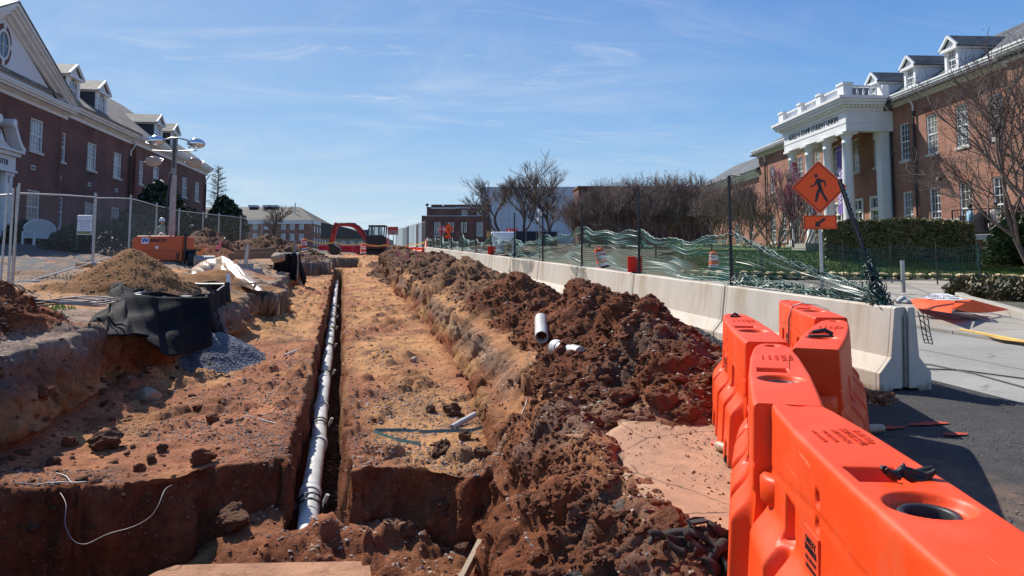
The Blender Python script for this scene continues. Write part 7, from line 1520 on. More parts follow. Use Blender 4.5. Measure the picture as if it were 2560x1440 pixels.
mb=MB(); mb.prism([(X(914),-.9,.62),(X(966),-.9,.62),(X(970),-.9,.8),(X(971),-.9,Zz(608)),(X(969),-.9,Zz(597)),(X(960),-.9,Zz(594)),(X(952),-.9,Zz(596)),(X(948),-.9,Zz(610)),(X(914),-.9,Zz(611))],(0,1.8,0)); mb.build('upper_body',M['red'],EX,bevel=.05)
mb=MB(); mb.box(X(915),X(969),-.92,.92,.56,.70); mb.tube([(X(957),-.93,Zz(604)),(X(957),-.90,Zz(604))],.42,16); mb.build('counterweight_band',M['black'],EX)
mb=MB(); fr=lambda a,b: mb.beam(a,b,.09,.09)
c0=[(X(921),Zz(612)),(X(924),Zz(585)),(X(928),Zz(568)),(X(965),Zz(568)),(X(963),Zz(598))]
for y in (-.85,.1):
    for p,q in zip(c0[:-1],c0[1:]): fr((p[0],y,p[1]),(q[0],y,q[1]))
    fr((X(921),y,Zz(612)),(X(963),y,Zz(608))); fr((X(934),y,Zz(612)),(X(934),y,Zz(568))); fr((X(951),y,Zz(610)),(X(951),y,Zz(568)))
for x,z in c0: fr((x,-.85,z),(x,.1,z))
mb.box(X(925),X(966),-.93,.18,Zz(568),Zz(566)); mb.prism([(X(921),-.9,Zz(613)),(X(952),-.9,Zz(613)),(X(952),-.9,Zz(592)),(X(922),-.9,Zz(592))],(0,.06,0)); mb.build('cab_frame',M['black'],EX)
mb=MB(); mb.box(X(935),X(950),-.86,-.84,Zz(591),Zz(570)); mb.box(X(952),X(961),-.86,-.84,Zz(591),Zz(570)); mb.box(X(926),X(933),-.86,-.84,Zz(591),Zz(570)); 
gm,gn,gb_=nodes('cab_glass'); gb_.inputs['Base Color'].default_value=(.45,.75,.72,1); gb_.inputs['Roughness'].default_value=.05; gb_.inputs['Alpha'].default_value=.45
mb.build('cab_glass',gm,EX)
mb=MB(); mb.prism([(X(944),-.5,Zz(611)),(X(955),-.5,Zz(611)),(X(956),-.5,Zz(580)),(X(952),-.5,Zz(580)),(X(951),-.5,Zz(604)),(X(944),-.5,Zz(604))],(0,.4,0)); mb.build('seat',M['black'],EX)
bp_=[(923,612),(915,598),(905,583),(893,571),(882,565),(868,563.5),(843,563)]; wd_=[.30,.34,.38,.40,.36,.28,.24]
mb=MB(); 
for i in range(len(bp_)-1):
    (x0,y0),(x1,y1)=bp_[i],bp_[i+1]; a=Vector((X(x0),0,Zz(y0))); b=Vector((X(x1),0,Zz(y1))); d=(b-a).normalized(); n_=Vector((-d.z,0,d.x)); w0,w1=wd_[i]/2,wd_[i+1]/2
    mb.add([a+n_*w0+Vector((0,-.14,0)),a-n_*w0+Vector((0,-.14,0)),b-n_*w1+Vector((0,-.14,0)),b+n_*w1+Vector((0,-.14,0)),a+n_*w0+Vector((0,.14,0)),a-n_*w0+Vector((0,.14,0)),b-n_*w1+Vector((0,.14,0)),b+n_*w1+Vector((0,.14,0))],[(0,1,2,3),(7,6,5,4),(0,3,7,4),(1,5,6,2),(0,4,5,1),(3,2,6,7)])
mb.build('boom',M['red'],EX)
mb=MB()
for y in (-.16,-.19,.17): mb.tube([(X(921),y,Zz(606)),(X(913),y,Zz(592)),(X(900),y,Zz(574)),(X(884),y,Zz(562)),(X(866),y,Zz(561)),(X(846),y,Zz(560)),(X(838),y,Zz(566)),(X(833),y,Zz(585))],.022,5)
mb.build('hydraulic_hoses',M['black'],EX)
mb=MB(); mb.beam((X(840),0,Zz(560)),(X(828),0,Zz(612)),.26,.34,0,(1,0,0)); mb.prism([(X(838),-.12,Zz(557)),(X(846),-.12,Zz(561)),(X(843),-.12,Zz(570)),(X(834),-.12,Zz(570))],(0,.24,0)); mb.build('stick',M['red'],EX)
for nm_,a,b,r in (('boom_cylinder',(917,607),(893,577),.07),('stick_cylinder',(888,561),(848,559),.065),('bucket_cylinder',(836,562),(826,596),.06)):
    mb=MB(); p=Vector((X(a[0]),-.0,Zz(a[1]))); q=Vector((X(b[0]),0,Zz(b[1]))); mb.tube([p,p.lerp(q,.55)],r,8); mb.build(nm_,M['black'],EX); mb=MB(); mb.tube([p.lerp(q,.5),q],r*.5,8); mb.build('piston_rod',M['galv'],EX)
mb=MB(); P_=[(824,611),(832,611),(840,616),(850,621),(853,628),(848,636),(836,639),(826,636)]; mb.prism([(X(x),-.4,Zz(y)) for x,y in P_],(0,.8,0)); mb.build('bucket',M['steeld'],EX,bevel=.03)
mb=MB(); mb.prism([(X(821),-.2,Zz(608)),(X(828),-.2,Zz(607)),(X(828),-.2,Zz(632)),(X(820),-.2,Zz(633))],(0,.4,0)); mb.build('quick_coupler',M['red'],EX)
for k in range(5): mb=MB(); mb.beam((X(826),-.35+.17*k,Zz(636)),(X(822),-.35+.17*k,Zz(641)),.06,.05); mb.build('bucket_tooth',M['galvd'],EX)
# ------------------------------------------------------------------ fallen signs right of the barrier end
gp=lambda px,py,z=.05: G(px,py,z)
FS=thing('fallen_sign','orange road work signs lying flat in a heap with metal stands','road sign',gp(2400,780))
o0=gp(2400,780)
def sheetp(name,pxs,m,dz,th=.006,z=.30):
    mb=MB(); mb.prism([G(px,py,zz)-o0 for px,py,zz in pxs],(0,0,-th)); return mb.build(name,M[m],FS)
s1=sheetp('sign_panel',[(2276,750,.16),(2290,746,.20),(2388,752,.34),(2378,782,.30),(2290,769,.14)],'sorange',0)
s2_=sheetp('sign_panel',[(2388,751,.37),(2430,749,.38),(2523,774,.16),(2478,780,.14),(2430,781,.20),(2380,772,.34)],'sorange',0)
sheetp('dark_back_panel',[(2392,772,.26),(2470,781,.12),(2440,782,.1),(2385,778,.2)],'black',0)
mb=MB(); 
for (pxa,pya,pxb,pyb,mm) in ((2372,778,2484,808,0),(2384,775,2486,803,0),(2420,772,2580,808,0),(2232,735,2300,750,0),(2258,712,2400,762,0)): mb.beam(G(pxa,pya,.10)-o0,G(pxb,pyb,.04)-o0,.06,.05)
mb.build('sign_legs',M['alu'],FS)
mb=MB(); mb.prism([G(*p)-o0 for p in ((2305,743,.30),(2330,734,.34),(2368,734,.36),(2412,748,.30),(2345,750,.28))],(0,0,-.006)); mb.build('white_sheet',M['swhite'],FS)
for i,(t_,px,py) in enumerate((('SIDEWALK',2345,738),('CLOSED AHEAD',2352,742),('CROSS HERE',2362,746))): p=G(px,py,.42)-o0; text(t_,.10,FS,p,(R(12),0,R(-8)),M['black'],depth=.002)
SB=thing('sign_stand','pair of pale upright legs of a folding sign stand on the pavement','stand',gp(2255,728,.05))
for px,h_ in ((2259,.85),(2178,.8)): p=gp(px,735,.05)-gp(2255,728,.05); mb=MB(); mb.box(p.x-.045,p.x+.045,p.y-.03,p.y+.03,0,h_); mb.build('leg',M['galv'],SB)
mb=MB(); a_=gp(2178,735,.05)-gp(2255,728,.05); b_=gp(2259,735,.05)-gp(2255,728,.05); mb.beam(a_+Vector((0,0,.35)),b_+Vector((0,0,.35)),.05,.05); mb.build('crossbar',M['galvd'],SB)
c=gp(2258,757,.05); sb_=rag('sandbag',c,(.30,.16),'grey sandbag slumped behind the barrier end',21,M['concd'],h=.10,turns=1.2)
# rebar and cables across the road, near
for i,(pts,lab) in enumerate(((((2210,900),(2330,912),(2440,935),(2560,968)),'dark cable lying along the road nearest the broken asphalt edge'),(((2300,921),(2400,925),(2560,946)),'thin cable running across the sunlit road'))):
    P_=[G(px,py,.012) for px,py in pts]; P_=[p for p in P_]; mb=MB(); mb.tube(P_,.008,5); tag(mb.build('cable',M['iron']),lab,'cable')

ch=thing('corrugated_pipe','grey corrugated pipe end lying between the trailer wheel and the plastic sheeting','pipe',W(486,652,23.5)); d_=W(536,652,23.8)-W(486,652,23.5); mb=MB(); n=26
mb.tube([d_*(i/n) for i in range(n+1)],[.15+.012*(i%2) for i in range(n+1)],14,sm=False); mb.build('tube',M['galvd'],ch)
# ------------------------------------------------------------------ lawn, ledge, terrace
def fld(px,py,Z_): return W(px,py,Z_)
lawn=MB(); LX=np.linspace(13.5,40,60); LY=np.linspace(21,80,90)
lx,ly=np.meshgrid(LX,LY); front=26.4-.33*(lx-15)  # ledge line
lyy=np.maximum(ly,front+.15); lx=np.maximum(lx,14.6+(lyy-30)*.40); lz=gz(lx,lyy)+.12+.03*fbm(lx*.4,lyy*.4,3,7)
tag(grid_mesh('lawn',np.stack([lx,lyy,lz],-1),M['grass']),kind='structure')
LD=thing('stone_ledge','low ledge of stacked yellow stones edging the lawn behind the green fence','retaining edge'); rn=random.Random(4)
mst=[]
for k in range(5): 
    o=chunk('stone',(0,0,0),(.30,.16,.10),M['stone'],LD,seed=300+k,sub=1,rough=.2); mst.append(o)
x=12.5; i=0
while x<24.2:
    for row in (0,1):
        xx=x+row*.16; yy_=26.35-.33*(xx-15)+row*.1; o=mst[i] if i<5 else mst[i%5].copy()
        if i>=5: COL.objects.link(o)
        o.location=(xx,yy_,gz1(xx,yy_)+.05+row*.15); o.rotation_euler=(0,0,-.32+rn.uniform(-.2,.2)); o.scale=(rn.uniform(.85,1.3),1,rn.uniform(.7,1.15)); i+=1
    x+=.43
# green square mesh fence in front of the lawn
g0=W(1905,694,27.2); g1=W(2450,703,24.6); GFn=thing('garden_net_fence','dark green square mesh fence standing along the lawn edge','fence',g0)
L_=(g1-g0).length; nu=int(L_/.085); u=np.linspace(0,1,nu)[None,:]; v=np.linspace(0,1,14)[:,None]; hh=1.12-.10*np.sin(u*3.14*3)**2
S=np.stack([(g1.x-g0.x)*u+0*v,(g1.y-g0.y)*u+.05*np.sin(v*4+u*20),(g1.z-g0.z)*u+hh*v],-1); net_mesh('net_panel',S,.014,.012,M['netd'],GFn,.2,seed=70)
for t in (0,.40,.62,.82,1.0): p=(g1-g0)*t; mb=MB(); mb.box(p.x-.016,p.x+.016,p.y-.016,p.y+.016,-.3,1.2); mb.build('post',M['netd'] if t==1. else M['black'],GFn)
mb=MB(); mb.tube([(g1-g0)+Vector((.03*math.sin(z*9),.02*math.cos(z*11),z)) for z in np.linspace(0,1.2,14)],.035,7); mb.build('rolled_end',M['netd'],GFn)
g2=W(1640,672,36); NG2=thing('garden_net_fence','far run of green mesh fence along the grass behind the tilted drum','fence',g2); L_=(g0-g2).length; nu=int(L_/.15); u=np.linspace(0,1,nu)[None,:]; v=np.linspace(0,1,9)[:,None]; dd_=g0-g2
S=np.stack([dd_.x*u+0*v,dd_.y*u+0*v,dd_.z*u+1.05*v],-1); net_mesh('net_panel',S,.02,.015,M['netd'],NG2,.2,seed=71)
for t in (0,.3,.6): p=dd_*t; mb=MB(); mb.box(p.x-.03,p.x+.03,p.y-.03,p.y+.03,-.2,1.2); mb.build('post',M['black'],NG2)
# terrace: brick retaining wall with concrete cap and railing
ta=W(2620,587,30.5); tb=W(2380,592,33.2); TR=thing('terrace_wall','low brick terrace wall with concrete cap and black railing before the windows','wall',(tb.x,tb.y,0),math.atan2(ta.y-tb.y,ta.x-tb.x)); Lt=(ta-tb).length; tz=W(2500,585,32).z
mb=MB(); mb.box(0,Lt+5,0,.35,.8,tz-.24); mb.build('wall',M['brick'],TR); mb=MB(); mb.box(-.1,Lt+5,-.12,.42,tz-.238,tz); mb.build('wall_cap',M['sill'],TR,bevel=.015)
mb=MB(); mb.box(0,Lt+5,.36,9,tz-.3,tz-.04); mb.build('terrace_floor',M['walk'],TR)
rl=MB(); rl.beam((0,.15,tz+1.08),(Lt+5,.15,tz+1.08),.05,.04); rl.beam((0,.15,tz+.12),(Lt+5,.15,tz+.12),.04,.03); rl.build('rail',M['iron'],TR)
n=int((Lt+5)/.11)
for i in range(n+1):
    x=i*.11; big=(i%13==0); mb=MB(); mb.box(x-(.025 if big else .008),x+(.025 if big else .008),.15-(.025 if big else .008),.15+(.025 if big else .008),tz,tz+1.08); mb.build('railing_post' if big else 'railing_bar',M['iron'],TR)
cw0=W(2405,545,36); cw1=W(2235,560,40.5)
PW=thing('parapet_wall','low brick parapet with pale cap behind the clipped hedge','wall')
mb=MB(); mb.beam(Vector((cw0.x,cw0.y,cw0.z-.1)),Vector((cw1.x,cw1.y,cw0.z-.1)),.3,.2); mb.build('wall_cap',M['sill'],PW)
mb=MB(); mb.beam(Vector((cw0.x,cw0.y,cw0.z-.95)),Vector((cw1.x,cw1.y,cw0.z-.95)),.25,1.5); mb.build('wall',M['brick'],PW)
# people and furniture on the terrace
def onT(px,Z_): p=W(px,590,Z_); return Vector((p.x,p.y,tz-.04))
figure('seated person in a pale blue top leaning over a table behind the railing',onT(2425,33.6),R(70),'sit',M['bluef'],M['black']); figure('seated person in a cream top at the right end of the terrace',onT(2492,32.8),R(-60),'sit',M['cream'],M['black'])
def uchair(lab,p,rz):
    t=thing('terrace_chair',lab,'chair',p,rz,'dark terrace chairs'); 
    mb=MB(); mb.box(-.24,.24,-.24,.24,.42,.46); mb.build('seat',M['black'],t,bevel=.01); mb=MB(); mb.prism([(-.24,.22,.46),(.24,.22,.46),(.22,.30,.92),(-.22,.30,.92)],(0,.03,0)); mb.build('backrest',M['black'],t)
    for x in (-.22,.22):
        for y in (-.22,.22): mb=MB(); mb.box(x-.018,x+.018,y-.018,y+.018,0,.42); mb.build('leg',M['black'],t)
    return t
uchair('dark chair under the person in blue',onT(2425,33.65),R(70)+math.pi*0); uchair('dark chair under the person in cream',onT(2492,32.85),R(-60)); uchair('empty dark chair behind the black covered table',onT(2520,32.6),R(10))
bc=onT(2458,33.2); CT=thing('covered_table','table under a tent shaped black cover behind the railing','table',bc)
cloth('cover',lambda u,v:(((.62*(1-v)**.7+.08)*(1+.08*math.sin(u*6.283*5)*(1-v)))*math.cos(u*6.283),((.62*(1-v)**.7+.08)*(1+.08*math.sin(u*6.283*5)*(1-v)))*math.sin(u*6.283),.1+1.0*v),40,14,M['fabric'],CT); mb=MB(); mb.tube([(0,0,0),(0,0,1.12)],.05,8); mb.build('pole',M['black'],CT)
# steps with railing beside the portico
s0_=W(2000,640,36); SH=thing('entrance_steps','grey stone steps with dark handrail behind the pink flowering tree','steps',(s0_.x,s0_.y,0),math.pi/2-RA+math.pi/2)
for k in range(5): mb=MB(); z=W(2000,648,36).z+.17*k; mb.box(-.8,.8,.32*k,2.4,z-.17,z); mb.build('step',M['kerbm'],SH)
for x in (-.75,.75):
    z=W(2000,648,36).z; mb=MB(); mb.beam((x,0,z+.95),(x,2.2,z+2.05),.05,.05); mb.build('handrail',M['iron'],SH)
    for k in range(12): mb=MB(); mb.box(x-.012,x+.012,.18*k,.18*k+.024,z-.1+.09*k,z+.95+.09*k); mb.build('railing_bar',M['iron'],SH)
# ------------------------------------------------------------------ plants
def leaves(name,C_,size,m,parent,seed=0,aspect=.55,tilt=None):
    """leaf-sized bent quads at points C_ (n,3)"""
    r=np.random.RandomState(seed); n=len(C_); a=r.randn(n,3); a/=np.linalg.norm(a,axis=1,keepdims=True); b=r.randn(n,3); b-=a*(a*b).sum(1,keepdims=True); b/=np.linalg.norm(b,axis=1,keepdims=True)
    s_=(size*(.6+.8*r.rand(n)))[:,None]; V=np.stack([C_-a*s_,C_+b*s_*aspect,C_+a*s_,C_-b*s_*aspect],1).reshape(-1,3); F=np.arange(n*4).reshape(n,4); return tri_mesh(name,V,F,m,parent)
# clipped hedge
ha=W(2062,645,31.5); hb=W(2440,652,30.5); HG=thing('hedge','long clipped evergreen hedge with dusty olive leaves in front of the portico','hedge',(ha.x,ha.y,0),math.atan2(hb.y-ha.y,hb.x-ha.x)); Lh=(hb-ha).length; z0h=min(ha.z,hb.z)-.1; z1h=W(2250,549,31.5).z
r=np.random.RandomState(2); n=26000; x=r.rand(n)*Lh; th=r.rand(n)
side=r.rand(n); y=np.where(side<.55,-.05+.25*r.rand(n)**2,r.rand(n)*1.6); zt=z1h-.05+.14*fbm(x*.9,y*.9,3,5)-.25*np.exp(-(x/.5)**2)-.2*np.exp(-((Lh-x)/.6)**2)
z=np.where(side<.55,z0h+(zt-z0h)*r.rand(n),zt-.18*r.rand(n)**2); y=y+.16*fbm(x*1.3,z*1.3,3,8)+.12*ss(.6,1,(z-z0h)/(zt-z0h))
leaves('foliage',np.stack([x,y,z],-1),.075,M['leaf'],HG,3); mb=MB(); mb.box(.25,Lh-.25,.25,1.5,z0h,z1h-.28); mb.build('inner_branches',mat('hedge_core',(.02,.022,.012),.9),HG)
for i in range(9): mb=MB(); xq=Lh*(i+.5)/9; mb.tube([(xq,.5,z0h-.3),(xq+.1,.5,z0h+.4)],.03,6); mb.build('stem',M['bark'],HG)
def bush(name,label,c,rx,ry,rz,m,n,size,seed,group=None,spiky=0.,cat='shrub'):
    t=thing(name,label,cat,c,0,group); r=np.random.RandomState(seed); d=r.randn(n,3); d/=np.linalg.norm(d,axis=1,keepdims=True); d[:,2]=np.abs(d[:,2])*1.0-.05
    lump=1+.28*fbm3(d[:,0]*2.2+seed,d[:,1]*2.2,d[:,2]*2.2,3,seed); rad=(.55+.45*r.rand(n)**.45)*lump; P_=d*rad[:,None]*np.array([rx,ry,rz])
    if spiky: P_+=d*(r.rand(n,1)**4)*spiky
    P_[:,2]=np.maximum(P_[:,2],.02); leaves('foliage',P_,size,m,t,seed)
    mb=MB(); rn=random.Random(seed)
    for k in range(7): a=rn.random()*6.28; mb.tube([(0,0,-.1),(.3*rx*math.cos(a),.3*ry*math.sin(a),.3*rz),(.7*rx*math.cos(a),.7*ry*math.sin(a),.75*rz)],[.03,.02,.008],5)
    mb.build('stems',M['bark'],t); return t
p=W(2570,665,25); bush('juniper','big dark green juniper with feathery sprays at the right edge','shrub' and p,1.0,1.0,1.75,M['jun'],15000,.09,5,spiky=.35)
for i,(px,py,Z_,rx,lab) in enumerate(((2440,738,19.5,.75,'low olive shrub at the left end of the kerbed bed'),(2500,745,18.6,.8,'low olive shrub in the middle of the kerbed bed'),(2570,752,17.8,.9,'low olive shrub at the frame edge of the kerbed bed'))):
    p=W(px,py+6,Z_); bush('low_shrub',lab,p,rx,.7,.55,M['shrub'],4200,.05,30+i,'low shrubs in the kerbed bed',spiky=.15)
bedm=MB(); bedm.poly([kp[0]+Vector((0,.05,.0)),kp[2]+Vector((0,.1,.02)),kp[5]+Vector((0,.1,0)),kp[5]+Vector((6,4,.2)),kp[0]+Vector((5,3,.15))]); tag(bedm.build('planting_bed',M['hill']),kind='structure')
for i,(px,py,Z_,rx,rz_,lab) in enumerate(((260,618,31,2.6,1.3,'dark evergreen shrub under the left windows behind the white sign'),(345,618,36,2.4,1.8,'dark evergreen shrub left of the light tower mast'),(60,615,34,.9,1.0,'round dark shrub behind the garden bench'),(470,618,52,2.6,2.4,'dark shrub below the magnolia'))):
    p=W(px,py,Z_); bush('evergreen_shrub',lab,(p.x,p.y,gz1(p.x,p.y)),rx,1.2,rz_,M['leafd'],5000,.10,50+i,'evergreen shrubs along the left building')
def ever(label,px,pyb,pyt,Z_,rx,seed,m=M['leafd'],n=11000,sz=.16,name='evergreen_tree'):
    b=W(px,pyb,Z_); hh=W(px,pyt,Z_).z-b.z; t=thing(name,label,'tree',b); r=np.random.RandomState(seed); u=r.rand(n); a=r.rand(n)*6.283
    prof_=np.interp(u,[0,.15,.45,.75,.92,1],[.6,.95,1,.72,.35,.05]); rr=rx*prof_*(.45+.6*r.rand(n)**.5)*(1+.45*fbm(a*1.3+seed,u*5,3,seed)); P_=np.stack([rr*np.cos(a),rr*np.sin(a),hh*(.08+.92*u)+.12*r.randn(n)],-1); leaves('crown',P_,sz,m,t,seed)
    mb=MB(); mb.tube([(0,0,-.3),(0,0,hh*.8)],[.18,.05],8); mb.build('trunk',M['bark'],t); return t
ever('dark leafy evergreen tree beyond the end of the left building',556,640,496,62,1.55,3,n=15000,sz=.15)
ever('spreading dark magnolia against the left brick wall behind the mast',393,620,462,47,1.7,5,n=6500,sz=.16)
# ---- bare trees
def bare(name,label,base,h,spread,seed,m,levels=5,kids=(3,4),first=.25,trunk=.16,lean=0,multi=1,tw=2,upc=.5,group=None,thing_=None,minr=.004,tmat=None,ratio=.72,wide=1.,heads=0,hm=None,hsz=.05):
    rn=random.Random(seed); segs=[]
    def grow(p,d,L_,r_,lev):
        n=3 if lev<3 else 2; pts=[p.copy()]; q=p; dd=d.copy()
        for i in range(n):
            dd=(dd+Vector((rn.gauss(0,.13),rn.gauss(0,.13),rn.gauss(0,.08)+upc*.10))).normalized(); q=q+dd*(L_/n); pts.append(q)
        segs.append((pts,r_,max(minr,r_*.62),lev))
        if lev>=levels: return
        k=rn.randint(*kids)
        for j in range(k):
            t=rn.uniform(first if lev==0 else .3,1) if j<k-1 else 1.; idx=t*n; i0=min(n-1,int(idx)); s0=pts[i0].lerp(pts[i0+1],idx-i0)
            a=rn.random()*6.283; perp=dd.orthogonal().normalized(); perp=Matrix.Rotation(a,3,dd)@perp; ang=rn.uniform(.30,.80)*spread*(.6 if j==k-1 else 1)
            nd=(dd*math.cos(ang)+perp*math.sin(ang)+Vector((0,0,.12*upc))).normalized(); grow(s0,nd,L_*ratio*rn.uniform(.78,1.15),max(minr,r_*(.60 if j<k-1 else .72)),lev+1)
    for q in range(multi):
        a=6.283*q/max(1,multi)+rn.random(); o_=Vector((math.cos(a),math.sin(a),0))*(0 if multi==1 else .12)
        d=Vector((math.cos(a)*(.0 if multi==1 else .38)+lean,math.sin(a)*(.0 if multi==1 else .38),1)).normalized(); grow(o_+Vector((0,0,-.1)),d,h*(.34 if multi==1 else .33),trunk,0)
    t=thing_ or thing(name,label,'tree',base,0,group)
    zmax=max(p.z for s_ in segs for p in s_[0]); k=h/zmax
    tp_=[s_[0][-1] for s_ in segs if s_[3]>=levels]; mx1=sum(p.x for p in tp_)/len(tp_)-lean*zmax*.5; my1=sum(p.y for p in tp_)/len(tp_)
    for s_ in segs:
        for p in s_[0]: f_=(max(0,p.z)/zmax)**1.2*1.35; p.x-=mx1*f_; p.y-=my1*f_
    V=[];F=[];V2=[];F2=[]
    for pts,r0,r1,lev in segs:
        ns=7 if lev<1 else 5 if lev<2 else 3; VV,FF=(V,F) if lev<1 else (V2,F2); N_=len(pts); b0_=len(VV)
        ax=(pts[-1]-pts[0]).normalized(); a=ax.orthogonal().normalized(); b=ax.cross(a)
        for i,p in enumerate(pts):
            rr=r0+(r1-r0)*i/(N_-1)
            for q in range(ns): th=6.283*q/ns; v=(p+(a*math.cos(th)+b*math.sin(th))*rr)*k; VV.append((v.x*wide,v.y*wide,v.z))
        for i in range(N_-1):
            for q in range(ns): FF.append((b0_+i*ns+q,b0_+i*ns+(q+1)%ns,b0_+(i+1)*ns+(q+1)%ns,b0_+(i+1)*ns+q))
    if heads:
        tips=np.array([(s_[0][-1]*k)[:] for s_ in segs if s_[3]>=levels-1]); tips[:,:2]*=wide; ix=np.random.RandomState(seed).randint(0,len(tips),heads); leaves('seed_heads',tips[ix]+.07*np.random.RandomState(seed+1).randn(heads,3),hsz,hm or M['twig'],t,seed)
    tri_mesh('trunk',V,F,tmat or M['bark'],t,True); tri_mesh('crown',V2,F2,m,t,True); return t
def at(px,pyt,pyb,Z_): b=W(px,pyb,Z_); return b,W(px,pyt,Z_).z-b.z
b,h=at(1377,378,606,95); bare('bare_tree','tallest bare tree, wide fan of fine branches against the sky','' or b,h,.78,11,M['twig'],levels=6,kids=(3,4),trunk=.22,first=.2,upc=.8,minr=.011,wide=1.5,ratio=.76)
b,h=at(1312,415,606,92); bare('bare_tree','bare tree just left of the tallest one, forked low',b,h,.75,12,M['twig'],levels=6,kids=(3,4),trunk=.2,first=.2,upc=.8,minr=.011,wide=1.3,ratio=.76)
b,h=at(1262,432,606,96); bare('bare_tree','leftmost of the big bare trees, leaning trunk over the red signs',b,h,.8,13,M['twig'],levels=6,kids=(3,4),trunk=.2,first=.2,lean=-.3,upc=.7,minr=.011,wide=1.4,ratio=.76)
b,h=at(686,508,602,90); bare('bare_tree','low spreading bare tree before the distant hip roofed building',b,h,1.25,14,M['twig'],levels=5,kids=(3,4),trunk=.18,first=.3,upc=.2,minr=.016,ratio=.78)
b,h=at(541,415,590,80); t=thing('bare_conifer','tall bare conifer with level branches beyond the left building','tree',b); mb=MB(); mb.tube([(0,0,-.3),(0,0,h)],[.16,.03],8); mb.build('trunk',M['bark'],t)
rn=random.Random(6); V=[];
mb=MB()
for i in range(110):
    z=h*(.12+.86*i/110); a=rn.random()*6.283; L_=(1-z/h)**.75*2.1*rn.uniform(.6,1.1)+.15; p=Vector((0,0,z)); q=p+Vector((math.cos(a)*L_,math.sin(a)*L_,L_*.22)); mb.tube([p,p.lerp(q,.5)+Vector((0,0,-.03)),q],[.035,.024,.012],4)
    for k in range(6): s0=p.lerp(q,rn.uniform(.3,1)); mb.tube([s0,s0+Vector((rn.uniform(-.35,.35),rn.uniform(-.35,.35),rn.uniform(.0,.3)))],[.014,.010],3)
mb.build('crown',M['twig'],t)
M['seed']=mat('seed_capsules',(.09,.065,.055),.9,col2=(.26,.21,.18),vs=1.2)
# crape myrtles in a dense row: three kinds, then copies
protos=[bare('bare_myrtle','',(0,0,0),5.2,1.0,20+k,M['twigr'],levels=5,kids=(3,4),trunk=.055,first=.4,multi=5,upc=.8,minr=.009,tmat=M['barkl'],ratio=.76,group='bare crape myrtles',heads=1500,hm=M['seed'],hsz=.045) for k in range(3)]
ml=['low bare myrtle at the very end of the row beside the tallest bare tree','bare myrtle at the far left end of the dense row','broad bare myrtle second in the dense row','bare myrtle with a dome of russet twigs behind the tall black post','bare myrtle in the thick of the row','tallest dome of twigs in the middle of the row','bare myrtle right of the tallest dome','bare myrtle before the dark arch','bare myrtle with pale stems before the sunlit wing','bare myrtle at the right end of the dense row','slender bare myrtle before the wing downpipe']
ms=[(1442,486,64,0),(1470,468,62,1),(1510,446,60,2),(1556,436,58,0),(1602,432,60,1),(1642,420,57,2),(1680,424,60,0),(1722,426,56,1),(1765,438,54,2),(1800,448,50,0),(1868,440,46,1)]
for i,((px,pyt,Z_,k),lab) in enumerate(zip(ms,ml)):
    used=any(m_[3]==k for m_ in ms[:i]); b=W(px,612,Z_); z0=gz1(b.x,b.y)-.1; hh=W(px,pyt,Z_).z-z0; s_=hh/5.2
    o=protos[k] if not used else copy_tree(protos[k]); o.location=(b.x,b.y,z0); o.rotation_euler=(0,0,i*1.3); o.scale=(s_*.92,s_*.92,s_); o['label']=lab
for i,(px,pyt,Z_,lab) in enumerate(((1940,400,44,'tall bare myrtle in front of the first portico column'),(2006,408,42,'bare myrtle beside the pink blossom near the steps'))):
    b=W(px,640,Z_); z0=gz1(b.x,b.y); hh=W(px,pyt,Z_).z-z0; bare('bare_myrtle',lab,(b.x,b.y,z0),hh,.62,60+i,M['twigr'],levels=5,kids=(2,3),trunk=.06,first=.4,multi=5,upc=.9,minr=.008,tmat=M['barkl'],group='bare crape myrtles')
b=W(1990,560,43.5); z0=gz1(b.x,b.y); hh=W(1990,405,43.5).z-z0; rb2=bare('redbud_tree','slim tree with deep pink blossom between the portico columns',(b.x,b.y,z0),hh,.4,77,M['pink'],levels=5,kids=(3,3),trunk=.06,first=.4,multi=4,upc=1.0,minr=.016)
r=np.random.RandomState(4); n=1500; u=r.rand(n); a=r.rand(n)*6.28; rr=.55*np.sin(np.pi*np.clip(u*.8+.15,0,1))*r.rand(n)**.5; leaves('blossom',np.stack([rr*np.cos(a),rr*np.sin(a),hh*(.35+.65*u)],-1),.05,M['pink'],rb2,4)
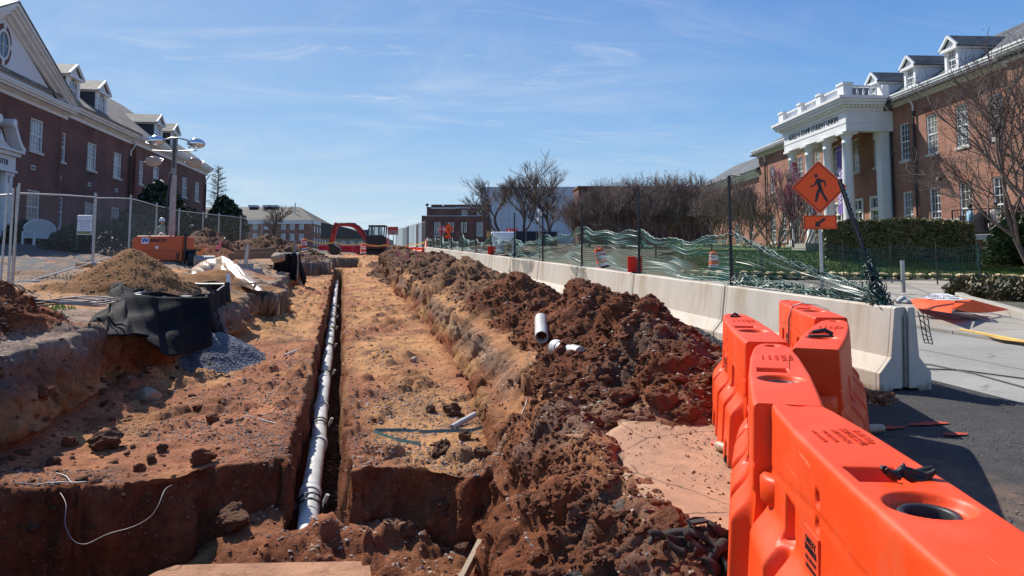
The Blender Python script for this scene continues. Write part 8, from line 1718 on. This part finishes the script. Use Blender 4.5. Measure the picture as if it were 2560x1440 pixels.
# near tree at the right frame edge
b=W(2600,640,23.5); z0=gz1(b.x,b.y); hh=W(2520,55,23.5).z-z0
bare('bare_tree','large near bare tree with seed heads reaching in from the right edge',(b.x,b.y,z0),hh,1.05,93,M['twig'],levels=6,kids=(3,3),trunk=.10,first=.3,multi=4,upc=.62,minr=.006,tmat=M['bark'],ratio=.76,heads=2600,hm=M['seed'],hsz=.028)
# grass and weeds
def tufts(name,C_,h,m,seed,label=None):
    r=np.random.RandomState(seed); n=len(C_); a=r.rand(n)*6.283; w=.012+.01*r.rand(n); hh=h*(.5+r.rand(n)); lx_=r.randn(n)*.3*hh; ly_=r.randn(n)*.3*hh
    V=np.stack([C_+np.stack([-w*np.cos(a),-w*np.sin(a),0*a],-1),C_+np.stack([w*np.cos(a),w*np.sin(a),0*a],-1),C_+np.stack([lx_,ly_,hh],-1)],1).reshape(-1,3); o=tri_mesh(name,V,np.arange(n*3).reshape(n,3),m); tag(o,kind='stuff'); return o
r=np.random.RandomState(8); n=42000; gx_=14+12*r.rand(n); gy_=26.3-.33*(gx_-15)+r.rand(n)**1.4*6; tufts('grass',np.stack([gx_,gy_,gz(gx_,gy_)+.12],-1),.07,M['grass'],9)
c=G(60,752,.55); n=260; tufts('sprouting_weeds',np.stack([c.x+.30*r.randn(n),c.y+.12*r.randn(n),np.array([hz(c.x,c.y)]*n)+.05*r.rand(n)],-1),.07,M['lime'],10)
c=G(225,698,.5); n=900; px_=c.x+.5*r.randn(n); py_=c.y+.3*r.randn(n); tufts('dry_grass',np.stack([px_,py_,gz(px_,py_)],-1),.07,M['straw'],11)
# driveway on the left behind the fence
xs2=np.linspace(-28,-5.2,30); ys2=np.linspace(12.5,62,60); ax_,ay_=np.meshgrid(xs2,ys2); edge_=np.interp(ay_,[12.5,17,22,30,45,62],[-6.6,-6.8,-6.9,-8.6,-10,-11]); ax_=np.minimum(ax_,edge_); lim=np.interp(ay_,[12,20,62],[-60,-60,-60])
LX0=-15.6+math.sin(LA)*(ay_-44)/math.cos(LA); ax_=np.maximum(ax_,LX0+3.2)
drv=grid_mesh('driveway',np.stack([ax_,ay_,gz(ax_,ay_)+.045],-1),M['drive']); tag(drv,kind='structure')
mb=MB()
for px in range(960,1060,6): pass
